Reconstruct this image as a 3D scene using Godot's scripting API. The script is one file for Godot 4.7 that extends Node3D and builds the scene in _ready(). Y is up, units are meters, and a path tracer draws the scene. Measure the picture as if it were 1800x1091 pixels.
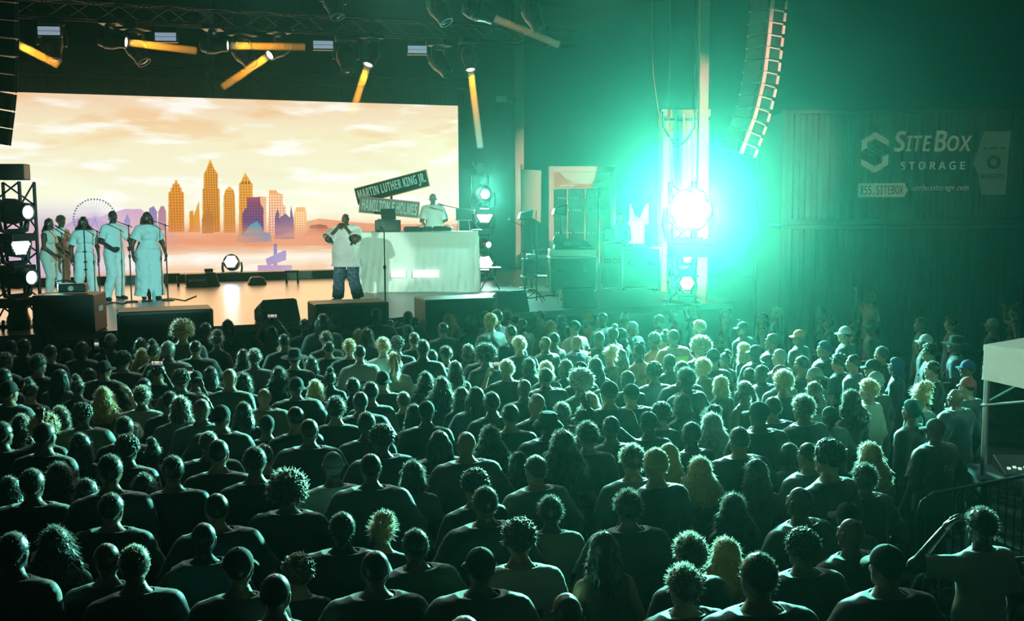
extends Node3D

const BIG_COLOR := Color(0.50, 1.0, 0.89)
const BIG_ENERGY := 980.0
const WING_LIGHT := 850.0
const CROWD_LIGHT := 38.0
const SCREEN_LIGHT := 50.0
const BIG := Vector3(3.38, 3.49, -19.35)

func _ready() -> void:
	# ---- camera, air, exposure
	var cam := Camera3D.new()
	cam.name = "camera"
	add_child(cam)
	cam.position = EYE
	cam.rotation_degrees = Vector3(-PITCH, 0, ROLL)
	cam.fov = rad_to_deg(2.0 * atan(545.5 / FOC))
	cam.far = 200.0
	var we := WorldEnvironment.new()
	var e := Environment.new()
	e.background_mode = Environment.BG_COLOR
	e.background_color = Color(0.07, 0.10, 0.10)
	e.tonemap_mode = Environment.TONE_MAPPER_LINEAR
	e.tonemap_exposure = 1.0
	e.volumetric_fog_enabled = true
	e.volumetric_fog_density = 0.0009
	e.volumetric_fog_albedo = Color(0.68, 1.0, 0.9)
	e.volumetric_fog_anisotropy = 0.9
	e.sdfgi_enabled = true
	e.ssao_enabled = true
	e.ssil_enabled = true
	we.environment = e
	add_child(we)
	materials()
	screen()
	setting()
	overhead()
	towers()
	speakers()
	table_and_decks()
	stage_bits()
	wing()
	containers()
	arrays()
	side_things()
	people_colours()
	hair_library()
	body_library()
	crowd()
	held()
	performers()

# ---------------------------------------------------------------- mesh building
class MB:
	var v := PackedVector3Array()
	var n := PackedVector3Array()
	var uv := PackedVector2Array()
	var with_uv := false

	func tri(a: Vector3, b: Vector3, c: Vector3, na: Vector3, nb: Vector3, nc: Vector3) -> void:
		if (b - a).cross(c - a).dot(na + nb + nc) > 0.0:
			v.append(a); v.append(c); v.append(b); n.append(na); n.append(nc); n.append(nb)
		else:
			v.append(a); v.append(b); v.append(c); n.append(na); n.append(nb); n.append(nc)

	func poly(pts: Array, out: Vector3) -> void:
		var nr: Vector3 = (pts[1] - pts[0]).cross(pts[2] - pts[0])
		if nr.length_squared() < 1e-16 and pts.size() > 3:
			nr = (pts[2] - pts[0]).cross(pts[3] - pts[0])
		nr = nr.normalized()
		if nr.dot(out) < 0.0:
			nr = -nr
		for i in range(1, pts.size() - 1):
			tri(pts[0], pts[i], pts[i + 1], nr, nr, nr)

	func box(c: Vector3, s: Vector3, b := Basis(), bev := 0.0) -> void:
		hexa([Vector3(-1, -1, -1), Vector3(1, -1, -1), Vector3(1, -1, 1), Vector3(-1, -1, 1), Vector3(-1, 1, -1), Vector3(1, 1, -1), Vector3(1, 1, 1), Vector3(-1, 1, 1)].map(func(q): return q * s * 0.5), Transform3D(b, c), bev)

	# a block with eight given corners: bottom ring then top ring; edges chamfered by bev
	func hexa(q: Array, xf: Transform3D, bev := 0.0) -> void:
		var m := Vector3.ZERO
		for p in q:
			m += p / 8.0
		var faces := [[0, 1, 2, 3], [4, 5, 6, 7], [0, 1, 5, 4], [1, 2, 6, 5], [2, 3, 7, 6], [3, 0, 4, 7]]
		if bev <= 0.0:
			for f in faces:
				var o: Vector3 = (q[f[0]] + q[f[1]] + q[f[2]] + q[f[3]]) / 4.0 - m
				poly(f.map(func(i): return xf * q[i]), xf.basis * o)
			return
		var ins := {}
		for fi in 6:
			var f: Array = faces[fi]
			var ring := []
			for k in 4:
				var p: Vector3 = q[f[k]]
				var e1: Vector3 = (q[f[(k + 1) % 4]] - p).normalized()
				var e2: Vector3 = (q[f[(k + 3) % 4]] - p).normalized()
				var r: Vector3 = p + (e1 + e2) * bev
				ins[Vector2i(fi, f[k])] = r
				ring.append(xf * r)
			var o: Vector3 = (q[f[0]] + q[f[1]] + q[f[2]] + q[f[3]]) / 4.0 - m
			poly(ring, xf.basis * o)
		for a in 6:
			for b in range(a + 1, 6):
				var sh := []
				for i in faces[a]:
					if faces[b].has(i):
						sh.append(i)
				if sh.size() == 2:
					poly([xf * ins[Vector2i(a, sh[0])], xf * ins[Vector2i(a, sh[1])], xf * ins[Vector2i(b, sh[1])], xf * ins[Vector2i(b, sh[0])]], xf.basis * ((q[sh[0]] + q[sh[1]]) / 2.0 - m))
		for i in 8:
			var c := []
			for fi in 6:
				if faces[fi].has(i):
					c.append(xf * ins[Vector2i(fi, i)])
			poly(c, xf.basis * (q[i] - m))

	# a tube through points; r is one radius or one per point
	func tube(pts: Array, r, sides := 8, caps := true, flat := 1.0) -> void:
		var rings := []
		var norms := []
		var up := Vector3(0.123, 0.9, 0.31).normalized()
		for i in pts.size():
			var d: Vector3 = (pts[mini(i + 1, pts.size() - 1)] - pts[maxi(i - 1, 0)])
			if d.length_squared() < 1e-14:
				d = Vector3.UP
			d = d.normalized()
			var a := d.cross(up)
			if a.length() < 0.05:
				a = d.cross(Vector3.RIGHT)
			a = a.normalized()
			var b := a.cross(d).normalized()
			up = b
			var rr: float = r[i] if r is Array else r
			var ring := []
			var nn := []
			for k in sides:
				var t := TAU * k / sides
				var o := a * cos(t) + b * sin(t) * flat
				ring.append(pts[i] + o * rr)
				nn.append(o.normalized())
			rings.append(ring)
			norms.append(nn)
		for i in pts.size() - 1:
			for k in sides:
				var l := (k + 1) % sides
				tri(rings[i][k], rings[i][l], rings[i + 1][l], norms[i][k], norms[i][l], norms[i + 1][l])
				tri(rings[i][k], rings[i + 1][l], rings[i + 1][k], norms[i][k], norms[i + 1][l], norms[i + 1][k])
		if caps:
			poly(rings[0], pts[0] - pts[1])
			poly(rings[-1], pts[-1] - pts[-2])

	# profile: array of Vector2(radius, height along local y)
	func lathe(xf: Transform3D, prof: Array, seg := 16, caps := true) -> void:
		for i in prof.size() - 1:
			var p: Vector2 = prof[i]
			var q: Vector2 = prof[i + 1]
			var t := (q - p).normalized()
			var nn := Vector2(t.y, -t.x)
			for k in seg:
				var a0 := TAU * k / seg
				var a1 := TAU * (k + 1) / seg
				var e0 := Vector3(cos(a0), 0, sin(a0))
				var e1 := Vector3(cos(a1), 0, sin(a1))
				var n0 := (xf.basis * (e0 * nn.x + Vector3.UP * nn.y)).normalized()
				var n1 := (xf.basis * (e1 * nn.x + Vector3.UP * nn.y)).normalized()
				var a := xf * (e0 * p.x + Vector3.UP * p.y)
				var b := xf * (e1 * p.x + Vector3.UP * p.y)
				var c := xf * (e1 * q.x + Vector3.UP * q.y)
				var d := xf * (e0 * q.x + Vector3.UP * q.y)
				if p.x > 1e-5:
					tri(a, b, c, n0, n1, n1)
				if q.x > 1e-5:
					tri(a, c, d, n0, n1, n0)
		if caps:
			for e in [0, prof.size() - 1]:
				if prof[e].x > 1e-4:
					var ring := []
					for k in seg:
						ring.append(xf * Vector3(cos(TAU * k / seg) * prof[e].x, prof[e].y, sin(TAU * k / seg) * prof[e].x))
					poly(ring, xf.basis * (Vector3.DOWN if e == 0 else Vector3.UP) * signf(prof[-1].y - prof[0].y + 1e-6))

	# a flat outline (x, y) pushed out along z from 0 to depth
	func prism(outline: PackedVector2Array, depth: float, xf: Transform3D) -> void:
		var idx := Geometry2D.triangulate_polygon(outline)
		for i in range(0, idx.size(), 3):
			for s in 2:
				var z := depth * s
				poly([xf * Vector3(outline[idx[i]].x, outline[idx[i]].y, z), xf * Vector3(outline[idx[i + 1]].x, outline[idx[i + 1]].y, z), xf * Vector3(outline[idx[i + 2]].x, outline[idx[i + 2]].y, z)], xf.basis.z * (1.0 if (s == 1) == (depth > 0.0) else -1.0))
		var cw := -1.0 if Geometry2D.is_polygon_clockwise(outline) else 1.0
		for i in outline.size():
			var a := outline[i]
			var b := outline[(i + 1) % outline.size()]
			var o := Vector3(b.y - a.y, a.x - b.x, 0) * cw
			poly([xf * Vector3(a.x, a.y, 0), xf * Vector3(b.x, b.y, 0), xf * Vector3(b.x, b.y, depth), xf * Vector3(a.x, a.y, depth)], xf.basis * o)

	func ball(c: Vector3, r: Vector3, seg := 12, rings := 8, b := Basis()) -> void:
		for i in rings:
			for k in seg:
				var q := []
				var m := []
				for e in [[i, k], [i, k + 1], [i + 1, k + 1], [i + 1, k]]:
					var th: float = PI * e[0] / rings
					var ph: float = TAU * e[1] / seg
					var d := Vector3(sin(th) * cos(ph), cos(th), sin(th) * sin(ph))
					q.append(c + b * (d * r))
					m.append((b * (d / r)).normalized())
				if i > 0:
					tri(q[0], q[1], q[2], m[0], m[1], m[2])
				if i < rings - 1:
					tri(q[0], q[2], q[3], m[0], m[2], m[3])

	# a sheet given as a grid of points, normals smoothed
	func sheet(g: Array, closed := false) -> void:
		var R := g.size()
		var C: int = g[0].size()
		var nn := []
		for i in R:
			var row := []
			for j in C:
				var du: Vector3 = g[i][(j + 1) % C if closed else mini(j + 1, C - 1)] - g[i][(j - 1 + C) % C if closed else maxi(j - 1, 0)]
				var dv: Vector3 = g[mini(i + 1, R - 1)][j] - g[maxi(i - 1, 0)][j]
				row.append(dv.cross(du).normalized() if dv.cross(du).length() > 1e-12 else Vector3.UP)
			nn.append(row)
		for i in R - 1:
			for j in (C if closed else C - 1):
				var k := (j + 1) % C
				tri(g[i][j], g[i][k], g[i + 1][k], nn[i][j], nn[i][k], nn[i + 1][k])
				tri(g[i][j], g[i + 1][k], g[i + 1][j], nn[i][j], nn[i + 1][k], nn[i + 1][j])

	func add(o: MB, xf := Transform3D()) -> void:
		for i in o.v.size():
			v.append(xf * o.v[i])
			n.append((xf.basis * o.n[i]).normalized())

	func mesh() -> ArrayMesh:
		var a := []
		a.resize(Mesh.ARRAY_MAX)
		a[Mesh.ARRAY_VERTEX] = v
		a[Mesh.ARRAY_NORMAL] = n
		if with_uv:
			a[Mesh.ARRAY_TEX_UV] = uv
		var m := ArrayMesh.new()
		m.add_surface_from_arrays(Mesh.PRIMITIVE_TRIANGLES, a)
		return m


# a field of distances on a grid, meshed as surface nets
class Field:
	var o: Vector3
	var c: float
	var nx: int
	var ny: int
	var nz: int
	var d := PackedFloat32Array()

	func _init(lo: Vector3, hi: Vector3, cell: float) -> void:
		o = lo
		c = cell
		nx = int(ceil((hi.x - lo.x) / cell)) + 1
		ny = int(ceil((hi.y - lo.y) / cell)) + 1
		nz = int(ceil((hi.z - lo.z) / cell)) + 1
		d.resize(nx * ny * nz)
		d.fill(0.4)

	# tapered bone from a to b, joined with smoothness k; s squashes an axis (1.4 = 1.4 times flatter); carve cuts instead
	func bone(a: Vector3, ra: float, b: Vector3, rb: float, k := 0.03, s := Vector3.ONE, carve := false) -> void:
		var big := maxf(ra, rb) + k + 2.0 * c
		var x0 := maxi(0, int(floor((minf(a.x, b.x) - big / s.x - o.x) / c)))
		var x1 := mini(nx - 1, int(ceil((maxf(a.x, b.x) + big / s.x - o.x) / c)))
		var y0 := maxi(0, int(floor((minf(a.y, b.y) - big / s.y - o.y) / c)))
		var y1 := mini(ny - 1, int(ceil((maxf(a.y, b.y) + big / s.y - o.y) / c)))
		var z0 := maxi(0, int(floor((minf(a.z, b.z) - big / s.z - o.z) / c)))
		var z1 := mini(nz - 1, int(ceil((maxf(a.z, b.z) + big / s.z - o.z) / c)))
		var ba := b - a
		var l2 := maxf(ba.length_squared(), 1e-9)
		for z in range(z0, z1 + 1):
			for y in range(y0, y1 + 1):
				var row := (z * ny + y) * nx
				for x in range(x0, x1 + 1):
					var p := o + Vector3(x, y, z) * c
					var pa := p - a
					var t := clampf(pa.dot(ba) / l2, 0.0, 1.0)
					var e := ((pa - ba * t) * s).length() - (ra + (rb - ra) * t)
					var i := row + x
					var f := d[i]
					if carve:
						e = -e
						var h := maxf(k - absf(f - e), 0.0)
						d[i] = maxf(f, e) + h * h / (4.0 * k)
					elif e < f + k:
						var h := maxf(k - absf(f - e), 0.0)
						d[i] = minf(f, e) - h * h / (4.0 * k)

	func rough(noise: FastNoiseLite, amp: float) -> void:
		for z in nz:
			for y in ny:
				for x in nx:
					var i := (z * ny + y) * nx + x
					if absf(d[i]) < 0.05:
						d[i] += amp * noise.get_noise_3dv(o + Vector3(x, y, z) * c)

	# cuts: [point, direction, reach] drops what lies past the point in that direction, as far as reach from its axis
	func nets(cuts := []) -> Dictionary:
		var ids := PackedInt32Array()
		ids.resize(d.size())
		ids.fill(-1)
		var vs := PackedVector3Array()
		var lim := c * 2.2
		var sy := nx
		var sz := nx * ny
		for z in nz - 1:
			for y in ny - 1:
				var row := (z * ny + y) * nx
				for x in nx - 1:
					var i := row + x
					if absf(d[i]) > lim:
						continue
					var d0 := d[i]; var d1 := d[i + 1]; var d2 := d[i + sy]; var d3 := d[i + sy + 1]
					var d4 := d[i + sz]; var d5 := d[i + sz + 1]; var d6 := d[i + sz + sy]; var d7 := d[i + sz + sy + 1]
					var m := 0
					if d0 < 0.0: m += 1
					if d1 < 0.0: m += 1
					if d2 < 0.0: m += 1
					if d3 < 0.0: m += 1
					if d4 < 0.0: m += 1
					if d5 < 0.0: m += 1
					if d6 < 0.0: m += 1
					if d7 < 0.0: m += 1
					if m == 0 or m == 8:
						continue
					var s := Vector3.ZERO
					var q := 0
					if (d0 < 0.0) != (d1 < 0.0): s += Vector3(d0 / (d0 - d1), 0, 0); q += 1
					if (d2 < 0.0) != (d3 < 0.0): s += Vector3(d2 / (d2 - d3), 1, 0); q += 1
					if (d4 < 0.0) != (d5 < 0.0): s += Vector3(d4 / (d4 - d5), 0, 1); q += 1
					if (d6 < 0.0) != (d7 < 0.0): s += Vector3(d6 / (d6 - d7), 1, 1); q += 1
					if (d0 < 0.0) != (d2 < 0.0): s += Vector3(0, d0 / (d0 - d2), 0); q += 1
					if (d1 < 0.0) != (d3 < 0.0): s += Vector3(1, d1 / (d1 - d3), 0); q += 1
					if (d4 < 0.0) != (d6 < 0.0): s += Vector3(0, d4 / (d4 - d6), 1); q += 1
					if (d5 < 0.0) != (d7 < 0.0): s += Vector3(1, d5 / (d5 - d7), 1); q += 1
					if (d0 < 0.0) != (d4 < 0.0): s += Vector3(0, 0, d0 / (d0 - d4)); q += 1
					if (d1 < 0.0) != (d5 < 0.0): s += Vector3(1, 0, d1 / (d1 - d5)); q += 1
					if (d2 < 0.0) != (d6 < 0.0): s += Vector3(0, 1, d2 / (d2 - d6)); q += 1
					if (d3 < 0.0) != (d7 < 0.0): s += Vector3(1, 1, d3 / (d3 - d7)); q += 1
					var p := o + (Vector3(x, y, z) + s / q) * c
					if cuts:
						var away := false
						for k in cuts:
							var w: Vector3 = p - k[0]
							var t: float = w.dot(k[1])
							if t > 0.0 and (w - k[1] * t).length() < k[2]:
								if t > c * 1.2:
									away = true
									break
								p -= k[1] * t      # a clean hem
						if away:
							continue
					ids[i] = vs.size()
					vs.append(p)
		var idx := PackedInt32Array()
		for z in range(1, nz - 1):
			for y in range(1, ny - 1):
				var row := (z * ny + y) * nx
				for x in range(1, nx - 1):
					var i := row + x
					var f := d[i]
					if absf(f) > lim:
						continue
					if (f < 0.0) != (d[i + 1] < 0.0):
						_quad(idx, ids[i - sy - sz], ids[i - sz], ids[i], ids[i - sy], f < 0.0)
					if (f < 0.0) != (d[i + sy] < 0.0):
						_quad(idx, ids[i - sz - 1], ids[i - 1], ids[i], ids[i - sz], f < 0.0)
					if (f < 0.0) != (d[i + sz] < 0.0):
						_quad(idx, ids[i - 1 - sy], ids[i - sy], ids[i], ids[i - 1], f < 0.0)
		var ns := PackedVector3Array()
		ns.resize(vs.size())
		for t in range(0, idx.size(), 3):
			var a := idx[t]; var b := idx[t + 1]; var e := idx[t + 2]
			var nr := (vs[e] - vs[a]).cross(vs[b] - vs[a])
			ns[a] += nr; ns[b] += nr; ns[e] += nr
		for k in ns.size():
			ns[k] = ns[k].normalized()
		return {"v": vs, "n": ns, "i": idx}

	func _quad(idx: PackedInt32Array, a: int, b: int, e: int, g: int, flip: bool) -> void:
		if a < 0 or b < 0 or e < 0 or g < 0:
			return
		if flip:
			idx.append(a); idx.append(e); idx.append(b); idx.append(a); idx.append(g); idx.append(e)
		else:
			idx.append(a); idx.append(b); idx.append(e); idx.append(a); idx.append(e); idx.append(g)


static func joined(list: Array) -> ArrayMesh:   # [[nets, transform], ...] as one mesh
	var v := PackedVector3Array()
	var n := PackedVector3Array()
	var ix := PackedInt32Array()
	for e in list:
		var at := v.size()
		var t: Transform3D = e[1]
		var mirror := t.basis.determinant() < 0.0
		for p in e[0].v:
			v.append(t * p)
		for p in e[0].n:
			n.append((t.basis * p).normalized())
		var src: PackedInt32Array = e[0].i
		for k in range(0, src.size(), 3):
			ix.append(src[k] + at)
			ix.append(src[k + (2 if mirror else 1)] + at)
			ix.append(src[k + (1 if mirror else 2)] + at)
	var a := []
	a.resize(Mesh.ARRAY_MAX)
	a[Mesh.ARRAY_VERTEX] = v
	a[Mesh.ARRAY_NORMAL] = n
	a[Mesh.ARRAY_INDEX] = ix
	var m := ArrayMesh.new()
	m.add_surface_from_arrays(Mesh.PRIMITIVE_TRIANGLES, a)
	return m


# ---------------------------------------------------------------- naming and placing
var taken := {}

func numbered(called: String) -> String:
	taken[called] = taken.get(called, -1) + 1
	return called if taken[called] == 0 else "%s_%03d" % [called, taken[called]]

func tag(o: Node3D, label: String, category: String, group := "", kind := "") -> Node3D:
	o.set_meta("label", label)
	o.set_meta("category", category)
	if group:
		o.set_meta("group", group)
	if kind:
		o.set_meta("kind", kind)
	return o

func thing(called: String, label: String, category: String, at := Vector3.ZERO, turn := 0.0, group := "") -> Node3D:
	var o := Node3D.new()
	o.name = numbered(called)
	add_child(o)
	o.position = at
	o.rotation.y = turn
	tag(o, label, category, group)
	return o

func part(parent: Node3D, called: String, m: Mesh, mat: Material, at := Vector3.ZERO) -> MeshInstance3D:
	var o := MeshInstance3D.new()
	o.name = called
	o.mesh = m
	o.material_override = mat
	o.position = at
	parent.add_child(o, true)
	return o

func one(called: String, m: Mesh, mat: Material, label: String, category: String, at := Vector3.ZERO, turn := 0.0, group := "") -> MeshInstance3D:
	var o := MeshInstance3D.new()
	o.name = numbered(called)
	o.mesh = m
	o.material_override = mat
	add_child(o)
	o.position = at
	o.rotation.y = turn
	tag(o, label, category, group)
	return o

func struct(called: String, m: Mesh, mat: Material, label := "", at := Vector3.ZERO, turn := 0.0) -> MeshInstance3D:
	var o := MeshInstance3D.new()
	o.name = numbered(called)
	o.mesh = m
	o.material_override = mat
	add_child(o)
	o.position = at
	o.rotation.y = turn
	o.set_meta("kind", "structure")
	if label:
		o.set_meta("label", label)
		o.set_meta("category", called.get_slice("_", 0))
	return o

func mat(c: Color, rough := 0.6, metal := 0.0) -> StandardMaterial3D:
	var m := StandardMaterial3D.new()
	m.albedo_color = c
	m.roughness = rough
	m.metallic = metal
	return m

func glowing(c: Color, energy: float) -> StandardMaterial3D:
	var m := StandardMaterial3D.new()
	m.albedo_color = Color(0.2, 0.2, 0.2)
	m.emission_enabled = true
	m.emission = c
	m.emission_energy_multiplier = energy
	return m

func words(s: String, size: float, depth: float, font_name := "Droid Sans", weight := 700, stretch := 100) -> TextMesh:
	var t := TextMesh.new()
	var f := SystemFont.new()
	f.font_names = PackedStringArray([font_name])
	f.font_weight = weight
	f.font_stretch = stretch
	t.font = f
	t.text = s
	t.font_size = 64
	t.pixel_size = size / 46.0
	t.depth = depth
	return t

# ---------------------------------------------------------------- where things stand (photograph 1800 x 1091)
const FOC := 1800.0
const EYE := Vector3(0, 3.6, 0)
const PITCH := 5.884
const ROLL := -0.31

func ray(px: float, py: float) -> Vector3:
	var b := Basis.from_euler(Vector3(deg_to_rad(-PITCH), 0, deg_to_rad(ROLL)))
	return b * Vector3((px - 900.0) / FOC, (545.5 - py) / FOC, -1.0)

func deep(px: float, py: float, depth: float) -> Vector3:
	var r := ray(px, py)
	return EYE + r * (depth / -r.z)

func level(px: float, py: float, y: float) -> Vector3:
	var r := ray(px, py)
	return EYE + r * ((y - EYE.y) / r.y)

# on the upright plane through p that faces the audience as the stage does
func upright(px: float, py: float, p: Vector3) -> Vector3:
	var r := ray(px, py)
	return EYE + r * ((p - EYE).dot(NRM) / r.dot(NRM))

const DECK := 1.64
const TURN := 0.3665   # the stage faces 21 degrees to one side of the camera
const ALONG := Vector3(0.93358, 0, -0.35837)
const NRM := Vector3(0.35837, 0, 0.93358)

# ---------------------------------------------------------------- the place
var M := {}
var SCR := Vector3.ZERO   # foot of the screen at its far end, a point of its plane
var EDGE := Vector3.ZERO  # a point of the front edge of the deck

func materials() -> void:
	M.black = mat(Color(0.05, 0.052, 0.056), 0.5)
	M.matte = mat(Color(0.03, 0.031, 0.033), 0.9)
	M.gloss = mat(Color(0.04, 0.042, 0.046), 0.22)
	M.grille = mat(Color(0.045, 0.047, 0.05), 0.7, 0.3)
	M.truss = mat(Color(0.30, 0.31, 0.32), 0.45, 0.7)
	M.dark_truss = mat(Color(0.07, 0.072, 0.075), 0.5, 0.5)
	M.steel = mat(Color(0.62, 0.60, 0.58), 0.5, 0.3)
	M.column = mat(Color(0.80, 0.74, 0.72), 0.7)
	M.deck = mat(Color(0.42, 0.40, 0.41), 0.30)
	M.wall = mat(Color(0.10, 0.12, 0.12), 0.9)
	M.cloth = mat(Color(0.86, 0.88, 0.86), 0.9)
	M.cloth.backlight_enabled = true
	M.cloth.backlight = Color(0.35, 0.35, 0.35)
	M.canopy = mat(Color(0.84, 0.86, 0.83), 0.85)
	M.canopy.backlight_enabled = true
	M.canopy.backlight = Color(0.4, 0.4, 0.4)
	M.white = mat(Color(0.82, 0.84, 0.83), 0.6)
	M.orange = mat(Color(0.75, 0.33, 0.2), 0.6)
	M.case = mat(Color(0.20, 0.21, 0.22), 0.6)
	M.carpet = mat(Color(0.32, 0.33, 0.34), 0.95)
	M.alu = mat(Color(0.78, 0.78, 0.78), 0.35, 0.8)
	M.sign = mat(Color(0.02, 0.12, 0.11), 0.4)
	M.sign_edge = mat(Color(0.75, 0.45, 0.12), 0.5)
	M.box = mat(Color(0.72, 0.30, 0.22), 0.65)
	M.hold = mat(Color(0.10, 0.13, 0.13), 0.75)
	M.print = mat(Color(0.80, 0.86, 0.83), 0.8)
	M.rubber = mat(Color(0.02, 0.02, 0.022), 0.8)
	var n := FastNoiseLite.new()
	n.seed = 5
	n.frequency = 0.02
	var t := NoiseTexture2D.new()
	t.width = 512
	t.height = 512
	t.seamless = true
	t.noise = n
	var g := Gradient.new()
	g.set_color(0, Color(0.05, 0.052, 0.053))
	g.set_color(1, Color(0.19, 0.195, 0.195))
	t.color_ramp = g
	M.ground = mat(Color.WHITE, 0.85)
	M.ground.albedo_texture = t
	M.ground.uv1_triplanar = true
	M.ground.uv1_world_triplanar = true
	M.ground.uv1_scale = Vector3.ONE * 0.35

func beam_look(p: Vector3, dir: Vector3) -> Transform3D:   # -z runs along dir
	var up := Vector3.UP if absf(dir.normalized().y) < 0.95 else Vector3.BACK
	return Transform3D(Basis.looking_at(dir.normalized(), up), p)

func spot(parent: Node3D, p: Vector3, dir: Vector3, c: Color, energy: float, angle: float, size := 0.08, soft := 1.0) -> void:
	var l := SpotLight3D.new()
	l.name = "beam"
	parent.add_child(l, true)
	l.global_transform = beam_look(p, dir)
	l.light_color = c
	l.light_energy = energy
	l.spot_angle = angle
	l.spot_angle_attenuation = soft
	l.spot_range = 120.0
	l.spot_attenuation = 2.0
	l.light_size = size
	l.shadow_enabled = true

func setting() -> void:
	EDGE = level(420, 571, DECK)
	var b := MB.new()
	b.box(Vector3(0, -0.1, -18), Vector3(90, 0.2, 70))
	struct("floor", b.mesh(), M.ground)
	b = MB.new()
	b.box(Vector3(-3.6, DECK - 0.06, -7.6), Vector3(26.4, 0.12, 15.2))
	struct("stage_deck", b.mesh(), M.deck, "", Vector3(EDGE.x, 0, EDGE.z), TURN)
	# boards of the deck: the joints show where the front light grazes them
	b = MB.new()
	b.box(Vector3(-3.6, (DECK - 0.13) / 2, -0.25), Vector3(26.4, DECK - 0.13, 0.3))
	struct("stage_fascia", b.mesh(), M.matte, "", Vector3(EDGE.x, 0, EDGE.z), TURN)
	b = MB.new()
	b.box(Vector3(9.45, (DECK - 0.13) / 2, -7.6), Vector3(0.2, DECK - 0.13, 14.4))
	struct("stage_side", b.mesh(), M.matte, "", Vector3(EDGE.x, 0, EDGE.z), TURN)
	b = MB.new()
	b.box(Vector3(0, 8, 0), Vector3(70, 16, 0.4))
	struct("wall_back", b.mesh(), M.wall, "", Vector3(0, 0, -46), TURN)
	# upright steel columns of the stage house
	var spots := [[375, 36.0, 0.27], [913, 36.0, 0.30], [1234, 27.0, 0.235]]
	var says := ["steel column rising behind the video screen", "steel column between video screen and white panel", "pale steel column beside the orange container doors"]
	for i in 3:
		var foot := deep(spots[i][0], 300, spots[i][1])
		var w: float = spots[i][2]
		b = MB.new()
		for s in [-1.0, 1.0]:
			b.box(Vector3(0, 6, s * w * 0.45), Vector3(w, 12, w * 0.1))
		b.box(Vector3(0, 6, 0), Vector3(w * 0.1, 12, w * 0.8))
		var o := struct("steel_column", b.mesh(), M.column if i == 2 else M.steel, says[i], Vector3(foot.x, 0, foot.z), 0.05)
		o.set_meta("category", "column")
	# black skirt and low base the screen stands on
	b = MB.new()
	b.box(Vector3(-6.2, 0.11, 0.35), Vector3(12.4, 0.22, 0.6), Basis(), 0.01)
	one("low_platform", b.mesh(), M.black, "long low black base in front of the video screen", "platform", SCR + Vector3(0, DECK - SCR.y, 0), TURN)

# ---------------------------------------------------------------- the video screen and its picture
var pic: Image
var PW := 1536
var PH := 592
var s_left := 0.0
var s_w := 12.0
var s_h := 4.8
var s_top := 6.4

func uv_of(px: float, py: float) -> Vector2:   # where a point of the screen lies on its picture, in picture pixels
	var p := upright(px, py, SCR)
	return Vector2((1.0 + (p - SCR).dot(ALONG) / s_w) * PW, (s_top - p.y) / s_h * PH)

func fill(pts: Array, top: Color, low: Color, win := 0, wc := Color.BLACK) -> void:
	var q := []
	for i in range(0, pts.size(), 2):
		q.append(uv_of(pts[i], pts[i + 1]))
	var y0 := PH
	var y1 := 0
	var x0 := PW
	for p in q:
		y0 = mini(y0, int(p.y))
		y1 = maxi(y1, int(p.y))
		x0 = mini(x0, int(p.x))
	for y in range(maxi(0, y0), mini(PH, y1)):
		var xs := []
		for i in q.size():
			var a: Vector2 = q[i]
			var b: Vector2 = q[(i + 1) % q.size()]
			if (a.y <= y + 0.5) != (b.y <= y + 0.5):
				xs.append(a.x + (y + 0.5 - a.y) / (b.y - a.y) * (b.x - a.x))
		xs.sort()
		var c := top.lerp(low, float(y - y0) / maxf(1.0, y1 - y0))
		for i in range(0, xs.size() - 1, 2):
			for x in range(maxi(0, int(round(xs[i]))), mini(PW, int(round(xs[i + 1])))):
				var k := c
				if win > 0 and y > y0 + 12 and (y - y0) % win < win / 2 + 1 and (x - x0) % win < win / 2 + 1 and x > xs[i] + 2 and x < xs[i + 1] - 3:
					k = c.lerp(wc, 0.85)
				pic.set_pixel(x, y, k)

func disc(px: float, py: float, r: float, c: Color, ring := 0.0) -> void:
	var m := uv_of(px, py)
	for y in range(maxi(0, int(m.y - r) - 1), mini(PH, int(m.y + r) + 2)):
		for x in range(maxi(0, int(m.x - r) - 1), mini(PW, int(m.x + r) + 2)):
			var d := Vector2(x + 0.5, y + 0.5).distance_to(m)
			if d < r and d > ring:
				pic.set_pixel(x, y, c)

func stroke(a: Vector2, b: Vector2, c: Color, w := 1.0) -> void:
	var n := int(a.distance_to(b)) + 1
	for i in n + 1:
		var p := a.lerp(b, float(i) / n)
		pic.fill_rect(Rect2i(int(p.x - w / 2), int(p.y - w / 2), maxi(1, int(w)), maxi(1, int(w))), c)

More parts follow.
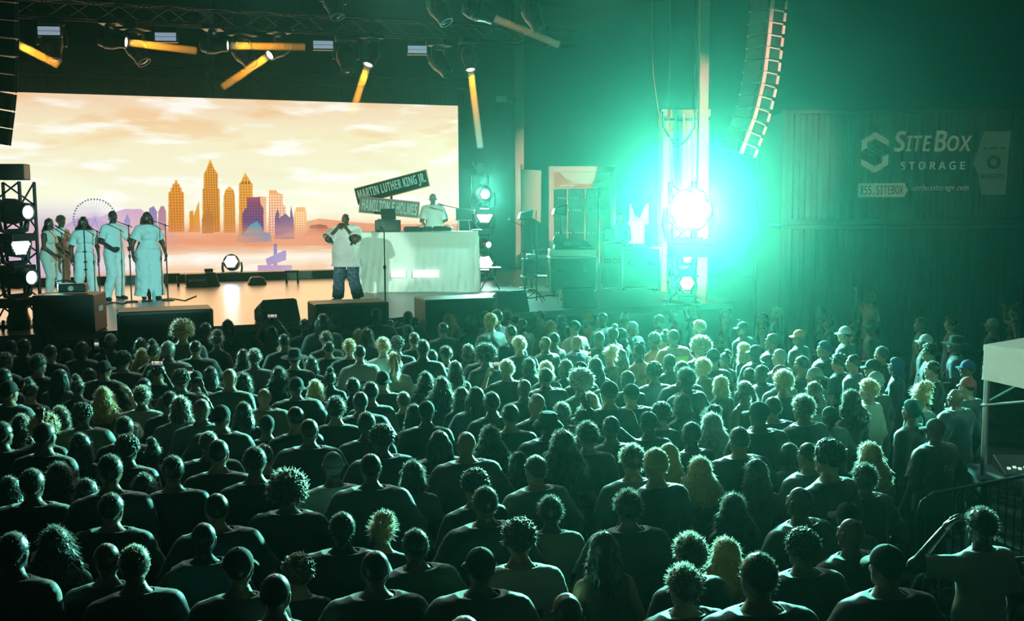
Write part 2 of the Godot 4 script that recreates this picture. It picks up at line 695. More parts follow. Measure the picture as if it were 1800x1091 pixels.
func screen_picture() -> ImageTexture:
	pic = Image.create(PW, PH, false, Image.FORMAT_RGB8)
	var n := FastNoiseLite.new()
	n.seed = 9
	n.frequency = 0.004
	n.fractal_octaves = 5
	var n2 := FastNoiseLite.new()
	n2.seed = 21
	n2.frequency = 0.006
	n2.fractal_octaves = 4
	var stops := [[0.0, Color("efcfae")], [0.08, Color("f1d9b9")], [0.20, Color("f3e8c4")], [0.45, Color("f3efd2")], [0.62, Color("f6f3da")], [0.70, Color("f6d9b8")], [0.78, Color("e9a487")], [0.83, Color("eec2a2")], [0.88, Color("fbeede")], [0.94, Color("f3c7a4")], [1.0, Color("f6dcc6")]]
	for y in PH:
		var v := float(y) / PH
		var base: Color = stops[-1][1]
		for i in stops.size() - 1:
			if v >= stops[i][0] and v < stops[i + 1][0]:
				base = stops[i][1].lerp(stops[i + 1][1], (v - stops[i][0]) / (stops[i + 1][0] - stops[i][0]))
		for x in PW:
			var u := float(x) / PW
			var c := base
			if v < 0.62:
				var a := n.get_noise_2d(x * 0.55, y * 2.0)
				var b := n2.get_noise_2d(x * 0.5, y * 2.6)
				var up := clampf(1.0 - v * 2.2, 0.0, 1.0)
				c = c.lerp(Color("efb884"), clampf(a * 1.8 - 0.05, 0.0, 0.75) * up)
				c = c.lerp(Color("ffffff"), clampf(b * 2.0 - 0.15, 0.0, 0.9) * 0.8)
			elif v > 0.84:
				var a := n.get_noise_2d(x * 0.9, y * 3.2)
				c = c.lerp(Color("fff8ee"), clampf(a * 1.6 + 0.3, 0.0, 0.8))
			if u < 0.36 and v > 0.5:
				var k := smoothstep(0.36, 0.12, u) * smoothstep(0.52, 0.70, v)
				c = c.lerp(Color("c3a6cc"), 0.75 * k)
			pic.set_pixel(x, y, c)
	# far hills
	for e in [[Color("cfa3c6"), 0.0, 392], [Color("b193c9"), 40.0, 408]]:
		var pts := []
		for i in 14:
			pts.append_array([-60 + i * 28, e[2] - 16.0 * sin(i * 0.75 + e[1]) - (10 if i > 6 else 0) + (18 if i > 11 else 0)])
		pts.append_array([330, 432, -60, 436])
		fill(pts, e[0], Color("e6bcb8"))
	fill([430, 420, 500, 398, 560, 384, 600, 388, 640, 392, 700, 394, 808, 394, 808, 430, 430, 432], Color("e8a079"), Color("e58f72"))
	# the wheel
	var hub := uv_of(167, 385)
	var rr: float = uv_of(167, 350).distance_to(hub)
	for i in 40:
		var d := Vector2.from_angle(TAU * i / 40.0)
		stroke(hub, hub + d * rr * 0.93, Color("b795cb"), 1.0)
	for i in 44:
		var d := Vector2.from_angle(TAU * i / 44.0) * rr
		pic.fill_rect(Rect2i(int(hub.x + d.x) - 2, int(hub.y + d.y) - 2, 5, 5), Color("6d5a86"))
	stroke(hub, uv_of(150, 430), Color("9d84b8"), 3.0)
	stroke(hub, uv_of(184, 430), Color("9d84b8"), 3.0)
	# violet blocks near it
	fill([218, 412, 218, 388, 224, 376, 229, 388, 229, 412], Color("8f7fb6"), Color("a58fc0"))
	fill([262, 405, 262, 366, 270, 362, 276, 372, 276, 405], Color("8a74b0"), Color("a98abb"))
	fill([278, 405, 278, 372, 283, 362, 288, 362, 292, 372, 292, 405], Color("b07a97"), Color("b98a9d"))
	# towers, orange to the sun
	var a1 := Color("e89a34")
	var a2 := Color("d9822f")
	fill([296, 408, 296, 338, 300, 336, 300, 330, 303, 330, 303, 324, 307, 322, 308, 316, 311, 316, 312, 322, 316, 324, 316, 330, 319, 330, 319, 336, 323, 338, 324, 408], a1, a2, 9, Color("a85f22"))
	fill([330, 408, 350, 352, 352, 408], Color("e7a03c"), Color("dd8d38"))
	fill([333, 408, 333, 371, 340, 370, 340, 408], Color("dd9032"), a2)
	fill([356, 408, 356, 332, 358, 331, 358, 306, 363, 297, 369, 280, 370, 280, 377, 297, 383, 306, 383, 331, 386, 332, 387, 408], Color("eda338"), Color("d98530"), 8, Color("9a5a1c"))
	fill([355, 410, 355, 385, 358, 376, 364, 370, 366, 356, 368, 370, 374, 376, 376, 385, 376, 410], Color("b9752f"), Color("b97035"))
	fill([393, 409, 393, 345, 396, 334, 403, 327, 411, 334, 413, 345, 414, 409], Color("eba640"), Color("da8a38"), 8, Color("b06a24"))
	fill([420, 415, 420, 323, 424, 318, 431, 303, 440, 318, 444, 323, 445, 415], Color("f0a93a"), Color("df8c3c"), 9, Color("a8682a"))
	for i in 3:
		fill([425 + i * 5.5, 323, 425 + i * 5.5, 319.5, 428 + i * 5.5, 319.5, 428 + i * 5.5, 323], Color("7c4a1c"), Color("7c4a1c"))
	fill([446, 412, 446, 348, 455, 345, 468, 346, 468, 412], Color("efb184"), Color("e3a394"), 0)
	fill([426, 418, 426, 376, 431, 366, 434, 365, 434, 347, 457, 346, 458, 358, 463, 366, 464, 418], Color("9c4763"), Color("4f3f95"), 9, Color("5c2a55"))
	fill([472, 412, 473, 334, 487, 334, 487, 338, 497, 342, 497, 360, 502, 362, 502, 380, 503, 412], Color("f4a862"), Color("d98a86"), 9, Color("fdf0dc"))
	fill([483, 420, 483, 384, 485, 376, 488, 366, 491, 376, 491, 383, 502, 375, 510, 383, 510, 375, 512, 361, 514, 375, 516, 383, 518, 420], Color("75406f"), Color("8b5594"))
	fill([517, 415, 517, 376, 521, 364, 536, 364, 539, 376, 540, 415], Color("f2b063"), Color("e2926c"), 8, Color("fbe3bc"))
	fill([416, 426, 416, 414, 428, 410, 440, 395, 452, 388, 458, 396, 464, 408, 476, 410, 478, 426], Color("3f9ab2"), Color("6f7fd0"))
	fill([530, 414, 545, 404, 560, 400, 580, 401, 600, 408, 612, 416], Color("b9635c"), Color("d07c6c"))
	fill([543, 402, 546, 396, 560, 394, 574, 396, 577, 402], Color("8b3b3c"), Color("98453f"))
	fill([592, 402, 600, 393, 612, 394, 622, 400, 622, 404], Color("96423c"), Color("a0483f"))
	# the drawn mist that the foot of the city sinks into
	var m0 := int(uv_of(430, 384).y)
	var m1 := int(uv_of(430, 421).y)
	var m2 := int(uv_of(430, 446).y)
	for y in range(m0, m2):
		var k := smoothstep(m0, m1, y) * (1.0 - smoothstep(m1, m2, y) * 0.75)
		for x in PW:
			var u := float(x) / PW
			var wisp := clampf(0.85 + 0.8 * n2.get_noise_2d(x * 0.8, y * 4.0), 0.0, 1.0)
			var mist := Color("cfa6c4").lerp(Color("e8936c"), smoothstep(0.15, 0.42, u)).lerp(Color("e07f6a"), smoothstep(0.5, 0.9, u))
			pic.set_pixel(x, y, pic.get_pixel(x, y).lerp(mist, k * wisp * 0.9))
	# the mauve sign post drawn on the picture
	disc(484, 431, 6, Color("7a6aa8"))
	fill([481, 490, 481, 432, 487, 432, 487, 490], Color("8d7ab4"), Color("b590b8"))
	fill([467, 455, 499, 440, 503, 440, 503, 457, 470, 467], Color("a68cc2"), Color("b294bf"))
	fill([453, 466, 513, 466, 513, 481, 453, 481], Color("b896c4"), Color("c79fbd"))
	return ImageTexture.create_from_image(pic)

func screen() -> void:
	SCR = deep(808, 479, 29.9)
	var l := upright(-40, 300, SCR)
	s_top = upright(808, 186, SCR).y
	s_w = Vector2(SCR.x - l.x, SCR.z - l.z).length()
	s_h = s_top - SCR.y
	var o := thing("led_screen", "large video screen showing an orange sunset skyline", "screen", SCR, TURN)
	var b := MB.new()
	b.with_uv = true
	for t in [[0, 1, 2], [0, 2, 3]]:
		for k in t:
			var q: Vector2 = [Vector2(0, 0), Vector2(1, 0), Vector2(1, 1), Vector2(0, 1)][k]
			b.v.append(Vector3((q.x - 1.0) * s_w, (1.0 - q.y) * s_h, 0))
			b.n.append(Vector3(0, 0, 1))
			b.uv.append(q)
	var m := mat(Color(0.02, 0.02, 0.02), 0.5)
	m.emission_enabled = true
	m.emission = Color.WHITE
	m.emission_operator = BaseMaterial3D.EMISSION_OP_MULTIPLY
	m.emission_texture = screen_picture()
	m.emission_energy_multiplier = 1.05
	part(o, "display", b.mesh(), m)
	b = MB.new()
	b.box(Vector3(-s_w / 2, s_h / 2, -0.07), Vector3(s_w + 0.06, s_h + 0.06, 0.12), Basis(), 0.01)
	part(o, "housing", b.mesh(), M.black)
	var a := AreaLight3D.new()
	a.name = "screen_glow"
	o.add_child(a)
	a.position = Vector3(-s_w / 2, s_h / 2, 0.06)
	a.rotation.y = PI
	a.area_size = Vector2(s_w, s_h)
	a.area_normalize_energy = true
	a.light_color = Color(1.0, 0.80, 0.55)
	a.light_energy = SCREEN_LIGHT
	a.shadow_enabled = true

# ---------------------------------------------------------------- trusses
func truss(called: String, label: String, a: Vector3, b: Vector3, size: float, bay: float, m: Material, r := 0.024) -> Node3D:
	var o := thing(called, label, "truss", a)
	var d := b - a
	var n := int(round(d.length() / bay))
	var u := d.normalized()
	var side := u.cross(Vector3.UP)
	side = side.normalized() if side.length() > 0.1 else Vector3.RIGHT
	var up := side.cross(u).normalized()
	var cor := []
	for q in [[-1, -1], [1, -1], [1, 1], [-1, 1]]:
		cor.append((side * q[0] + up * q[1]) * size * 0.5)
	for c in cor:
		var t := MB.new()
		t.tube([c, c + d], r, 6)
		part(o, "chord", t.mesh(), m)
	var zig := MB.new()
	zig.tube([Vector3.ZERO, Vector3.UP], r * 0.55, 5, false)
	var zm := zig.mesh()
	for f in 4:
		if f == 2 and n > 30:
			continue
		for i in n:
			var p: Vector3 = cor[f] + d * (float(i) / n)
			var q: Vector3 = cor[(f + 1) % 4] + d * (float(i + 1) / n)
			if i % 2:
				p = cor[(f + 1) % 4] + d * (float(i) / n)
				q = cor[f] + d * (float(i + 1) / n)
			var y := q - p
			var x := y.cross(up + side * 0.3).normalized()
			var w := part(o, "brace", zm, m)
			w.transform = Transform3D(Basis(x, y, x.cross(y).normalized()), p)
	return o

# ---------------------------------------------------------------- stage lamps
# The base of the lamp stands or hangs at `at`; the head looks along dir. kind: beam or wash
var lens_cache := {}

func led_face(r: float) -> ArrayMesh:
	if not lens_cache.has(r):
		var b := MB.new()
		var n := 3 if r < 0.3 else 1          # honeycomb of small lenses, or seven large ones
		var s := r / (n + 0.45)
		for i in range(-n, n + 1):
			for j in range(-n, n + 1):
				if absi(i + j) > n:
					continue
				var c := Vector3((i + j * 0.5) * s, j * s * 0.866, 0)
				var ring := []
				for q in 6:
					ring.append(c + Vector3(sin(TAU * q / 6.0), cos(TAU * q / 6.0), 0) * s * (0.47 if n > 1 else 0.57))
				b.poly(ring, Vector3.BACK)
		lens_cache[r] = b.mesh()
	return lens_cache[r]

func stage_lamp(called: String, label: String, at: Vector3, dir: Vector3, kind: String, k: float, c: Color, glow: float, energy: float, angle: float, hang := false, group := "stage lamps") -> Node3D:
	var o := thing(called, label, "stage lamp", at, 0.0, group)
	var up := -1.0 if hang else 1.0
	var yaw := atan2(-dir.x, -dir.z)
	var b := MB.new()
	b.box(Vector3(0, 0.05 * up * k, 0), Vector3(0.36, 0.10, 0.36) * k, Basis(Vector3.UP, yaw), 0.012)
	part(o, "base", b.mesh(), M.black)
	b = MB.new()
	var yb := Basis(Vector3.UP, yaw)
	for s in [-1.0, 1.0]:
		b.tube([yb * Vector3(s * 0.06, 0.10 * up, 0) * k, yb * Vector3(s * 0.19, 0.14 * up, 0) * k, yb * Vector3(s * 0.215, 0.26 * up, 0) * k, yb * Vector3(s * 0.205, 0.40 * up, 0) * k], [0.045 * k, 0.042 * k, 0.036 * k, 0.03 * k], 8, true, 0.6)
	b.tube([yb * Vector3(-0.1, 0.115 * up, 0) * k, yb * Vector3(0.1, 0.115 * up, 0) * k], 0.045 * k, 8)
	part(o, "yoke", b.mesh(), M.black)
	var piv := Vector3(0, 0.38 * up, 0) * k
	var hx := beam_look(piv, dir)
	var lx := hx * Transform3D(Basis(Vector3.RIGHT, -PI / 2), Vector3.ZERO)   # local +y runs along dir
	b = MB.new()
	var lens_r := 0.085 * k
	var front := 0.27 * k
	if kind == "wash":
		lens_r = 0.155 * k
		front = 0.13 * k
		b.lathe(lx, [Vector2(0.05, -0.16) * k, Vector2(0.13, -0.14) * k, Vector2(0.175, -0.04) * k, Vector2(0.18, 0.10) * k, Vector2(0.17, 0.13) * k, Vector2(0.158, 0.125) * k, Vector2(0.155, 0.11) * k], 20)
	else:
		b.lathe(lx, [Vector2(0.06, -0.25) * k, Vector2(0.12, -0.22) * k, Vector2(0.155, -0.10) * k, Vector2(0.155, 0.04) * k, Vector2(0.12, 0.16) * k, Vector2(0.115, 0.28) * k, Vector2(0.095, 0.28) * k, Vector2(0.09, 0.255) * k], 20)
		for i in 5:
			b.lathe(lx, [Vector2(0.158, -0.11 + i * 0.035) * k, Vector2(0.164, -0.105 + i * 0.035) * k, Vector2(0.158, -0.095 + i * 0.035) * k], 20, false)
	var hd := part(o, "head", b.mesh(), M.black)
	var lm: Material = glowing(c.lerp(Color.WHITE, 0.75), glow) if glow > 0.0 else mat(Color(0.25, 0.3, 0.32), 0.1)
	var lens: MeshInstance3D
	if kind == "wash":
		lens = part(hd, "lens_cluster", led_face(lens_r), lm)
		lens.transform = hx * Transform3D(Basis(Vector3.UP, PI), Vector3(0, 0, -front + 0.015 * k))
		lens.set_meta("kind", "stuff")
	else:
		b = MB.new()
		b.lathe(Transform3D(), [Vector2(lens_r, 0.01 * k), Vector2(0.001, 0.03 * k)], 10, false)
		lens = part(hd, "lens", b.mesh(), lm)
		lens.transform = lx * Transform3D(Basis(), Vector3(0, 0.255 * k, 0))
	if energy > 0.0:
		spot(o, at + hx * Vector3(0, 0, -front - 0.05 * k), dir, c, energy, angle, lens_r, 0.35 if angle < 9.5 else 1.0)
	return o

func smoke(called: String, a: Vector3, b: Vector3, d: float, density: float, label: String) -> void:
	var f := FogVolume.new()
	f.name = numbered(called)
	f.shape = RenderingServer.FOG_VOLUME_SHAPE_CYLINDER
	f.size = Vector3(d, (b - a).length(), d)
	var m := FogMaterial.new()
	m.density = density
	m.albedo = Color(0.97, 0.97, 0.97)
	f.material = m
	add_child(f)
	var y := (b - a).normalized()
	var x := y.cross(Vector3(0.2, 0.1, 1)).normalized()
	f.transform = Transform3D(Basis(x, y, x.cross(y)), (a + b) * 0.5)
	f.set_meta("kind", "stuff")
	f.set_meta("label", label)
	f.set_meta("category", "smoke")


func overhead() -> void:
	var lp := deep(600, 45, 24.0)
	var a := upright(-70, 20, lp)
	var b := upright(1005, 60, lp)
	a.y = lp.y
	b.y = lp.y
	var lt := truss("lighting_truss", "long dark lighting truss hung with stage lamps above the deck", a, b, 0.36, 0.5, M.dark_truss)
	var cable := MB.new()
	var run := []
	for i in 60:
		run.append(a.lerp(b, i / 62.0) + Vector3(0, -0.20 - 0.03 * absf(sin(i * 0.9)), 0.12) )
	cable.tube(run, 0.018, 5)
	part(lt, "cable", cable.mesh(), M.rubber, -a)
	var sp := upright(600, 140, SCR)
	var c := upright(-60, 140, SCR)
	var d := upright(824, 140, SCR)
	c.y = sp.y
	d.y = sp.y
	var st := truss("screen_truss", "dark truss carrying the video screen on short hangers", c, d, 0.3, 0.5, M.dark_truss)
	var n := 26
	for i in n:
		var p := (d - c) * (float(i) + 0.5) / n + Vector3(0, -0.15, 0)
		var h := sp.y - 0.15 - s_top - 0.03
		for s in [-0.09, 0.09]:
			var t := MB.new()
			t.tube([p + ALONG * s * 0.4, p + ALONG * s + Vector3(0, -h, 0)], 0.014, 5)
			part(st, "hanger", t.mesh(), M.dark_truss)
	# lamps below the truss: [x, kind of look, direction]
	var yb := lp.y - 0.19
	var amber := Color(1.0, 0.66, 0.16)
	var lit := [[195, ALONG - Vector3(0, 0.13, 0) + NRM * 0.35, 1.4, 0.35], [372, ALONG - Vector3(0, 0.02, 0) + NRM * 0.35, 1.6, 0.4], [487, -ALONG * 0.85 - Vector3(0, 0.62, 0) + NRM * 0.4, 1.35, 0.4], [648, -ALONG * 0.42 - Vector3(0, 1, 0) + NRM * 0.3, 1.25, 0.2], [817, -Vector3(0, 1, 0) + NRM * 0.35, 1.9, 0.1], [2, ALONG * 0.9 - Vector3(0, 0.5, 0) + NRM * 0.3, 0.9, 0.1]]
	var w := ["beam thrown sideways beside a white strobe panel", "beam crossing to the next lamp", "beam thrown back and down", "beam falling steeply before the screen", "beam falling straight down past the screen", "beam leaving the dark hanging speakers"]
	for i in lit.size():
		var at := upright(lit[i][0], 60, lp)
		at.y = yb
		at += NRM * 0.3
		var dir: Vector3 = lit[i][1].normalized()
		stage_lamp("moving_head_lamp", "amber moving head lamp on the truss, " + w[i], at, dir, "beam", 1.15, amber, 5.0, 110.0, 4.5, true, "moving head lamps on the truss")
		var from := at + Vector3(0, -0.437, 0) + dir * 0.38
		smoke("smoke", from, from + dir * lit[i][2], 0.16, 1.6, "smoke lit amber in the beam of a truss lamp")
	var off := [[90, Vector3(0.2, -1, 0.3)], [238, Vector3(0.5, -0.8, 0.2)], [428, Vector3(0.55, -0.7, 0.3)], [610, Vector3(0.15, -1, 0.55)], [775, Vector3(0.6, -0.8, 0.3)]]
	var w2 := ["near its end by the hanging speakers", "between two strobe panels", "between two amber beams", "beside the steep amber beam", "beside the last strobe panel"]
	for i in off.size():
		var at := upright(off[i][0], 60, lp)
		at.y = yb
		at -= NRM * 0.15
		stage_lamp("moving_head_lamp", "unlit moving head lamp hanging from the truss " + w2[i], at, off[i][1], "beam", 1.35, amber, 0.0, 0.0, 4.0, true, "moving head lamps on the truss")
	var px := [88, 292, 568, 733]
	var w3 := ["near the hanging speakers", "past the first amber beam", "past the crossing amber beams", "before the last amber beam"]
	for i in 4:
		var at := upright(px[i], 60, lp)
		at.y = yb
		var o := thing("strobe_panel", "pale rectangular strobe panel under the truss " + w3[i], "stage lamp", at, 0.12, "strobe panels under the truss")
		var t := MB.new()
		t.tube([Vector3(-0.24, 0.04, 0), Vector3(-0.24, -0.30, 0)], 0.012, 5)
		t.tube([Vector3(0.24, 0.04, 0), Vector3(0.24, -0.30, 0)], 0.012, 5)
		t.tube([Vector3(-0.25, 0.03, 0.1), Vector3(0.25, 0.03, -0.1)], 0.012, 5)
		part(o, "bracket", t.mesh(), M.dark_truss)
		t = MB.new()
		t.box(Vector3(0, -0.27, 0), Vector3(0.48, 0.23, 0.14), Basis(), 0.01)
		part(o, "housing", t.mesh(), M.black)
		for r in 2:
			t = MB.new()
			t.box(Vector3(0, -0.225 - r * 0.09, 0.075), Vector3(0.44, 0.08, 0.01))
			part(o, "reflector", t.mesh(), glowing(Color(0.75, 0.85, 0.95), 0.42))
	# a second truss higher up, whose lamps reach into the picture
	var hp := deep(800, -42, 21.0)
	var e := upright(420, -42, hp)
	var f := upright(1110, -42, hp)
	e.y = hp.y
	f.y = hp.y
	truss("front_truss", "upper truss above the deck carrying three lamps", e, f, 0.34, 0.5, M.dark_truss)
	var hi := [[585, Vector3(0.3, -1, 0.4), 0.0], [770, Vector3(0.5, -0.9, 0.3), 0.0], [936, Vector3(0.4, -0.9, 0.2), 0.0], [838, ALONG - Vector3(0, 0.32, 0), 14.0]]
	var w4 := ["above the lower truss braces", "beside the amber one", "near the free end of the lower truss", "throwing an amber beam"]
	for i in 4:
		var at := upright(hi[i][0], -42, hp)
		at.y = hp.y - 0.18
		stage_lamp("moving_head_lamp", "moving head lamp on the upper truss, " + w4[i], at, hi[i][1], "beam", 1.25, amber, 5.0 if i == 3 else 0.0, hi[i][2], 4.0, true, "moving head lamps on the upper truss")
		if i == 3:
			var from: Vector3 = at + Vector3(0, -0.475, 0) + hi[i][1].normalized() * 0.4
			smoke("smoke", from, from + hi[i][1].normalized() * 1.5, 0.16, 1.2, "smoke lit amber in the beam of the upper truss lamp")
	# the trusses hang on chains from the roof of the stage house
	var b2 := MB.new()
	b2.box(Vector3(0, 0, 0), Vector3(30, 0.3, 30))
	struct("ceiling", b2.mesh(), M.matte, "", Vector3(-6, 12.5, -30), TURN)
	for q in [[a, b, "lighting"], [c, d, "screen"], [e, f, "upper"]]:
		for u in [0.12, 0.5, 0.88]:
			var p: Vector3 = q[0].lerp(q[1], u)
			var t := MB.new()
			t.tube([p + Vector3(0, 0.16, 0), Vector3(p.x, 12.36, p.z)], 0.012, 5)
			one("hoist_chain", t.mesh(), M.dark_truss, "hoist chain holding the %s truss %s" % [q[2], {0.12: "near the singers' end", 0.5: "at its middle", 0.88: "near the dazzling lamp's end"}[u]], "chain", Vector3.ZERO, 0.0, "hoist chains of the %s truss" % q[2])

func tower(label: String, foot: Vector3, h: float, m: Material, size := 0.5) -> Node3D:
	var o := truss("lamp_tower", label, foot + Vector3(0, 0.05, 0), foot + Vector3(0, h, 0), size, 0.42, m, 0.028)
	var b := MB.new()
	b.box(Vector3(0, -0.025, 0), Vector3(size + 0.2, 0.05, size + 0.2), Basis(), 0.008)
	part(o, "base_plate", b.mesh(), m)
	return o

func shelf(o: Node3D, y: float, size: float) -> void:
	var b := MB.new()
	b.box(Vector3(0, y, size * 0.5), Vector3(size + 0.08, 0.03, size * 0.9), Basis(), 0.004)
	part(o, "shelf", b.mesh(), M.black)

func towers() -> void:
	var teal := Color(0.62, 1.0, 0.93)
	# the tower nearest the crowd
	var foot := level(33, 572, DECK)
	var o := tower("black lamp tower at the edge of the deck with four lamps", foot, 2.38, M.dark_truss, 0.52)
	var g := "lamps on the black tower"
	var spots := [[1.90, "beam", 1.25, "topmost of its tower", 18.0], [1.38, "wash", 1.2, "with honeycomb lens, second from the top of its tower", 14.0], [0.86, "beam", 1.25, "third from the top of its tower", 18.0], [0.14, "beam", 1.1, "unlit, lowest of its tower", 0.0]]
	for s in spots:
		var on: bool = s[4] > 0.0
		shelf(o, s[0] - 0.49 * s[2] * 0.8 - 0.02 - 0.05, 0.5)
		stage_lamp("tower_lamp", "black stage lamp %s beside the singers" % s[3], foot + Vector3(0.26, s[0] - 0.38 * s[2], 0.53), Vector3(1, -0.04, 0.42) if on else Vector3(0.2, 0.8, 0.3), s[1], s[2], teal, 5.0 if on else 0.0, s[4], 30.0, false, g)
	var b := MB.new()
	b.box(Vector3(0, 0.13, 0), Vector3(0.42, 0.26, 0.3), Basis(), 0.015)
	one("control_box", b.mesh(), M.black, "black control box on top of the lamp tower by the singers", "box", foot + Vector3(0.06, 2.41, 0), 0.1)
	# the tower past the end of the screen
	foot = level(846, 489, DECK)
	o = tower("pale aluminium lamp tower past the end of the screen", foot, 2.75, M.truss, 0.42)
	g = "lamps on the tower past the screen"
	spots = [[2.25, "beam", 1.4, "brightest, topmost of the tower", 70.0], [1.70, "wash", 1.35, "with a honeycomb of lenses level with the laptop", 0.0], [0.95, "beam", 0.9, "small and partly hidden by the table", 0.0], [0.45, "wash", 1.35, "with a honeycomb of lenses low beside the white cloth", 0.0]]
	for s in spots:
		stage_lamp("tower_lamp", "stage lamp %s past the screen end" % s[3], foot + Vector3(0.1, s[0] - 0.38 * s[2], 0.53), Vector3(0.12, -0.04, 1) if s[3] != "small and partly hidden by the table" else Vector3(0.6, -0.1, 1), s[1], s[2], teal, 6.0, s[4], 55.0, false, g)
		shelf(o, s[0] - 0.38 * s[2] - 0.07, 0.45)
	b = MB.new()
	b.box(Vector3(0, 0.16, 0), Vector3(0.2, 0.3, 0.25), Basis(Vector3.FORWARD, 0.1), 0.01)
	b.box(Vector3(-0.14, 0.2, 0), Vector3(0.06, 0.32, 0.2), Basis(Vector3.FORWARD, -0.5), 0.006)
	one("flood_light", b.mesh(), M.truss, "small hinged flood light on top of the tower past the screen", "stage lamp", foot + Vector3(0, 2.76, 0))
	# the tower with the dazzling lamp
	foot = Vector3(BIG.x - 0.05, DECK, BIG.z - 0.72)
	o = tower("dark lamp tower holding the dazzling green-white lamp", foot, 2.4, M.dark_truss, 0.46)
	g = "lamps on the dazzling tower"
	stage_lamp("tower_lamp", "dazzling green-white stage lamp flooding the crowd with light", BIG - Vector3(0, 0.38 * 2.3, 0), Vector3(-0.2, 0.02, 1), "wash", 2.3, BIG_COLOR, 40.0, BIG_ENERGY, 52.0, false, g)
	shelf(o, BIG.y - DECK - 0.38 * 2.3 - 0.07, 0.55)
	var p := deep(1207, 455, -foot.z - 0.52)
	stage_lamp("tower_lamp", "small round white lamp below the dazzling lamp", p - Vector3(0, 0.32, 0), Vector3(-0.1, 0.05, 1), "beam", 0.85, teal, 8.0, 0.0, 50.0, false, g)
	shelf(o, p.y - DECK - 0.39, 0.46)
	p = deep(1207, 497, -foot.z - 0.52)
	stage_lamp("tower_lamp", "honeycomb wash lamp lowest on the dazzling lamp's tower", p - Vector3(0, 0.33, 0), Vector3(-0.1, 0.05, 1), "wash", 0.86, teal, 8.0, 0.0, 50.0, false, g)
	# wash lamp on the deck before the screen
	p = level(409, 492, DECK)
	stage_lamp("floor_lamp", "round wash lamp on the deck before the video screen", p, Vector3(0.05, 0.35, 1), "wash", 1.2, Color(0.8, 0.95, 1.0), 2.0, 0.8, 60.0, false, "lamps on the deck")
	# two masts behind the crowd with the front lights
	var k := 0
	for e in [[Vector3(-7.5, 0, 2.5), [[0.6, Vector3(-3.5, 2.75, -21.0), Color(0.86, 1.0, 0.92), 420.0, 2.3, "performer in white"], [-0.6, Vector3(4.9, 2.3, -9.2), Color(0.86, 1.0, 0.88), 170.0, 4.2, "white tent"]]], [Vector3(7.5, 0, 2.5), [[-0.7, Vector3(-9.0, 2.7, -21.2), Color(0.62, 1.0, 0.98), 640.0, 5.0, "singers"], [0.25, Vector3(-2.0, 3.1, -22.8), Color(0.78, 1.0, 0.88), 500.0, 4.6, "table"], [0.7, Vector3(4.7, 4.4, -25.5), Color(1.0, 0.74, 0.68), WING_LIGHT, 6.4, "wing of the stage"], [-0.3, Vector3(9.9, 4.6, -24.0), Color(1.0, 0.95, 0.85), 75.0, 4.6, "lettered container"]]]]:
		b = MB.new()
		b.tube([Vector3.ZERO, Vector3(0, 8, 0)], 0.07, 10)
		b.tube([Vector3(-0.9, 7.6, 0), Vector3(0.9, 7.6, 0)], 0.04, 8)
		for s in 3:
			b.tube([Vector3(0, 0.9, 0), Vector3(sin(s * 2.1) * 1.0, 0.03, cos(s * 2.1) * 1.0)], 0.03, 6)
		one("lighting_mast", b.mesh(), M.dark_truss, "tall lighting mast behind the crowd carrying %s" % ["two lamps", "four front lamps"][k], "mast", e[0])
		k += 1
		for s in e[1]:
			var q: Vector3 = e[0] + Vector3(s[0], 7.56, 0)
			stage_lamp("follow_spot", "follow spot on a mast trained on the %s" % s[5], q, s[1] - q + Vector3(0, 0.45, 0), "beam", 1.2, s[2], 0.0, s[3], s[4], true, "follow spots")
	# lamps on the upper truss that look out over the crowd
	for i in 3:
		var hp := deep(800, -42, 21.0)
		var q := upright([500, 700, 1000][i], -42, hp)
		q.y = hp.y + 0.18
		var aim := Vector3([-5.0, 0.0, 5.0][i], 1.5, -11.5)
		stage_lamp("audience_lamp", "audience lamp on the upper truss %s" % ["above the performer in white", "in the middle of the three", "nearest the dazzling tower"][i], q, aim - q, "beam", 1.2, Color(0.8, 1.0, 0.93), 3.0, CROWD_LIGHT * [1.0, 1.3, 1.2][i], 30.0, false, "audience lamps on the upper truss")

func wedge(label: String, at: Vector3, turn: float) -> void:
	var o := thing("floor_monitor", label, "speaker", at, turn, "floor monitors on the deck")
	var q := [Vector3(-0.33, 0, -0.25), Vector3(0.33, 0, -0.25), Vector3(0.33, 0, 0.22), Vector3(-0.33, 0, 0.22), Vector3(-0.33, 0.20, -0.26), Vector3(0.33, 0.20, -0.26), Vector3(0.31, 0.38, 0.10), Vector3(-0.31, 0.38, 0.10)]
	var b := MB.new()
	b.hexa(q, Transform3D(), 0.018)
	part(o, "cabinet", b.mesh(), M.black)
	b = MB.new()
	b.hexa([Vector3(-0.29, 0.205, -0.265), Vector3(0.29, 0.205, -0.265), Vector3(0.28, 0.365, 0.06), Vector3(-0.28, 0.365, 0.06), Vector3(-0.29, 0.222, -0.27), Vector3(0.29, 0.222, -0.27), Vector3(0.28, 0.382, 0.055), Vector3(-0.28, 0.382, 0.055)], Transform3D())
	part(o, "grille", b.mesh(), M.grille)
	for s in [-1.0, 1.0]:
		b = MB.new()
		for k in 2:
			b.box(Vector3(0.334 * s, 0.16 + k * 0.09, 0.02), Vector3(0.008, 0.05, 0.13 - k * 0.05), Basis())
		part(o, "handle", b.mesh(), M.steel)

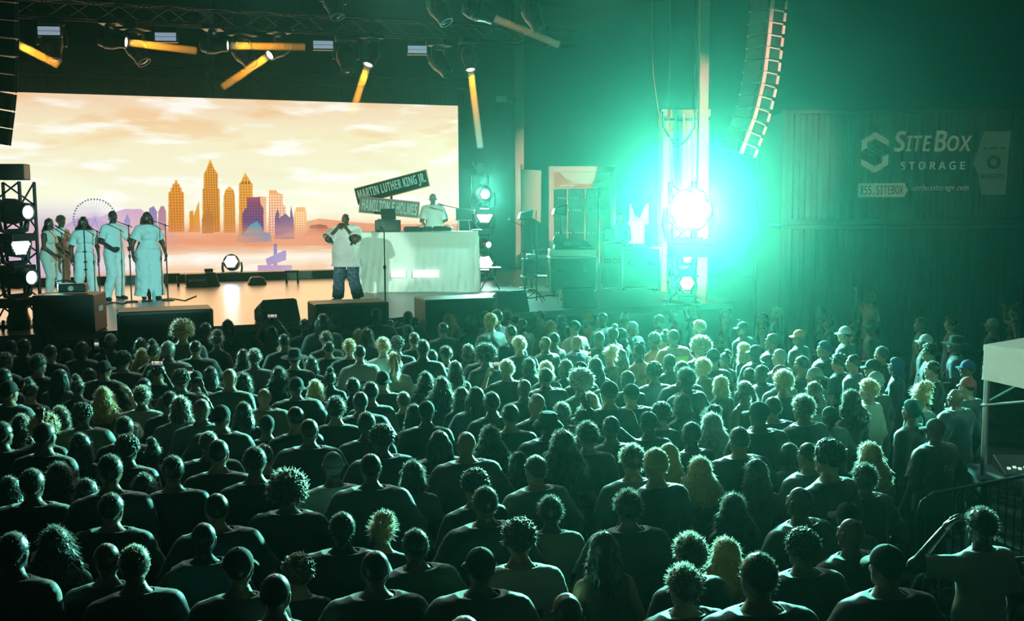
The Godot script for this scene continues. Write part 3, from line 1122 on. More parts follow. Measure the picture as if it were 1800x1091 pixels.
func sub(label: String, at: Vector3, size: Vector3, turn: float, group: String) -> void:
	var o := thing("bass_speaker", label, "speaker", at, turn, group)
	var b := MB.new()
	b.box(Vector3(0, size.y / 2, 0), size, Basis(), 0.02)
	part(o, "cabinet", b.mesh(), M.black)
	b = MB.new()
	b.box(Vector3(0, size.y / 2, size.z / 2 + 0.008), Vector3(size.x - 0.1, size.y - 0.1, 0.016), Basis(), 0.006)
	part(o, "grille", b.mesh(), M.grille)
	for s in [-1.0, 1.0]:
		b = MB.new()
		b.box(Vector3(s * (size.x / 2 + 0.006), size.y * 0.6, 0), Vector3(0.012, 0.08, 0.2), Basis(), 0.004)
		part(o, "handle", b.mesh(), M.steel)

func speakers() -> void:
	for e in [[290, 205, 375, "before the singers"], [612, 547, 677, "before the performer in white"], [799, 737, 860, "before the white draped table"]]:
		var p := upright(e[0], 560, EDGE + NRM * 0.40)
		var w := (upright(e[2], 560, EDGE + NRM * 0.78) - upright(e[1], 560, EDGE + NRM * 0.78)).length()
		for k in 2:
			sub("black bass speaker %s of the stack %s" % [["at the bottom", "on top"][k], e[3]], Vector3(p.x, 1.005 * k, p.z), Vector3(w, 1.0, 0.74), TURN, "bass speakers stacked before the stage")
	sub("black bass speaker standing on the deck beside the lamp tower", level(124, 585, DECK) - NRM * 0.3, Vector3(0.93, 0.60, 0.7), TURN * 0.3, "bass speakers on the deck")
	var p := level(124, 585, DECK) - NRM * 0.3 + Vector3(0, 0.6, 0)
	var o := thing("fog_machine", "black fog machine lying on the bass speaker", "fog machine", p + Vector3(0.06, 0, 0), 0.2)
	var b := MB.new()
	b.box(Vector3(0, 0.09, 0), Vector3(0.42, 0.14, 0.26), Basis(), 0.02)
	part(o, "body", b.mesh(), M.black)
	b = MB.new()
	b.tube([Vector3(-0.2, 0.12, 0), Vector3(-0.24, 0.2, 0), Vector3(-0.1, 0.21, 0), Vector3(0.05, 0.17, 0)], 0.016, 6)
	part(o, "handle", b.mesh(), M.black)
	b = MB.new()
	b.lathe(Transform3D(Basis(Vector3.RIGHT, PI / 2), Vector3(0, 0.09, 0.13)), [Vector2(0.04, 0), Vector2(0.04, 0.05), Vector2(0.02, 0.05)], 10)
	part(o, "nozzle", b.mesh(), M.steel)
	wedge("black floor monitor between the speaker stacks before the singers", level(492, 566, DECK) - NRM * 0.2, TURN + 0.25)
	wedge("black floor monitor beside the white draped table", level(902, 549, DECK) - NRM * 0.2, TURN + 0.1)
	wedge("black floor monitor before the road cases", level(1022, 541, DECK) - NRM * 0.2, TURN - 0.2)

# straight microphone stand, optionally with a boom; the microphone is its part
func mic_stand(label: String, at: Vector3, h: float, boom: Vector3, round_base: bool, mic := true) -> void:
	var o := thing("microphone_stand", label, "stand", at, 0.0, "microphone stands")
	var b := MB.new()
	if round_base:
		b.lathe(Transform3D(), [Vector2(0.13, 0), Vector2(0.13, 0.015), Vector2(0.11, 0.03), Vector2(0.02, 0.04)], 18)
	else:
		for s in 3:
			b.tube([Vector3(0, 0.22, 0), Vector3(sin(s * 2.1 + 0.4) * 0.32, 0.015, cos(s * 2.1 + 0.4) * 0.32)], 0.012, 6)
	part(o, "base", b.mesh(), M.black)
	b = MB.new()
	b.tube([Vector3(0, 0.03, 0), Vector3(0, h * 0.6, 0)], 0.014, 7)
	b.tube([Vector3(0, h * 0.58, 0), Vector3(0, h * 0.62, 0)], 0.024, 8)
	b.tube([Vector3(0, h * 0.6, 0), Vector3(0, h, 0)], 0.010, 7)
	part(o, "pole", b.mesh(), M.black)
	var tip := Vector3(0, h, 0)
	if boom.length() > 0.01:
		b = MB.new()
		b.tube([tip - boom * 0.35, tip + boom], 0.009, 6)
		b.ball(tip, Vector3.ONE * 0.022, 8, 5)
		part(o, "boom", b.mesh(), M.black)
		tip += boom
	if mic:
		var d := (boom.normalized() if boom.length() > 0.01 else Vector3(-0.4, 0.25, -0.8)).normalized()
		var x := beam_look(tip, d) * Transform3D(Basis(Vector3.RIGHT, -PI / 2), Vector3.ZERO)
		b = MB.new()
		b.lathe(x, [Vector2(0.010, 0), Vector2(0.016, 0.12), Vector2(0.02, 0.15)], 10)
		var mc := part(o, "microphone", b.mesh(), M.black)
		b = MB.new()
		b.ball(x * Vector3(0, 0.17, 0), Vector3.ONE * 0.027, 10, 7)
		part(mc, "microphone_head", b.mesh(), M.steel)

func road_case(label: String, at: Vector3, size: Vector3, turn: float, m: Material, group := "road cases") -> Node3D:
	var o := thing("road_case", label, "case", at, turn, group)
	var b := MB.new()
	b.box(Vector3(0, size.y / 2 + 0.08, 0), size, Basis(), 0.01)
	part(o, "body", b.mesh(), m)
	for sx in [-1.0, 1.0]:
		for sz in [-1.0, 1.0]:
			b = MB.new()
			b.box(Vector3(sx * size.x / 2, size.y / 2 + 0.08, sz * size.z / 2), Vector3(0.04, size.y + 0.02, 0.04), Basis(), 0.006)
			part(o, "edge", b.mesh(), M.alu)
			b = MB.new()
			b.lathe(Transform3D(Basis(Vector3.FORWARD, PI / 2), Vector3(sx * (size.x / 2 - 0.08) - 0.015, 0.04, sz * (size.z / 2 - 0.08))), [Vector2(0.04, 0), Vector2(0.04, 0.03)], 10)
			part(o, "caster", b.mesh(), M.rubber)
	for sy in [0.0, 1.0]:
		for sz in [-1.0, 1.0]:
			b = MB.new()
			b.box(Vector3(0, 0.08 + sy * size.y, sz * size.z / 2), Vector3(size.x + 0.02, 0.04, 0.04), Basis(), 0.006)
			part(o, "edge", b.mesh(), M.alu)
		for sx in [-1.0, 1.0]:
			b = MB.new()
			b.box(Vector3(sx * size.x / 2, 0.08 + sy * size.y, 0), Vector3(0.04, 0.04, size.z + 0.02), Basis(), 0.006)
			part(o, "edge", b.mesh(), M.alu)
	for s in [-0.25, 0.25]:
		b = MB.new()
		b.box(Vector3(s * size.x, 0.08 + size.y * 0.62, size.z / 2 + 0.008), Vector3(0.16, 0.09, 0.016), Basis(), 0.01)
		part(o, "handle", b.mesh(), M.black)
	return o

func laptop(label: String, at: Vector3, turn: float, tilt: float) -> void:
	var o := thing("laptop", label, "laptop", at, turn, "laptops on the table")
	var b := MB.new()
	b.box(Vector3(0, 0.01, 0), Vector3(0.36, 0.02, 0.25), Basis(), 0.004)
	part(o, "keyboard", b.mesh(), M.case)
	b = MB.new()
	b.box(Vector3(0, 0.12, 0), Vector3(0.36, 0.24, 0.012), Basis(), 0.004)
	var l := part(o, "lid", b.mesh(), M.case, Vector3(0, 0.02, 0.12))
	l.rotation.x = tilt

func table_and_decks() -> void:
	var front := level(738, 513, DECK)
	var w := 2.66
	var hgt := 1.36
	var dep := 0.85
	var base := Vector3(front.x, DECK, front.z - dep / 2)
	var o := thing("performance_table", "tall folding table hidden under the white cloth", "table", base, 0.02)
	var b := MB.new()
	b.box(Vector3(0, hgt - 0.03, 0), Vector3(w - 0.06, 0.04, dep - 0.06), Basis(), 0.006)
	part(o, "table_top", b.mesh(), M.black)
	for sx in [-1.0, 1.0]:
		for sz in [-1.0, 1.0]:
			b = MB.new()
			b.tube([Vector3(sx * (w / 2 - 0.1), 0, sz * (dep / 2 - 0.1)), Vector3(sx * (w / 2 - 0.1), hgt - 0.05, sz * (dep / 2 - 0.1))], 0.02, 8)
			part(o, "leg", b.mesh(), M.steel)
	# cloth: up over the top and down three sides, in folds, spreading on the deck
	var n := FastNoiseLite.new()
	n.seed = 31
	n.frequency = 1.3
	var g := []
	var prof := [[-0.42, hgt + 0.004], [0.0, hgt + 0.004], [0.40, hgt + 0.004], [0.43, hgt - 0.01]]
	for i in 15:
		prof.append([0.445 + 0.012 * i / 14.0, hgt - 0.02 - (hgt - 0.03) * (i + 1) / 15.0])
	for q in prof:
		var row := []
		for j in 121:
			var u := -1.0 + 2.0 * j / 120.0
			var x := u * w / 2
			var t: float = clampf((hgt - q[1]) / hgt, 0.0, 1.0)
			# long swags drawn towards the corners
			var fold := 0.035 * sin((u * 0.8 + t * 1.1) * 9.0 + 2.0 * n.get_noise_2d(x, t * 2.0)) * t + 0.05 * n.get_noise_2d(x * 1.3, q[1] * 1.6 + x * 0.8) * t + 0.012 * sin(u * 52.0 + t * 5.0) * t
			var flare := 1.0 + 0.02 * t + (0.03 * t * t if u < 0.0 else 0.0)
			row.append(Vector3(x * flare, q[1], q[0] + (fold + 0.05 * t * t if q[0] > 0.42 else 0.0)))
		g.append(row)
	b = MB.new()
	b.sheet(g)
	for s in [0, 120]:
		var side := []
		for i in g.size():
			var p: Vector3 = g[i][s]
			var row := []
			for j in 9:
				row.append(Vector3(p.x + (0.02 * sin(j * 1.8 + i * 0.4)) * clampf((hgt - p.y), 0, 1), p.y, lerpf(p.z, -0.42, j / 8.0)) if i > 3 else Vector3(p.x, p.y, minf(p.z, 0.42)))
			side.append(row)
		b.sheet(side.slice(4))
	one("tablecloth", b.mesh(), M.cloth, "white cloth hanging in folds over the performance table", "tablecloth", base, 0.02)
	for i in 3:
		var p := [700, 741, 762][i] as float
		var q := upright(p, 481, base + Vector3(0, 0, dep / 2 + 0.16))
		q = deep(p, 481, -base.z - dep / 2 - 0.14)
		b = MB.new()
		b.box(Vector3.ZERO, Vector3([0.33, 0.40, 0.24][i], 0.17, 0.02), Basis(), 0.004)
		one("light_panel", b.mesh(), glowing(Color(0.97, 1.0, 0.98), 1.1), "small bright light panel on the white cloth, %s of three" % ["first beside the microphone stand", "middle and widest", "narrowest"][i], "lamp", q, 0.02, "light panels on the cloth")
	# gear on the table
	var top := base + Vector3(0, hgt + 0.01, 0)
	var at := func_at(682, top)
	b = MB.new()
	b.box(Vector3(0, 0.13, 0), Vector3(0.56, 0.26, 0.36), Basis(), 0.015)
	one("equipment_case", b.mesh(), M.case, "dark equipment case on the draped table under a laptop", "case", at, 0.0)
	laptop("open laptop on the dark case behind the street signs", at + Vector3(-0.02, 0.265, 0.02), PI - 0.25, -0.25)
	for i in 2:
		at = func_at([728, 778][i], top)
		var d := thing("turntable", "black turntable on the draped table, %s" % ["beside the dark case", "before the performer in the cap"][i], "turntable", at + Vector3(0, 0, 0.05), 0.0, "turntables")
		b = MB.new()
		b.box(Vector3(0, 0.05, 0), Vector3(0.44, 0.09, 0.36), Basis(), 0.012)
		part(d, "plinth", b.mesh(), M.black)
		b = MB.new()
		b.lathe(Transform3D(Basis(), Vector3(-0.04, 0.095, 0)), [Vector2(0.165, 0), Vector2(0.165, 0.02), Vector2(0.01, 0.024)], 28)
		part(d, "platter", b.mesh(), M.gloss)
		b = MB.new()
		b.tube([Vector3(0.17, 0.11, -0.12), Vector3(0.17, 0.15, -0.1), Vector3(0.15, 0.14, 0.04), Vector3(0.08, 0.125, 0.09)], 0.008, 6)
		part(d, "tone_arm", b.mesh(), M.steel)
	at = func_at(753, top)
	var mx := thing("mixer", "small black mixer between the two turntables", "mixer", at + Vector3(0, 0, 0.04), 0.0)
	b = MB.new()
	b.box(Vector3(0, 0.055, 0), Vector3(0.19, 0.10, 0.34), Basis(), 0.01)
	part(mx, "body", b.mesh(), M.black)
	for i in 6:
		b = MB.new()
		b.lathe(Transform3D(), [Vector2(0.012, 0), Vector2(0.01, 0.025)], 8)
		part(mx, "knob", b.mesh(), M.steel, Vector3(-0.06 + 0.06 * (i % 3), 0.105, -0.08 + 0.08 * (i / 3)))
	at = func_at(815, top)
	b = MB.new()
	for sx in [-0.15, 0.15]:
		b.tube([Vector3(sx, 0, -0.1), Vector3(sx * 0.8, 0.24, 0.0), Vector3(sx, 0, 0.12)], 0.012, 6)
	b.box(Vector3(0, 0.245, 0), Vector3(0.36, 0.012, 0.26))
	one("laptop_stand", b.mesh(), M.steel, "folding metal laptop stand at the table end", "stand", at)
	laptop("open laptop raised on a metal stand", at + Vector3(0, 0.255, 0), PI, -0.15)
	mic_stand("desk microphone stand with boom reaching to the man in the cap", func_at(838, top) + Vector3(0, 0, -0.05), 0.42, Vector3(-0.72, 0.16, -0.1), true)
	mic_stand("straight microphone stand before the white draped table", level(678, 566, DECK), 1.55, Vector3.ZERO, true)
	# riser the man behind the table stands on
	b = MB.new()
	b.box(Vector3(0, 0.22, 0), Vector3(2.2, 0.44, 1.2), Basis(), 0.01)
	one("riser", b.mesh(), M.black, "black riser behind the draped table", "platform", base + Vector3(0, 0, -1.1))
	# street name signs on a post behind the table
	var post := deep(688, 350, -base.z + 0.95)
	b = MB.new()
	b.tube([Vector3(post.x, DECK, post.z), Vector3(post.x, post.y + 0.2, post.z)], 0.03, 10)
	one("sign_post", b.mesh(), M.dark_truss, "dark post carrying two street name signs behind the table", "post")
	name_sign("upper green street name sign rising to one end behind the table", "MARTIN LUTHER KING JR.", deep(689, 329, -base.z + 0.87), 1.86, 0.40, 0.22, 0.235)
	name_sign("lower green street name sign tilted over the laptop", "HAMILTON E HOLMES", deep(684.5, 364, -base.z + 0.74), 1.42, 0.39, -0.2, -0.105)
	# gear between the table and the tower
	b = MB.new()
	b.box(Vector3(0, 0.5, 0), Vector3(0.5, 0.03, 0.5), Basis(), 0.004)
	for sx in [-1.0, 1.0]:
		b.tube([Vector3(sx * 0.22, 0, 0.22), Vector3(sx * -0.05, 0.5, -0.2)], 0.015, 6)
	one("side_stand", b.mesh(), M.truss, "low folding stand beside the white cloth", "stand", level(862, 508, DECK))

func func_at(px: float, top: Vector3) -> Vector3:
	var p := deep(px, 400, -top.z)
	return Vector3(p.x, top.y, top.z)

func name_sign(label: String, s: String, at: Vector3, w: float, h: float, yaw: float, roll: float) -> void:
	var o := thing("street_sign", label, "sign", at, 0.0, "street name signs")
	o.rotation = Vector3(0, -yaw, roll)
	var b := MB.new()
	b.box(Vector3.ZERO, Vector3(w, h, 0.05), Basis(), 0.006)
	part(o, "frame", b.mesh(), M.sign_edge)
	b = MB.new()
	b.box(Vector3(0, 0, 0.024), Vector3(w - 0.04, h - 0.04, 0.012))
	var pl := part(o, "plate", b.mesh(), M.sign)
	var t := words(s, 0.3, 0.012)
	var box := t.get_aabb()
	var k := part(pl, "lettering", t, M.white)
	k.position = Vector3(0, 0, 0.036)
	k.scale = Vector3((w - 0.12) / box.size.x, (h - 0.12) / box.size.y, 1)
	k.position -= Vector3(box.get_center().x * k.scale.x, box.get_center().y * k.scale.y, 0)

func stage_bits() -> void:
	# low things along the foot of the screen
	var b := MB.new()
	b.box(Vector3(0, 0.3, 0), Vector3(0.36, 0.05, 0.3), Basis(), 0.006)
	for sx in [-0.14, 0.14]:
		b.box(Vector3(sx, 0.14, 0), Vector3(0.05, 0.28, 0.26), Basis(), 0.005)
	one("bench", b.mesh(), M.black, "small black bench behind the singer in wide trousers", "bench", level(303, 503, DECK), TURN)
	one("low_table", b.mesh(), M.black, "small black table before the picture of a sign post", "table", level(514, 497, DECK), TURN * 0.5)
	var p := level(346, 503, DECK)
	b = MB.new()
	b.box(Vector3(0, 0.17, 0), Vector3(0.52, 0.30, 0.4), Basis(), 0.015)
	var o := thing("haze_machine", "boxy black haze machine before the video screen", "fog machine", p, TURN)
	part(o, "body", b.mesh(), M.black)
	var t := words("DIFFUSION", 0.08, 0.004)
	var w := part(o, "lettering", t, M.print, Vector3(0, 0.16, 0.203))
	w.scale = Vector3.ONE * (0.4 / t.get_aabb().size.x)
	b = MB.new()
	b.hexa([Vector3(-0.2, 0, -0.2), Vector3(0.24, 0, -0.2), Vector3(0.24, 0, 0.2), Vector3(-0.2, 0, 0.2), Vector3(-0.12, 0.34, -0.14), Vector3(0.1, 0.34, -0.14), Vector3(0.14, 0.34, 0.14), Vector3(-0.12, 0.34, 0.14)], Transform3D(), 0.02)
	b.box(Vector3(-0.02, 0.39, 0), Vector3(0.2, 0.08, 0.2), Basis(), 0.01)
	one("fan_unit", b.mesh(), M.black, "black fan unit beside the haze machine", "fan", level(370, 503, DECK) - NRM * 0.15, TURN)
	b = MB.new()
	b.hexa([Vector3(-0.24, 0, -0.15), Vector3(0.24, 0, -0.15), Vector3(0.24, 0, 0.15), Vector3(-0.24, 0, 0.15), Vector3(-0.16, 0.2, -0.1), Vector3(0.12, 0.2, -0.1), Vector3(0.16, 0.2, 0.1), Vector3(-0.16, 0.2, 0.1)], Transform3D(), 0.03)
	b.tube([Vector3(-0.1, 0.2, 0), Vector3(-0.06, 0.27, 0), Vector3(0.05, 0.27, 0), Vector3(0.08, 0.2, 0)], 0.012, 6)
	one("gear_bag", b.mesh(), M.black, "black gear bag with a handle beside the wash lamp", "bag", level(452, 500, DECK), TURN)
	# bottles at the feet of the singer in wide trousers
	for i in 2:
		b = MB.new()
		b.lathe(Transform3D(), [Vector2(0.033, 0), Vector2(0.035, 0.02), Vector2(0.035, 0.15), Vector2(0.014, 0.2), Vector2(0.014, 0.23)], 12)
		var q := thing("bottle", ["dark bottle", "clear water bottle"][i] + " at the feet of the singer in wide trousers", "bottle", level([263, 271][i], [527, 529][i], DECK))
		part(q, "flask", b.mesh(), mat([Color(0.2, 0.07, 0.03), Color(0.6, 0.75, 0.75)][i], 0.15))
		b = MB.new()
		b.lathe(Transform3D(), [Vector2(0.015, 0.225), Vector2(0.015, 0.25)], 10)
		part(q, "cap", b.mesh(), M.white)
	# cables on the deck
	for e in [[[250, 530], [275, 527], [300, 524], [325, 528], [345, 520]], [[180, 536], [200, 531], [215, 534], [235, 528]], [[900, 520], [930, 524], [965, 519], [1000, 523], [1040, 519]], [[690, 560], [720, 556], [735, 561], [700, 567]]]:
		var pts := []
		for q in e:
			pts.append(level(q[0], q[1], DECK + 0.012))
		b = MB.new()
		b.tube(pts, 0.012, 6)
		one("cable", b.mesh(), M.rubber, "black cable lying on the deck " + ["at the singers' stands", "near the fog machine", "before the road cases", "beside the draped table's microphone"][[250, 180, 900, 690].find(e[0][0])], "cable", Vector3.ZERO)
	mic_stand("microphone stand of the singer in the sleeveless top", level(116, 527, DECK) + NRM * 0.42, 1.42, Vector3(-0.16, 0.10, -0.05), true)
	mic_stand("microphone stand of the singer with big curls", level(134, 523, DECK) + NRM * 0.42, 1.36, Vector3(-0.2, 0.12, 0), true)
	mic_stand("microphone stand of the singer in the short jacket", level(177, 527, DECK) + NRM * 0.42, 1.46, Vector3(-0.16, 0.1, 0), true)
	mic_stand("microphone stand of the man in the polo shirt", level(231, 528, DECK) + NRM * 0.42, 1.58, Vector3(-0.22, 0.08, 0), true)
	mic_stand("microphone stand of the singer in wide trousers", level(294, 525, DECK) + NRM * 0.42, 1.58, Vector3(-0.22, 0.08, 0), true)
	var sp := level(154, 541, DECK)
	o = thing("pole_stand", "thin pole topped by a small black box before the singers", "stand", sp)
	b = MB.new()
	b.tube([Vector3.ZERO, Vector3(0, 1.72, 0)], 0.012, 6)
	for y in [0.75, 0.9, 1.1]:
		b.box(Vector3(0, y, 0), Vector3(0.05, 0.03, 0.05))
	part(o, "pole", b.mesh(), M.black)
	b = MB.new()
	b.box(Vector3(0, 1.75, 0), Vector3(0.09, 0.06, 0.05), Basis(), 0.006)
	part(o, "box", b.mesh(), M.black)
	b = MB.new()
	b.lathe(Transform3D(), [Vector2(0.12, 0), Vector2(0.12, 0.012), Vector2(0.02, 0.03)], 14)
	part(o, "base", b.mesh(), M.black)

func wing() -> void:
	var b: MB
	# stands past the table
	mic_stand("microphone stand with a white-tipped microphone before the blue drum case", level(921, 506, DECK), 1.45, Vector3(-0.2, 0.1, 0.05), true)
	mic_stand("boom stand with its arm tipped up before the road cases", level(935, 510, DECK), 1.4, Vector3(-0.16, 0.34, 0), true, false)
	mic_stand("tall bare stand on three legs before the road cases", level(943, 531, DECK), 1.85, Vector3.ZERO, false, false)
	# box-shaped lamps on stands
	for e in [[925, 378, 24.6, "beside the white panel"], [985, 370, 24.2, "before the printed display frame"]]:
		var p := deep(e[0], e[1], e[2])
		var o := thing("hooded_lamp", "black hooded lamp on a thin stand " + e[3], "stage lamp", Vector3(p.x, DECK, p.z), 0.3, "hooded lamps on stands")
		b = MB.new()
		b.tube([Vector3.ZERO, Vector3(0, p.y - DECK, 0)], 0.016, 7)
		for s in 3:
			b.tube([Vector3(0, 0.3, 0), Vector3(sin(s * 2.1) * 0.35, 0.015, cos(s * 2.1) * 0.35)], 0.012, 6)
		part(o, "stand", b.mesh(), M.black)
		b = MB.new()
		b.hexa([Vector3(-0.2, -0.1, -0.1), Vector3(0.12, -0.12, -0.1), Vector3(0.12, -0.12, 0.1), Vector3(-0.2, -0.1, 0.1), Vector3(-0.16, 0.06, -0.08), Vector3(0.16, 0.14, -0.08), Vector3(0.16, 0.14, 0.08), Vector3(-0.16, 0.06, 0.08)], Transform3D(Basis(), Vector3(0, p.y - DECK, 0)), 0.02)
		part(o, "hood", b.mesh(), M.black)
	# drum case, shelf and road cases
	var p := level(932, 512, DECK)
	b = MB.new()
	b.lathe(Transform3D(Basis(), Vector3(0, 0, 0)), [Vector2(0.17, 0), Vector2(0.17, 0.32), Vector2(0.19, 0.34), Vector2(0.19, 0.39), Vector2(0.02, 0.405)], 22)
	var tb := thing("work_table", "low table with a pale top before the big road case", "table", level(946, 512, DECK) - Vector3(0, 0, 0.35), 0.0)
	var t := MB.new()
	t.box(Vector3(0, 0.32, 0), Vector3(0.78, 0.03, 0.5), Basis(), 0.005)
	part(tb, "shelf", t.mesh(), M.column)
	t = MB.new()
	t.box(Vector3(0.05, 0.80, 0), Vector3(0.62, 0.07, 0.5), Basis(), 0.008)
	part(tb, "table_top", t.mesh(), M.white)
	for sx in [-0.3, 0.36]:
		for sz in [-0.2, 0.2]:
			t = MB.new()
			t.box(Vector3(sx, 0.39, sz), Vector3(0.04, 0.78, 0.04), Basis(), 0.004)
			part(tb, "leg", t.mesh(), M.black)
	one("drum_case", b.mesh(), mat(Color(0.32, 0.40, 0.48), 0.6), "round blue-grey drum case on the low table's shelf", "case", tb.position + Vector3(-0.2, 0.34, 0.0))
	t = MB.new()
	t.box(Vector3(0, 0.05, 0), Vector3(0.3, 0.09, 0.24), Basis(), 0.01)
	t.box(Vector3(0.1, 0.11, 0), Vector3(0.1, 0.05, 0.1), Basis(), 0.006)
	one("small_amplifier", t.mesh(), M.case, "small amplifier unit on the low table", "amplifier", tb.position + Vector3(0.05, 0.837, 0))
	var c1 := level(1007, 517, DECK) - Vector3(0, 0, 0.3)
	road_case("large grey carpeted road case with metal edges", c1, Vector3(1.02, 0.72, 0.55), 0.05, M.carpet)
	var o := thing("mixing_console", "sloped mixing console open on the large road case", "mixing console", c1 + Vector3(0, 0.825, 0), 0.05)
	t = MB.new()
	t.box(Vector3(0, 0.08, 0), Vector3(1.04, 0.16, 0.56), Basis(), 0.012)
	part(o, "tray", t.mesh(), M.alu)
	t = MB.new()
	t.hexa([Vector3(-0.42, 0.16, -0.24), Vector3(0.44, 0.16, -0.24), Vector3(0.44, 0.16, 0.24), Vector3(-0.42, 0.16, 0.24), Vector3(-0.36, 0.40, -0.22), Vector3(0.3, 0.36, -0.22), Vector3(0.44, 0.2, 0.22), Vector3(-0.40, 0.24, 0.22)], Transform3D(), 0.01)
	var dk := part(o, "desk", t.mesh(), M.case)
	for i in 18:
		t = MB.new()
		t.box(Vector3(-0.34 + 0.042 * i, 0.30 - 0.004 * i, 0.06), Vector3(0.012, 0.02, 0.18), Basis(Vector3.RIGHT, 0.35))
		part(dk, "fader", t.mesh(), M.steel)
	t = MB.new()
	t.lathe(Transform3D(Basis(Vector3.RIGHT, PI / 2), Vector3(-0.32, 0.34, 0.1)), [Vector2(0.12, -0.05), Vector2(0.12, 0.05)], 18)
	part(o, "cable_drum", t.mesh(), M.black)
	# rack case with the engineer behind it
	var c2 := level(1078, 512, DECK) - Vector3(0, 0, 0.3)
	road_case("tall narrow rack case with white edges before the engineer", c2, Vector3(0.42, 0.98, 0.5), -0.1, M.case)
	t = MB.new()
	t.box(Vector3(0, 0.02, 0), Vector3(0.3, 0.04, 0.3), Basis(), 0.006)
	t.box(Vector3(0, 0.2, -0.1), Vector3(0.34, 0.26, 0.03), Basis(Vector3.RIGHT, -0.2), 0.006)
	one("monitor", t.mesh(), M.case, "small monitor standing on the tall rack case", "monitor", c2 + Vector3(0, 1.085, 0), 0.6)
	var c3 := level(1130, 514, DECK) - Vector3(0, 0, 0.6)
	road_case("dark wide road case behind the rack case", c3, Vector3(0.85, 0.9, 0.6), 0.0, M.case)
	for i in 3:
		t = MB.new()
		t.box(Vector3(0, 0.04, 0), Vector3(0.22, 0.08, 0.2), Basis(), 0.01)
		t.box(Vector3(0.0, 0.045, 0.102), Vector3(0.16, 0.03, 0.006))
		one("receiver_unit", t.mesh(), [M.case, M.steel, M.black][i], "%s receiver unit on the dark wide road case" % ["grey", "silver", "black"][i], "receiver", c3 + Vector3(-0.28 + 0.28 * i, 0.992, 0.1), 0.1)
	# pale chair-back shaped panel and white board
	var q := deep(1118, 430, 25.4)
	t = MB.new()
	t.box(Vector3(0, 0.0, 0), Vector3(0.42, 0.62, 0.04), Basis(), 0.05)
	t.tube([Vector3(0, -0.3, 0), Vector3(0, DECK - q.y - 0.3, 0)], 0.03, 8)
	one("backrest_panel", t.mesh(), M.white, "pale padded panel on a post behind the engineer", "panel", Vector3(q.x, q.y + 0.3, q.z), 0.2)
	t = MB.new()
	t.prism(PackedVector2Array([Vector2(-0.26, -0.28), Vector2(0.26, -0.28), Vector2(0.26, 0.28), Vector2(0.2, 0.28), Vector2(0.0, -0.12), Vector2(-0.12, -0.02), Vector2(-0.22, 0.28), Vector2(-0.26, 0.28)]), 0.03, Transform3D())
	q = deep(1123, 376, 28.0)
	t.tube([Vector3(0, -0.28, 0.01), Vector3(0, DECK - q.y, 0.01)], 0.02, 6)
	one("notched_board", t.mesh(), M.column, "pale notched board on a post near the dazzling lamp", "board", q)
	q = deep(934, 342, 31.0)
	t = MB.new()
	t.hexa([Vector3(-0.30, -0.5, -0.02), Vector3(0.28, -0.85, -0.02), Vector3(0.28, -0.85, 0.02), Vector3(-0.30, -0.5, 0.02), Vector3(-0.30, 0.76, -0.02), Vector3(0.3, 0.72, -0.02), Vector3(0.3, 0.72, 0.02), Vector3(-0.30, 0.76, 0.02)], Transform3D(), 0.012)
	t.tube([Vector3(-0.3, 0.9, -0.03), Vector3(-0.3, DECK - q.y, -0.03)], 0.02, 6)
	one("white_panel", t.mesh(), M.white, "tall white panel with a slanted lower edge beside the column", "panel", q)
	# printed display frame with hooks
	q = deep(1023, 292, 32.0)
	var wd := 1.92
	var ht := q.y - DECK
	o = thing("display_frame", "tall white display frame with a printed header and hook rails", "display", Vector3(q.x, DECK, q.z), 0.02)
	for s in [-1.0, 1.0]:
		t = MB.new()
		t.box(Vector3(s * wd / 2, ht / 2, 0), Vector3(0.16, ht, 0.3), Basis(), 0.012)
		part(o, "post", t.mesh(), M.white)
	t = MB.new()
	t.box(Vector3(0, ht - 0.09, 0), Vector3(wd, 0.18, 0.3), Basis(), 0.012)
	part(o, "lintel", t.mesh(), M.white)
	t = MB.new()
	t.box(Vector3(0, ht - 0.44, 0.1), Vector3(wd - 0.16, 0.52, 0.03), Basis(), 0.006)
	part(o, "header", t.mesh(), M.white)
	t = MB.new()
	t.prism(PackedVector2Array([Vector2(-0.86, -0.24), Vector2(0.86, -0.24), Vector2(0.86, 0.18), Vector2(0.62, -0.02), Vector2(0.3, -0.12), Vector2(-0.2, -0.1), Vector2(-0.5, 0.05), Vector2(-0.7, 0.24), Vector2(-0.86, 0.24)]), 0.006, Transform3D(Basis(), Vector3(0, ht - 0.44, 0.117)))
	part(o, "printed_wave", t.mesh(), M.orange)
	var tx := words("LABENTURY", 0.12, 0.004)
	var tw := part(o, "lettering", tx, M.white, Vector3(-0.5, ht - 0.6, 0.127))
	tw.scale = Vector3.ONE * (0.5 / tx.get_aabb().size.x)
	t = MB.new()
	t.box(Vector3(0, ht / 2 - 0.1, -0.12), Vector3(wd - 0.1, ht - 0.2, 0.03))
	part(o, "back_board", t.mesh(), M.wall)
	for k in 3:
		var y: float = ht - [0.98, 1.35, 2.05][k]
		t = MB.new()
		t.box(Vector3(0, y, -0.07), Vector3(wd - 0.2, 0.03, 0.03))
		part(o, "rail", t.mesh(), M.wall)
		for i in 22:
			if (i * 7 + k * 3) % 5 == 0:
				continue
			t = MB.new()
			t.box(Vector3(-0.8 + 0.076 * i, y, -0.03), Vector3(0.016, 0.05, 0.05))
			part(o, "hook", t.mesh(), M.white)
	for s in [-0.45, 0.1, 0.55]:
		t = MB.new()
		t.tube([Vector3(s, 0.1, -0.08), Vector3(s, ht - 0.7, -0.08)], 0.035, 8)
		part(o, "upright", t.mesh(), M.steel)
	# small white sign box high beside the column
	q = deep(881, 174, 34.0)
	t = MB.new()
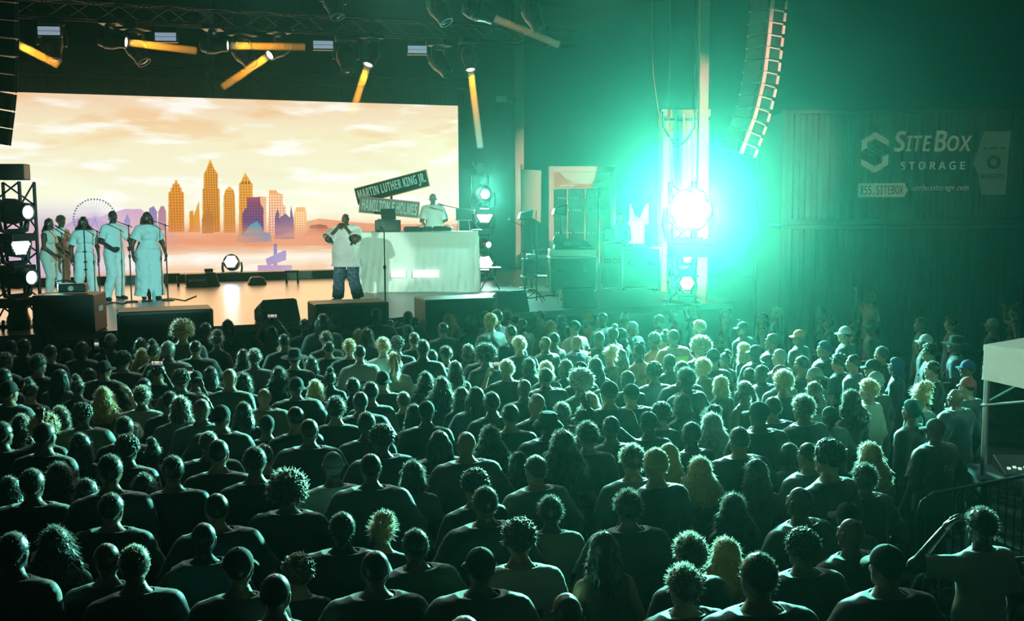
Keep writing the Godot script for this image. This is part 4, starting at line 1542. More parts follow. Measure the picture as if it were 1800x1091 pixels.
	t.box(Vector3.ZERO, Vector3(0.34, 0.17, 0.1), Basis(), 0.01)
	t.tube([Vector3(0.12, 0, -0.05), Vector3(0.55, 0.0, -1.9)], 0.02, 6)
	one("sign_box", t.mesh(), M.white, "small white sign box fixed high on the steel column", "sign", q)

func container(label: String, at: Vector3, size: Vector3, turn: float, m: Material) -> Node3D:
	var o := thing("shipping_container", label, "container", at, turn, "shipping containers")
	var n := int(size.x / 0.28)
	var g := [[], []]
	var z := size.z / 2
	var prof := [[0.0, 0.0], [0.26, 0.0], [0.40, -0.04], [0.74, -0.04], [0.88, 0.0]]
	for i in n:
		for q in prof:
			var x: float = -size.x / 2 + 0.06 + (size.x - 0.12) * (i + q[0]) / n
			g[0].append(Vector3(x, size.y - 0.1, z - 0.03 + q[1]))
			g[1].append(Vector3(x, 0.14, z - 0.03 + q[1]))
	var b := MB.new()
	for i in g[0].size() - 1:
		b.poly([g[0][i], g[0][i + 1], g[1][i + 1], g[1][i]], Vector3(0, 0, 1))
	part(o, "side_panel", b.mesh(), m)
	b = MB.new()
	b.box(Vector3(0, size.y / 2, -0.12), Vector3(size.x - 0.1, size.y - 0.1, size.z - 0.3))
	part(o, "body", b.mesh(), m)
	for sy in [0.05, size.y - 0.05]:
		for sz in [-1.0, 1.0]:
			b = MB.new()
			b.box(Vector3(0, sy, sz * (z - 0.05)), Vector3(size.x, 0.1, 0.1), Basis(), 0.01)
			part(o, "rail", b.mesh(), m)
	for sx in [-1.0, 1.0]:
		for sz in [-1.0, 1.0]:
			b = MB.new()
			b.box(Vector3(sx * (size.x / 2 - 0.06), size.y / 2, sz * (z - 0.06)), Vector3(0.12, size.y, 0.12), Basis(), 0.01)
			part(o, "corner_post", b.mesh(), m)
	return o

func glyph(o: Node3D, s: String, font: String, at: Vector3, w: float, h: float, m: Material, slant := 0.0) -> void:
	var t := words(s, 0.4, 0.006, font)
	var box := t.get_aabb()
	var k := part(o, "lettering", t, m)
	var sc := Vector3(w / box.size.x, h / box.size.y, 1)
	var bs := Basis(Vector3(sc.x, 0, 0), Vector3(slant * sc.y, sc.y, 0), Vector3(0, 0, 1))
	k.transform = Transform3D(bs, at - bs * Vector3(box.get_center().x, box.get_center().y, 0))

func containers() -> void:
	# two containers stacked at the side of the crowd; the upper one carries the lettering
	var d := 24.0
	var left := deep(1372, 395, d)
	var top := deep(1600, 191, d).y
	var low := deep(1600, 394, d).y
	var L := 12.19
	var x0 := left.x + L / 2
	var o := container("dark container with pale storage lettering, stacked on another", Vector3(x0, low, -d - 1.22), Vector3(L, top - low, 2.44), 0.0, M.hold)
	container("dark container under the lettered one", Vector3(x0, 0.0, -d - 1.22), Vector3(L, low - 0.005, 2.44), 0.0, M.hold)
	# lettering, in metres of the container's side, taken where the photograph shows it
	var z := 1.22 - 0.012
	var c := Vector3(x0, low, -d)
	var P := {}
	for e in [["s", 1610, 246], ["st", 1640, 291], ["n", 1554, 334], ["u", 1653, 331], ["hex", 1538, 268], ["rog", 1747, 287]]:
		var q := deep(e[1], e[2], d)
		P[e[0]] = Vector3(q.x - c.x, q.y - c.y, z)
	var k := d / FOC
	glyph(o, "S", "Droid Sans", P.s + Vector3(-27, -2, 0) * k, 18 * k, 36 * k, M.print, 0.12)
	glyph(o, "ITE", "Droid Sans", P.s + Vector3(5, -6, 0) * k, 42 * k, 27 * k, M.print, 0.12)
	glyph(o, "B", "Droid Sans", P.s + Vector3(44, -2, 0) * k, 20 * k, 36 * k, M.print, 0.12)
	glyph(o, "OX", "Droid Sans", P.s + Vector3(76, -6, 0) * k, 42 * k, 27 * k, M.print, 0.12)
	glyph(o, "S T O R A G E", "Droid Sans", P.st, 112 * k, 14 * k, M.print)
	glyph(o, "siteboxstorage.com", "Droid Serif", P.u, 100 * k, 12 * k, M.print, 0.25)
	var b := MB.new()
	b.prism(PackedVector2Array([Vector2(-45, -12), Vector2(36, -12), Vector2(42, 0), Vector2(36, 12), Vector2(-45, 12)]) , 0.006, Transform3D(Basis.from_scale(Vector3(k, k, 1)), P.n))
	part(o, "painted_arrow", b.mesh(), M.print)
	glyph(o, "855.SITEBOX", "Droid Sans Mono", P.n + Vector3(-4 * k, 0, 0.008), 74 * k, 15 * k, M.hold)
	# hexagonal S emblem
	for f in [[Vector2(0, 34), Vector2(24, 20), Vector2(24, 10), Vector2(0, 23), Vector2(-14, 15), Vector2(-14, 4), Vector2(10, -11), Vector2(10, -17), Vector2(0, -22), Vector2(-24, -8), Vector2(-24, -20), Vector2(0, -34), Vector2(23, -20), Vector2(23, -6), Vector2(-2, 9), Vector2(12, 17), Vector2(-1, 24)]]:
		b = MB.new()
		b.prism(PackedVector2Array([Vector2(0, 35), Vector2(24, 21), Vector2(24, 10), Vector2(0, 24), Vector2(-13, 17), Vector2(-13, 8), Vector2(-24, 2), Vector2(-24, 21)]), 0.006, Transform3D(Basis.from_scale(Vector3(k, k, 1)), P.hex))
		b.prism(PackedVector2Array([Vector2(-24, 2), Vector2(-13, 8), Vector2(11, -6), Vector2(22, 0), Vector2(22, 8), Vector2(4, 16), Vector2(-6, 11), Vector2(10, 2), Vector2(-4, -6), Vector2(-24, 3)]), 0.006, Transform3D(Basis.from_scale(Vector3(k, k, 1)), P.hex + Vector3(0, 0, 0.001)))
		b.prism(PackedVector2Array([Vector2(0, -35), Vector2(-24, -21), Vector2(-24, -10), Vector2(0, -24), Vector2(13, -17), Vector2(13, -8), Vector2(24, -2), Vector2(24, -21)]), 0.006, Transform3D(Basis.from_scale(Vector3(k, k, 1)), P.hex + Vector3(0, 0, 0.002)))
		part(o, "emblem", b.mesh(), M.print)
	# pale pointed panel with a dark ring and a name below
	b = MB.new()
	b.prism(PackedVector2Array([Vector2(-18, 55), Vector2(27, 55), Vector2(23, -54), Vector2(-20, -54), Vector2(-26, -20), Vector2(-36, 0)]), 0.006, Transform3D(Basis.from_scale(Vector3(k, k, 1)), P.rog))
	part(o, "painted_panel", b.mesh(), mat(Color(0.40, 0.50, 0.45), 0.8))
	b = MB.new()
	b.lathe(Transform3D(Basis(Vector3.RIGHT, PI / 2).scaled(Vector3(1, 1, 1)), P.rog + Vector3(0, 2 * k, 0.008)), [Vector2(6 * k, 0), Vector2(12 * k, 0), Vector2(12 * k, 0.004), Vector2(6 * k, 0.004)], 24, false)
	part(o, "painted_ring", b.mesh(), M.hold)
	glyph(o, "A PART OF", "Droid Sans", P.rog + Vector3(0, 26 * k, 0.008), 38 * k, 5 * k, M.hold)
	glyph(o, "ROGERS", "Droid Sans", P.rog + Vector3(-1 * k, -22 * k, 0.008), 40 * k, 8 * k, M.hold)
	# orange box seen end on, behind the pale column
	var q := deep(1207, 192, 29.5)
	var wd := 1.36
	var ht := q.y
	o = thing("storage_box", "tall orange storage container seen at its doors beside the column", "container", Vector3(q.x - 0.02, 0, q.z), 0.0)
	b = MB.new()
	b.box(Vector3(0, ht / 2, -0.4), Vector3(wd, ht, 0.8), Basis(), 0.02)
	part(o, "body", b.mesh(), M.box)
	var doors := []
	for s in [-1.0, 1.0]:
		b = MB.new()
		b.box(Vector3(s * wd * 0.25, ht / 2 - 0.16, 0.03), Vector3(wd * 0.46, ht - 0.4, 0.05), Basis(), 0.008)
		doors.append(part(o, "door", b.mesh(), M.box))
	for s in [-0.30, -0.07, 0.2]:
		b = MB.new()
		b.tube([Vector3(s, 0.3, 0.09), Vector3(s, ht - 0.12, 0.09)], 0.025, 8)
		part(doors[0 if s < 0.0 else 1], "lock_rod", b.mesh(), M.column)
	b = MB.new()
	b.box(Vector3(0, ht - 0.28, 0.06), Vector3(wd, 0.07, 0.05), Basis(), 0.006)
	part(o, "cross_bar", b.mesh(), M.wall)
	for sx in [-1.0, 1.0]:
		b = MB.new()
		b.box(Vector3(sx * (wd / 2 - 0.06), ht - 0.1, 0.03), Vector3(0.14, 0.2, 0.1), Basis(), 0.015)
		part(o, "corner_casting", b.mesh(), M.column)
	b = MB.new()
	b.box(Vector3(-0.3, ht - 0.95, 0.062), Vector3(0.22, 0.7, 0.01))
	part(o, "notice", b.mesh(), M.white)
	for f in [[0.0, -0.62, 0.10], [0.0, -0.8, 0.03], [0.0, -0.9, 0.03], [0.0, -1.0, 0.03]]:
		b = MB.new()
		b.box(Vector3(-0.3, ht + f[1] - 0.05, 0.07), Vector3(0.1 if f[2] > 0.05 else 0.17, f[2], 0.006))
		part(o, "notice_print", b.mesh(), M.box if f[2] > 0.05 else M.wall)
	# cable swag in front of it and two long hanging cables
	var pts := []
	for i in 17:
		var u := i / 16.0
		pts.append(deep(lerpf(1166, 1221, u), 222 + 32 * sin(u * PI), 26.6))
	pts.insert(0, deep(1165, 196, 26.6))
	pts.append(deep(1222, 120, 26.6))
	pts.append(deep(1223, 20, 26.6))
	pts.append(deep(1223, -260, 26.6))
	b = MB.new()
	b.tube(pts, 0.022, 7)
	one("cable", b.mesh(), M.rubber, "thick black cable hanging in a swag before the orange container", "cable")
	for e in [[[1146, -200], [1146, 60], [1148, 130], [1158, 200], [1164, 235], [1165, 330]], [[1179, -200], [1178, 60], [1176, 190], [1180, 330]]]:
		pts = []
		for w in e:
			pts.append(deep(w[0], w[1], 26.0))
		pts.append(Vector3(pts[-1].x, DECK, pts[-1].z))
		b = MB.new()
		b.tube(pts, 0.014, 6)
		one("cable", b.mesh(), M.steel, ["thin slack cable falling beside the orange container", "thin straight cable falling before the orange container"][0 if e[0][0] == 1146 else 1], "cable")

func line_array(label: String, pts: Array, d: float, n: int, wide: float, face: float, rig: Material) -> void:
	var c := Curve3D.new()
	for q in pts:
		c.add_point(deep(q[0], q[1], d))
	var L := c.get_baked_length()
	var o := thing("line_array", label, "speaker", deep(pts[0][0], pts[0][1], d), 0.0, "hanging speaker arrays")
	for i in n:
		var a := c.sample_baked(L * i / n) - o.position
		var e := c.sample_baked(L * (i + 1) / n) - o.position
		var y := (a - e).normalized()
		var x := (Basis(Vector3.UP, face) * Vector3.RIGHT)
		x = (x - y * x.dot(y)).normalized()
		var bs := Basis(x, y, x.cross(y))
		var h := (a - e).length()
		var m := MB.new()
		var hx := Transform3D(bs, (a + e) * 0.5)
		m.hexa([Vector3(-wide / 2, -h * 0.40, -0.24), Vector3(wide / 2, -h * 0.40, -0.24), Vector3(wide / 2, -h * 0.48, 0.2), Vector3(-wide / 2, -h * 0.48, 0.2), Vector3(-wide / 2, h * 0.40, -0.24), Vector3(wide / 2, h * 0.40, -0.24), Vector3(wide / 2, h * 0.48, 0.2), Vector3(-wide / 2, h * 0.48, 0.2)], hx, 0.015)
		part(o, "cabinet", m.mesh(), M.black)
		m = MB.new()
		m.box(hx * Vector3(0, 0, 0.21), Vector3(wide - 0.06, h * 0.82, 0.02), bs, 0.004)
		part(o, "grille", m.mesh(), M.grille)
		for s in [-1.0, 1.0]:
			m = MB.new()
			m.box(hx * Vector3(s * (wide / 2 + 0.012), 0, 0.14), Vector3(0.025, h * 0.96, 0.08), bs, 0.004)
			m.box(hx * Vector3(s * (wide / 2 + 0.012), 0, -0.18), Vector3(0.025, h * 0.7, 0.06), bs, 0.004)
			m.box(hx * Vector3(s * (wide / 2 + 0.012), h * 0.42, 0.0), Vector3(0.02, 0.022, 0.3), bs)
			part(o, "rigging", m.mesh(), rig)
	var t := MB.new()
	t.tube([Vector3.ZERO, Vector3(0, 12.33 - o.position.y, 0)], 0.02, 6)
	part(o, "hoist_cable", t.mesh(), M.dark_truss)

func arrays() -> void:
	line_array("curved hanging speaker array lit pink beside the pale column", [[1352, -110], [1351, 0], [1344, 70], [1336, 140], [1321, 205], [1296, 272]], 20.5, 18, 0.62, -1.15, M.column)
	line_array("dark hanging speaker array at the edge of the screen", [[-14, -120], [-8, 0], [-6, 90], [-10, 170], [-20, 250]], 14.5, 12, 0.5, 0.5, M.black)

func barricade(label: String, a: Vector3, b: Vector3) -> void:
	var o := thing("crowd_barrier", label, "barrier", (a + b) * 0.5, atan2(-(b - a).z, (b - a).x), "steel crowd barriers")
	var L := (b - a).length()
	var w := L / 2
	var loop := []
	for q in [[-w, 0.2], [-w, 0.92], [-w + 0.06, 1.04], [-w + 0.2, 1.1], [w - 0.2, 1.1], [w - 0.06, 1.04], [w, 0.92], [w, 0.2], [-w, 0.2]]:
		loop.append(Vector3(q[0], q[1], 0))
	var t := MB.new()
	t.tube(loop, 0.019, 8)
	part(o, "frame", t.mesh(), M.truss)
	var n := int(L / 0.115)
	var rod := MB.new()
	rod.tube([Vector3(0, 0.2, 0), Vector3(0, 1.09, 0)], 0.008, 6)
	var rm := rod.mesh()
	for i in range(1, n):
		part(o, "bar", rm, M.truss, Vector3(-w + L * i / n, 0, 0))
	for s in [-1.0, 1.0]:
		t = MB.new()
		t.tube([Vector3(s * w * 0.75, 0.2, 0), Vector3(s * w * 0.75, 0.04, 0)], 0.018, 6)
		t.box(Vector3(s * w * 0.75, 0.02, 0), Vector3(0.05, 0.03, 0.6), Basis(), 0.005)
		part(o, "foot", t.mesh(), M.truss)

func side_things() -> void:
	# canopy tent
	var d := 9.7
	var c := deep(1727, 667, d)
	var eave := c.y
	var o := thing("canopy_tent", "white canopy tent with scalloped edge and metal legs beside the crowd", "tent", Vector3(c.x, 0, c.z), -1.03)
	var W := 3.0
	var vh := 0.34
	for e in [[0, 0], [W, 0], [0, -W], [W, -W]]:
		var t := MB.new()
		t.box(Vector3(e[0] + (0.03 if e[0] == 0 else -0.03), (eave + 0.1) / 2, e[1] + (-0.03 if e[1] == 0 else 0.03)), Vector3(0.045, eave + 0.1, 0.045), Basis(), 0.006)
		part(o, "leg", t.mesh(), M.alu)
	var n := FastNoiseLite.new()
	n.frequency = 2.0
	var cr := [Vector3(0, 0, 0), Vector3(W, 0, 0), Vector3(W, 0, -W), Vector3(0, 0, -W)]
	for k in 4:
		var p: Vector3 = cr[k]
		var q: Vector3 = cr[(k + 1) % 4]
		var outw := (q - p).cross(Vector3.UP).normalized()
		var g := []
		for i in 9:
			var row := []
			for j in 41:
				var u := j / 40.0
				var v := i / 8.0
				var sag := 0.02 * sin(u * PI) + 0.03 * sin(u * PI) * v
				row.append(p.lerp(q, u) + Vector3(0, eave + vh * (1.0 - v) - sag + 0.01 * n.get_noise_2d(u * 20, v * 3), 0) - outw * 0.02 * n.get_noise_2d(u * 9.0, v * 2.0 + k) - outw * -0.035 * sin(v * 4.0) * n.get_noise_2d(u * 4, k))
			g.append(row)
		var t := MB.new()
		t.sheet(g)
		part(o, "valance", t.mesh(), M.canopy)
		t = MB.new()
		g = []
		var peak := Vector3(W / 2, eave + vh + 0.75, -W / 2)
		for i in 9:
			var row := []
			for j in 21:
				var v := i / 8.0
				row.append(p.lerp(q, j / 20.0).lerp(Vector3(peak.x, 0, peak.z), v) + Vector3(0, lerpf(eave + vh - 0.02 * sin(j / 20.0 * PI), peak.y, v) - 0.10 * sin(v * PI) , 0))
			g.append(row)
		t.sheet(g)
		part(o, "roof_panel", t.mesh(), M.canopy)
		t = MB.new()
		t.tube([p + Vector3(0, eave - 0.25, 0), p.lerp(q, 0.5) + Vector3(0, eave + 0.12, 0)], 0.012, 6)
		t.tube([q + Vector3(0, eave - 0.25, 0), p.lerp(q, 0.5) + Vector3(0, eave + 0.12, 0)], 0.012, 6)
		part(o, "scissor_bar", t.mesh(), M.alu)
	# barriers
	var a := level(1612, 872, 1.1)
	var b := level(1900, 818, 1.1)
	a.y = 0
	b.y = 0
	barricade("steel crowd barrier with rounded corner running under the tent", a, b)
	a = level(1596, 1000, 1.1)
	a.y = 0
	barricade("low steel crowd barrier behind the person shading the eyes", a, a + Vector3(2.1, 0, -0.45))
	a = level(1500, 905, 1.1)
	b = level(1598, 868, 1.1)
	barricade("steel crowd barrier end on among the crowd", Vector3(b.x - 0.22, 0, b.z - 0.1), Vector3(b.x - 0.26, 0, b.z - 0.95))
	# desk behind the barrier
	var p := level(1790, 868, 0.98)
	o = thing("control_desk", "control desk with small lit keys behind the barrier", "desk", Vector3(p.x + 0.5, 0, p.z - 0.75), -0.15)
	var t := MB.new()
	t.box(Vector3(0, 0.95, 0), Vector3(1.1, 0.05, 0.6), Basis(), 0.008)
	part(o, "desk_top", t.mesh(), M.carpet)
	for s in [-1.0, 1.0]:
		t = MB.new()
		t.box(Vector3(s * 0.5, 0.465, 0), Vector3(0.05, 0.93, 0.5), Basis(), 0.006)
		part(o, "leg", t.mesh(), M.black)
	t = MB.new()
	t.hexa([Vector3(-0.3, 0.975, -0.22), Vector3(0.4, 0.975, -0.22), Vector3(0.4, 0.975, 0.2), Vector3(-0.3, 0.975, 0.2), Vector3(-0.3, 1.1, -0.22), Vector3(0.4, 1.1, -0.22), Vector3(0.4, 1.0, 0.2), Vector3(-0.3, 1.0, 0.2)], Transform3D(), 0.008)
	var pn := part(o, "panel", t.mesh(), M.case)
	for i in 6:
		t = MB.new()
		t.box(Vector3(-0.24 + 0.05 * i, 1.035 + 0.012 * (i % 2), 0.09), Vector3(0.03, 0.012, 0.03), Basis(Vector3.RIGHT, 0.24))
		part(pn, "key_light", t.mesh(), glowing(Color(0.8, 1, 0.9), 0.9))
	# bin with a bag on top near the low barrier
	p = level(1590, 1012, 0.95)
	o = thing("waste_bin", "dark bin with rumpled liner beside the low barrier", "bin", Vector3(p.x - 0.34, 0, p.z - 0.05))
	t = MB.new()
	t.lathe(Transform3D(), [Vector2(0.2, 0), Vector2(0.25, 0.85), Vector2(0.26, 0.87)], 20)
	part(o, "barrel", t.mesh(), M.hold)
	t = MB.new()
	for i in 14:
		t.ball(Vector3(sin(i * 0.9) * 0.2, 0.87 + 0.03 * sin(i * 2.3), cos(i * 0.9) * 0.2), Vector3(0.07, 0.035, 0.06), 7, 5)
	part(o, "liner", t.mesh(), M.gloss)

# ---------------------------------------------------------------- people
var HEADS := {}
var HANDS := {}
var rng := RandomNumberGenerator.new()
var crease := FastNoiseLite.new()

func flip(p: Vector3, s: float) -> Vector3:
	return Vector3(p.x * s, p.y, p.z)

# a head about its middle, looking along -z
func head_field(kind: String, cell := 0.0055) -> Dictionary:
	var f := Field.new(Vector3(-0.11, -0.2, -0.14), Vector3(0.11, 0.145, 0.14), cell)
	var w := 1.0 if kind == "m" else 0.95
	f.bone(Vector3(0, 0.035, 0.005), 0.074 * w, Vector3(0, 0.03, 0.03), 0.076 * w, 0.02, Vector3(1, 0.86, 0.95))
	f.bone(Vector3(0, -0.02, -0.03), 0.062 * w, Vector3(0, -0.083, -0.052), 0.032 * w, 0.035)
	for s in [-1.0, 1.0]:
		f.bone(flip(Vector3(0.048, -0.025, 0.0), s), 0.026, flip(Vector3(0.03, -0.078, -0.038), s), 0.022 * w, 0.03)
		f.bone(flip(Vector3(0.04, -0.022, -0.062), s), 0.017, flip(Vector3(0.03, -0.03, -0.07), s), 0.014, 0.025)
	f.bone(Vector3(0, -0.055, 0.025), 0.05 * w, Vector3(0, -0.185, 0.035), 0.056 * w, 0.03)
	f.bone(Vector3(-0.034, 0.03, -0.075), 0.012, Vector3(0.034, 0.03, -0.075), 0.012, 0.02)
	for s in [-1.0, 1.0]:
		f.bone(flip(Vector3(0.028, 0.012, -0.098), s), 0.013, flip(Vector3(0.038, 0.012, -0.09), s), 0.012, 0.012, Vector3.ONE, true)
		f.bone(flip(Vector3(0.031, 0.010, -0.073), s), 0.0125, flip(Vector3(0.032, 0.010, -0.073), s), 0.0125, 0.004)
	f.bone(Vector3(0, 0.018, -0.087), 0.007, Vector3(0, -0.024, -0.104), 0.0105, 0.012)
	for s in [-1.0, 1.0]:
		f.bone(flip(Vector3(0.009, -0.027, -0.093), s), 0.008, flip(Vector3(0.012, -0.028, -0.09), s), 0.007, 0.008)
	f.bone(Vector3(-0.018, -0.053, -0.085), 0.007, Vector3(0.018, -0.053, -0.085), 0.007, 0.008)
	f.bone(Vector3(-0.015, -0.064, -0.084), 0.008, Vector3(0.015, -0.064, -0.084), 0.008, 0.008)
	for s in [-1.0, 1.0]:
		f.bone(flip(Vector3(0.079 * w, 0.022, 0.012), s), 0.013, flip(Vector3(0.074 * w, -0.022, 0.004), s), 0.009, 0.008, Vector3(1.5, 1, 0.75))
	return f.nets([[Vector3(0, -0.17, 0), Vector3.DOWN, 9.0]])

# a hand hanging along -y from the wrist, palm towards +x (a left hand seen from the thumb side is mirrored)
func hand_field(curl: float, spread := 0.12, thumb := 0.6) -> Dictionary:
	var f := Field.new(Vector3(-0.09, -0.22, -0.09), Vector3(0.11, 0.03, 0.09), 0.0048)
	f.bone(Vector3(0, 0.01, 0), 0.024, Vector3(0, -0.03, 0), 0.026, 0.02, Vector3(1.25, 1, 0.9))
	f.bone(Vector3(0, -0.035, -0.012), 0.023, Vector3(0.003, -0.085, -0.024), 0.018, 0.025, Vector3(1.3, 1, 1))
	f.bone(Vector3(0, -0.035, 0.010), 0.023, Vector3(0.003, -0.08, 0.022), 0.017, 0.025, Vector3(1.3, 1, 1))
	var lens := [0.070, 0.080, 0.074, 0.058]
	for k in 4:
		var z := -0.031 + k * 0.0205
		var a := Vector3(0.003, -0.088 + absf(k - 1.2) * 0.004, z)
		var fan := (k - 1.5) * spread * 0.5
		var ang := curl * 0.55
		for s in 3:
			var l: float = lens[k] * [0.48, 0.30, 0.24][s]
			var b := a + Vector3(sin(ang), -cos(ang), fan * (1.0 - curl * 0.3)).normalized() * l
			f.bone(a, 0.0096 - s * 0.0008, b, 0.0088 - s * 0.0008, 0.005)
			a = b
			ang += curl * 0.75
	var ta := Vector3(0.008, -0.028, -0.026)
	var tb := ta + Vector3(0.35 * thumb + 0.15, -0.75, -0.62 + 0.2 * curl).normalized() * 0.042
	var tc := tb + Vector3(0.35 * thumb + 0.3 * curl, -0.9, -0.25 + 0.3 * curl).normalized() * 0.032
	var td := tc + Vector3(0.2 + 0.5 * curl, -0.95, 0.0).normalized() * 0.025
	f.bone(ta, 0.016, tb, 0.0125, 0.012)
	f.bone(tb, 0.0115, tc, 0.0105, 0.006)
	f.bone(tc, 0.0105, td, 0.009, 0.005)
	return f.nets()

func toward(from: Vector3, to: Vector3, palm: Vector3) -> Basis:   # -y runs along the hand, +x is where the palm looks
	var y := (from - to).normalized()
	var x := (palm - y * palm.dot(y)).normalized()
	return Basis(x, y, x.cross(y))

# The figure stands at the origin, 1.75 m tall, looking along -z. Options:
#  sex m/f, bulk, arms [[elbow, wrist, fingertip, palm, curl], same for the other side] for +x then -x, legs [[knee, ankle], ...],
#  head_turn, head_tip, sleeve 0..2, hem, wide (trouser width), cell
func figure(o: Dictionary) -> Dictionary:
	var m: bool = o.get("sex", "m") == "m"
	var bulk: float = o.get("bulk", 1.0)
	var cell: float = o.get("cell", 0.018)
	var belly: float = o.get("belly", 0.0)
	var sh := 0.185 if m else 0.160
	sh *= 0.6 + 0.4 * bulk
	var hp := 0.095 if m else 0.10
	var arms: Array = o.arms
	var lean: float = o.get("lean", 0.0)
	var neck := Vector3(0, 1.475, -lean * 0.8)
	var chest := Vector3(0, 1.30, -lean * 0.5)
	var hd := Vector3(0, 1.625, -0.02 - lean)
	var lo := Vector3(-0.36 * bulk, -0.01, -0.3)
	var hi := Vector3(0.36 * bulk, 1.56, 0.3)
	for a in arms:
		for q in [a[0], a[1]]:
			lo = lo.min(q - Vector3.ONE * 0.09)
			hi = hi.max(q + Vector3.ONE * 0.09)
	var legs: Array = o.get("legs", [[Vector3(0.105, 0.5, -0.01), Vector3(0.12, 0.085, 0.02)], [Vector3(-0.105, 0.5, -0.01), Vector3(-0.12, 0.085, 0.02)]])
	for a in legs:
		for q in a:
			lo = lo.min(q - Vector3.ONE * 0.16)
			hi = hi.max(q + Vector3.ONE * 0.16)
	lo.z = minf(lo.z, -0.2 - belly * 0.12)
	var fl := Vector3(1, 1, 1.45)
	var out := {}
	for layer in 3:      # 0 body, 1 shirt, 2 trousers
		var f := Field.new(lo, hi, cell)
		var g := [0.0, 0.012 + o.get("loose", 0.0), 0.012 + o.get("wide", 0.0) * 0.3][layer] as float
		var cuts := []
		if layer != 2:
			f.bone(neck - Vector3(0, 0.05, 0), 0.07 + g * 0.3, neck + Vector3(0, 0.06, -0.01), 0.055, 0.05)
			f.bone(Vector3(-sh * 0.62, 1.372, neck.z * 0.8), 0.073 * bulk + g, Vector3(sh * 0.62, 1.372, neck.z * 0.8), 0.073 * bulk + g, 0.07)
			for s in [-1.0, 1.0]:      # the slope from the neck to the shoulder
				f.bone(Vector3(0.03 * s, 1.482, neck.z * 0.9 + 0.01), 0.042 + g * 0.6, Vector3(sh * 0.8 * s, 1.405, neck.z * 0.8 + 0.005), 0.045 + g, 0.05)
			f.bone(chest, (0.150 if m else 0.132) * bulk + g, Vector3(0, 1.12, 0), (0.140 if m else 0.112) * bulk + g, 0.08, fl)
			if not m:
				for s in [-1.0, 1.0]:
					f.bone(flip(Vector3(0.07, 1.27, -0.075 * bulk + chest.z), s), 0.055 * bulk + g, flip(Vector3(0.06, 1.25, -0.06), s), 0.05, 0.05)
		var hipr := (0.138 if m else 0.148) * bulk
		f.bone(Vector3(0, 1.12, 0), (0.138 if m else 0.112) * bulk + g, Vector3(0, 0.98, 0.005), hipr + g + (o.get("flare", 0.0) if layer == 1 else 0.0), 0.08, fl)
		if layer == 1:
			f.bone(Vector3(0, 1.02, 0.0), hipr + g + 0.02, Vector3(0, o.get("hem", 0.84) - 0.12, 0.01), hipr + g + 0.062 + o.get("flare", 0.0), 0.06, Vector3(1, 1, 1.28 if m else 1.15))
		if belly > 0.0 and layer < 3:
			f.bone(Vector3(0, 1.10, -0.06 * belly), 0.13 * bulk * belly + g, Vector3(0, 1.0, -0.06 * belly), 0.13 * bulk * belly + g, 0.1)
		if layer != 1:
			for k in 2:
				var s := 1.0 - 2.0 * k
				var kn: Vector3 = legs[k][0]
				var an: Vector3 = legs[k][1]
				var hip := Vector3(hp * s * bulk, 0.92, 0.005)
				var wd: float = o.get("wide", 0.0) if layer == 2 else 0.0
				if not m:
					f.bone(Vector3(0.07 * s * bulk, 0.95, 0.06), 0.085 * bulk + g, hip, 0.09 * bulk + g, 0.06)
				f.bone(hip, 0.092 * (0.4 + 0.6 * bulk) + g, kn, 0.058 + g + wd * 0.6, 0.04)
				f.bone(kn, 0.056 + g + wd * 0.6, an, 0.040 + g + wd, 0.03)
				f.bone(kn.lerp(an, 0.25) + Vector3(0, 0, 0.012), 0.05 + g, kn.lerp(an, 0.5), 0.04 + g, 0.04)
				if layer == 2:
					cuts.append([an + (kn - an).normalized() * -0.01, (an - kn).normalized(), 0.3])
		if layer == 2:
			cuts.append([Vector3(0, 1.04, 0), Vector3.UP, 9.0])
		else:
			for k in 2:
				var s := 1.0 - 2.0 * k
				var a: Array = arms[k]
				var shd := Vector3(sh * s, 1.392, neck.z * 0.8)
				if a[0].y > 1.45:
					shd += Vector3(0, 0.04, 0)
				var slv: float = o.get("sleeve", 0.7)
				var lg := o.get("loose", 0.0) as float
				if layer == 0 or slv > 0.0:
					f.bone(shd, 0.058 * (0.5 + 0.5 * bulk) + g, a[0], 0.040 * (0.6 + 0.4 * bulk) + g * 1.3 + lg * 0.6, 0.045)
				if layer == 0 or slv > 1.0:
					f.bone(a[0], 0.040 * (0.6 + 0.4 * bulk) + g, a[1], 0.027 + g, 0.02)
				if layer == 1:
					if slv <= 0.0:
						cuts.append([Vector3((sh + 0.03) * s, 1.38, 0), Vector3(s, 0.25, 0).normalized(), 0.4])
					elif slv <= 1.0:
						var e: Vector3 = a[0] - shd
						cuts.append([shd + e * slv, e.normalized(), 0.115 + lg])
					else:
						var e: Vector3 = a[1] - a[0]
						cuts.append([a[0] + e * (slv - 1.0), e.normalized(), 0.09])
		if layer == 1:
			var dip: float = o.get("neckline", 0.0)
			if dip > 0.08:
				cuts.append([Vector3(0, 1.475 - dip, neck.z), Vector3(0, 1, 0.25).normalized(), 0.095])
			cuts.append([Vector3(0, 1.500 + (bulk - 1.0) * 0.04, neck.z), Vector3.UP, 0.13])
			cuts.append([Vector3(0, o.get("hem", 0.84), 0), Vector3.DOWN, 9.0])
			crease.frequency = 5.0
			f.rough(crease, 0.012 + o.get("loose", 0.0) * 0.25)
		elif layer == 2:
			crease.frequency = 6.0
			f.rough(crease, 0.010 + o.get("wide", 0.0) * 0.12)
		out[["body", "shirt", "trousers"][layer]] = [f.nets(cuts), Transform3D()]
	var hb := Basis.from_euler(Vector3(o.get("head_tip", 0.0), o.get("head_turn", 0.0), o.get("head_roll", 0.0)))
	var hx := Transform3D(hb.scaled(Vector3.ONE * 0.94), hd + Vector3(0, 0.008, 0))
	var list := [out.body, [HEADS["m" if m else "f"], hx]]
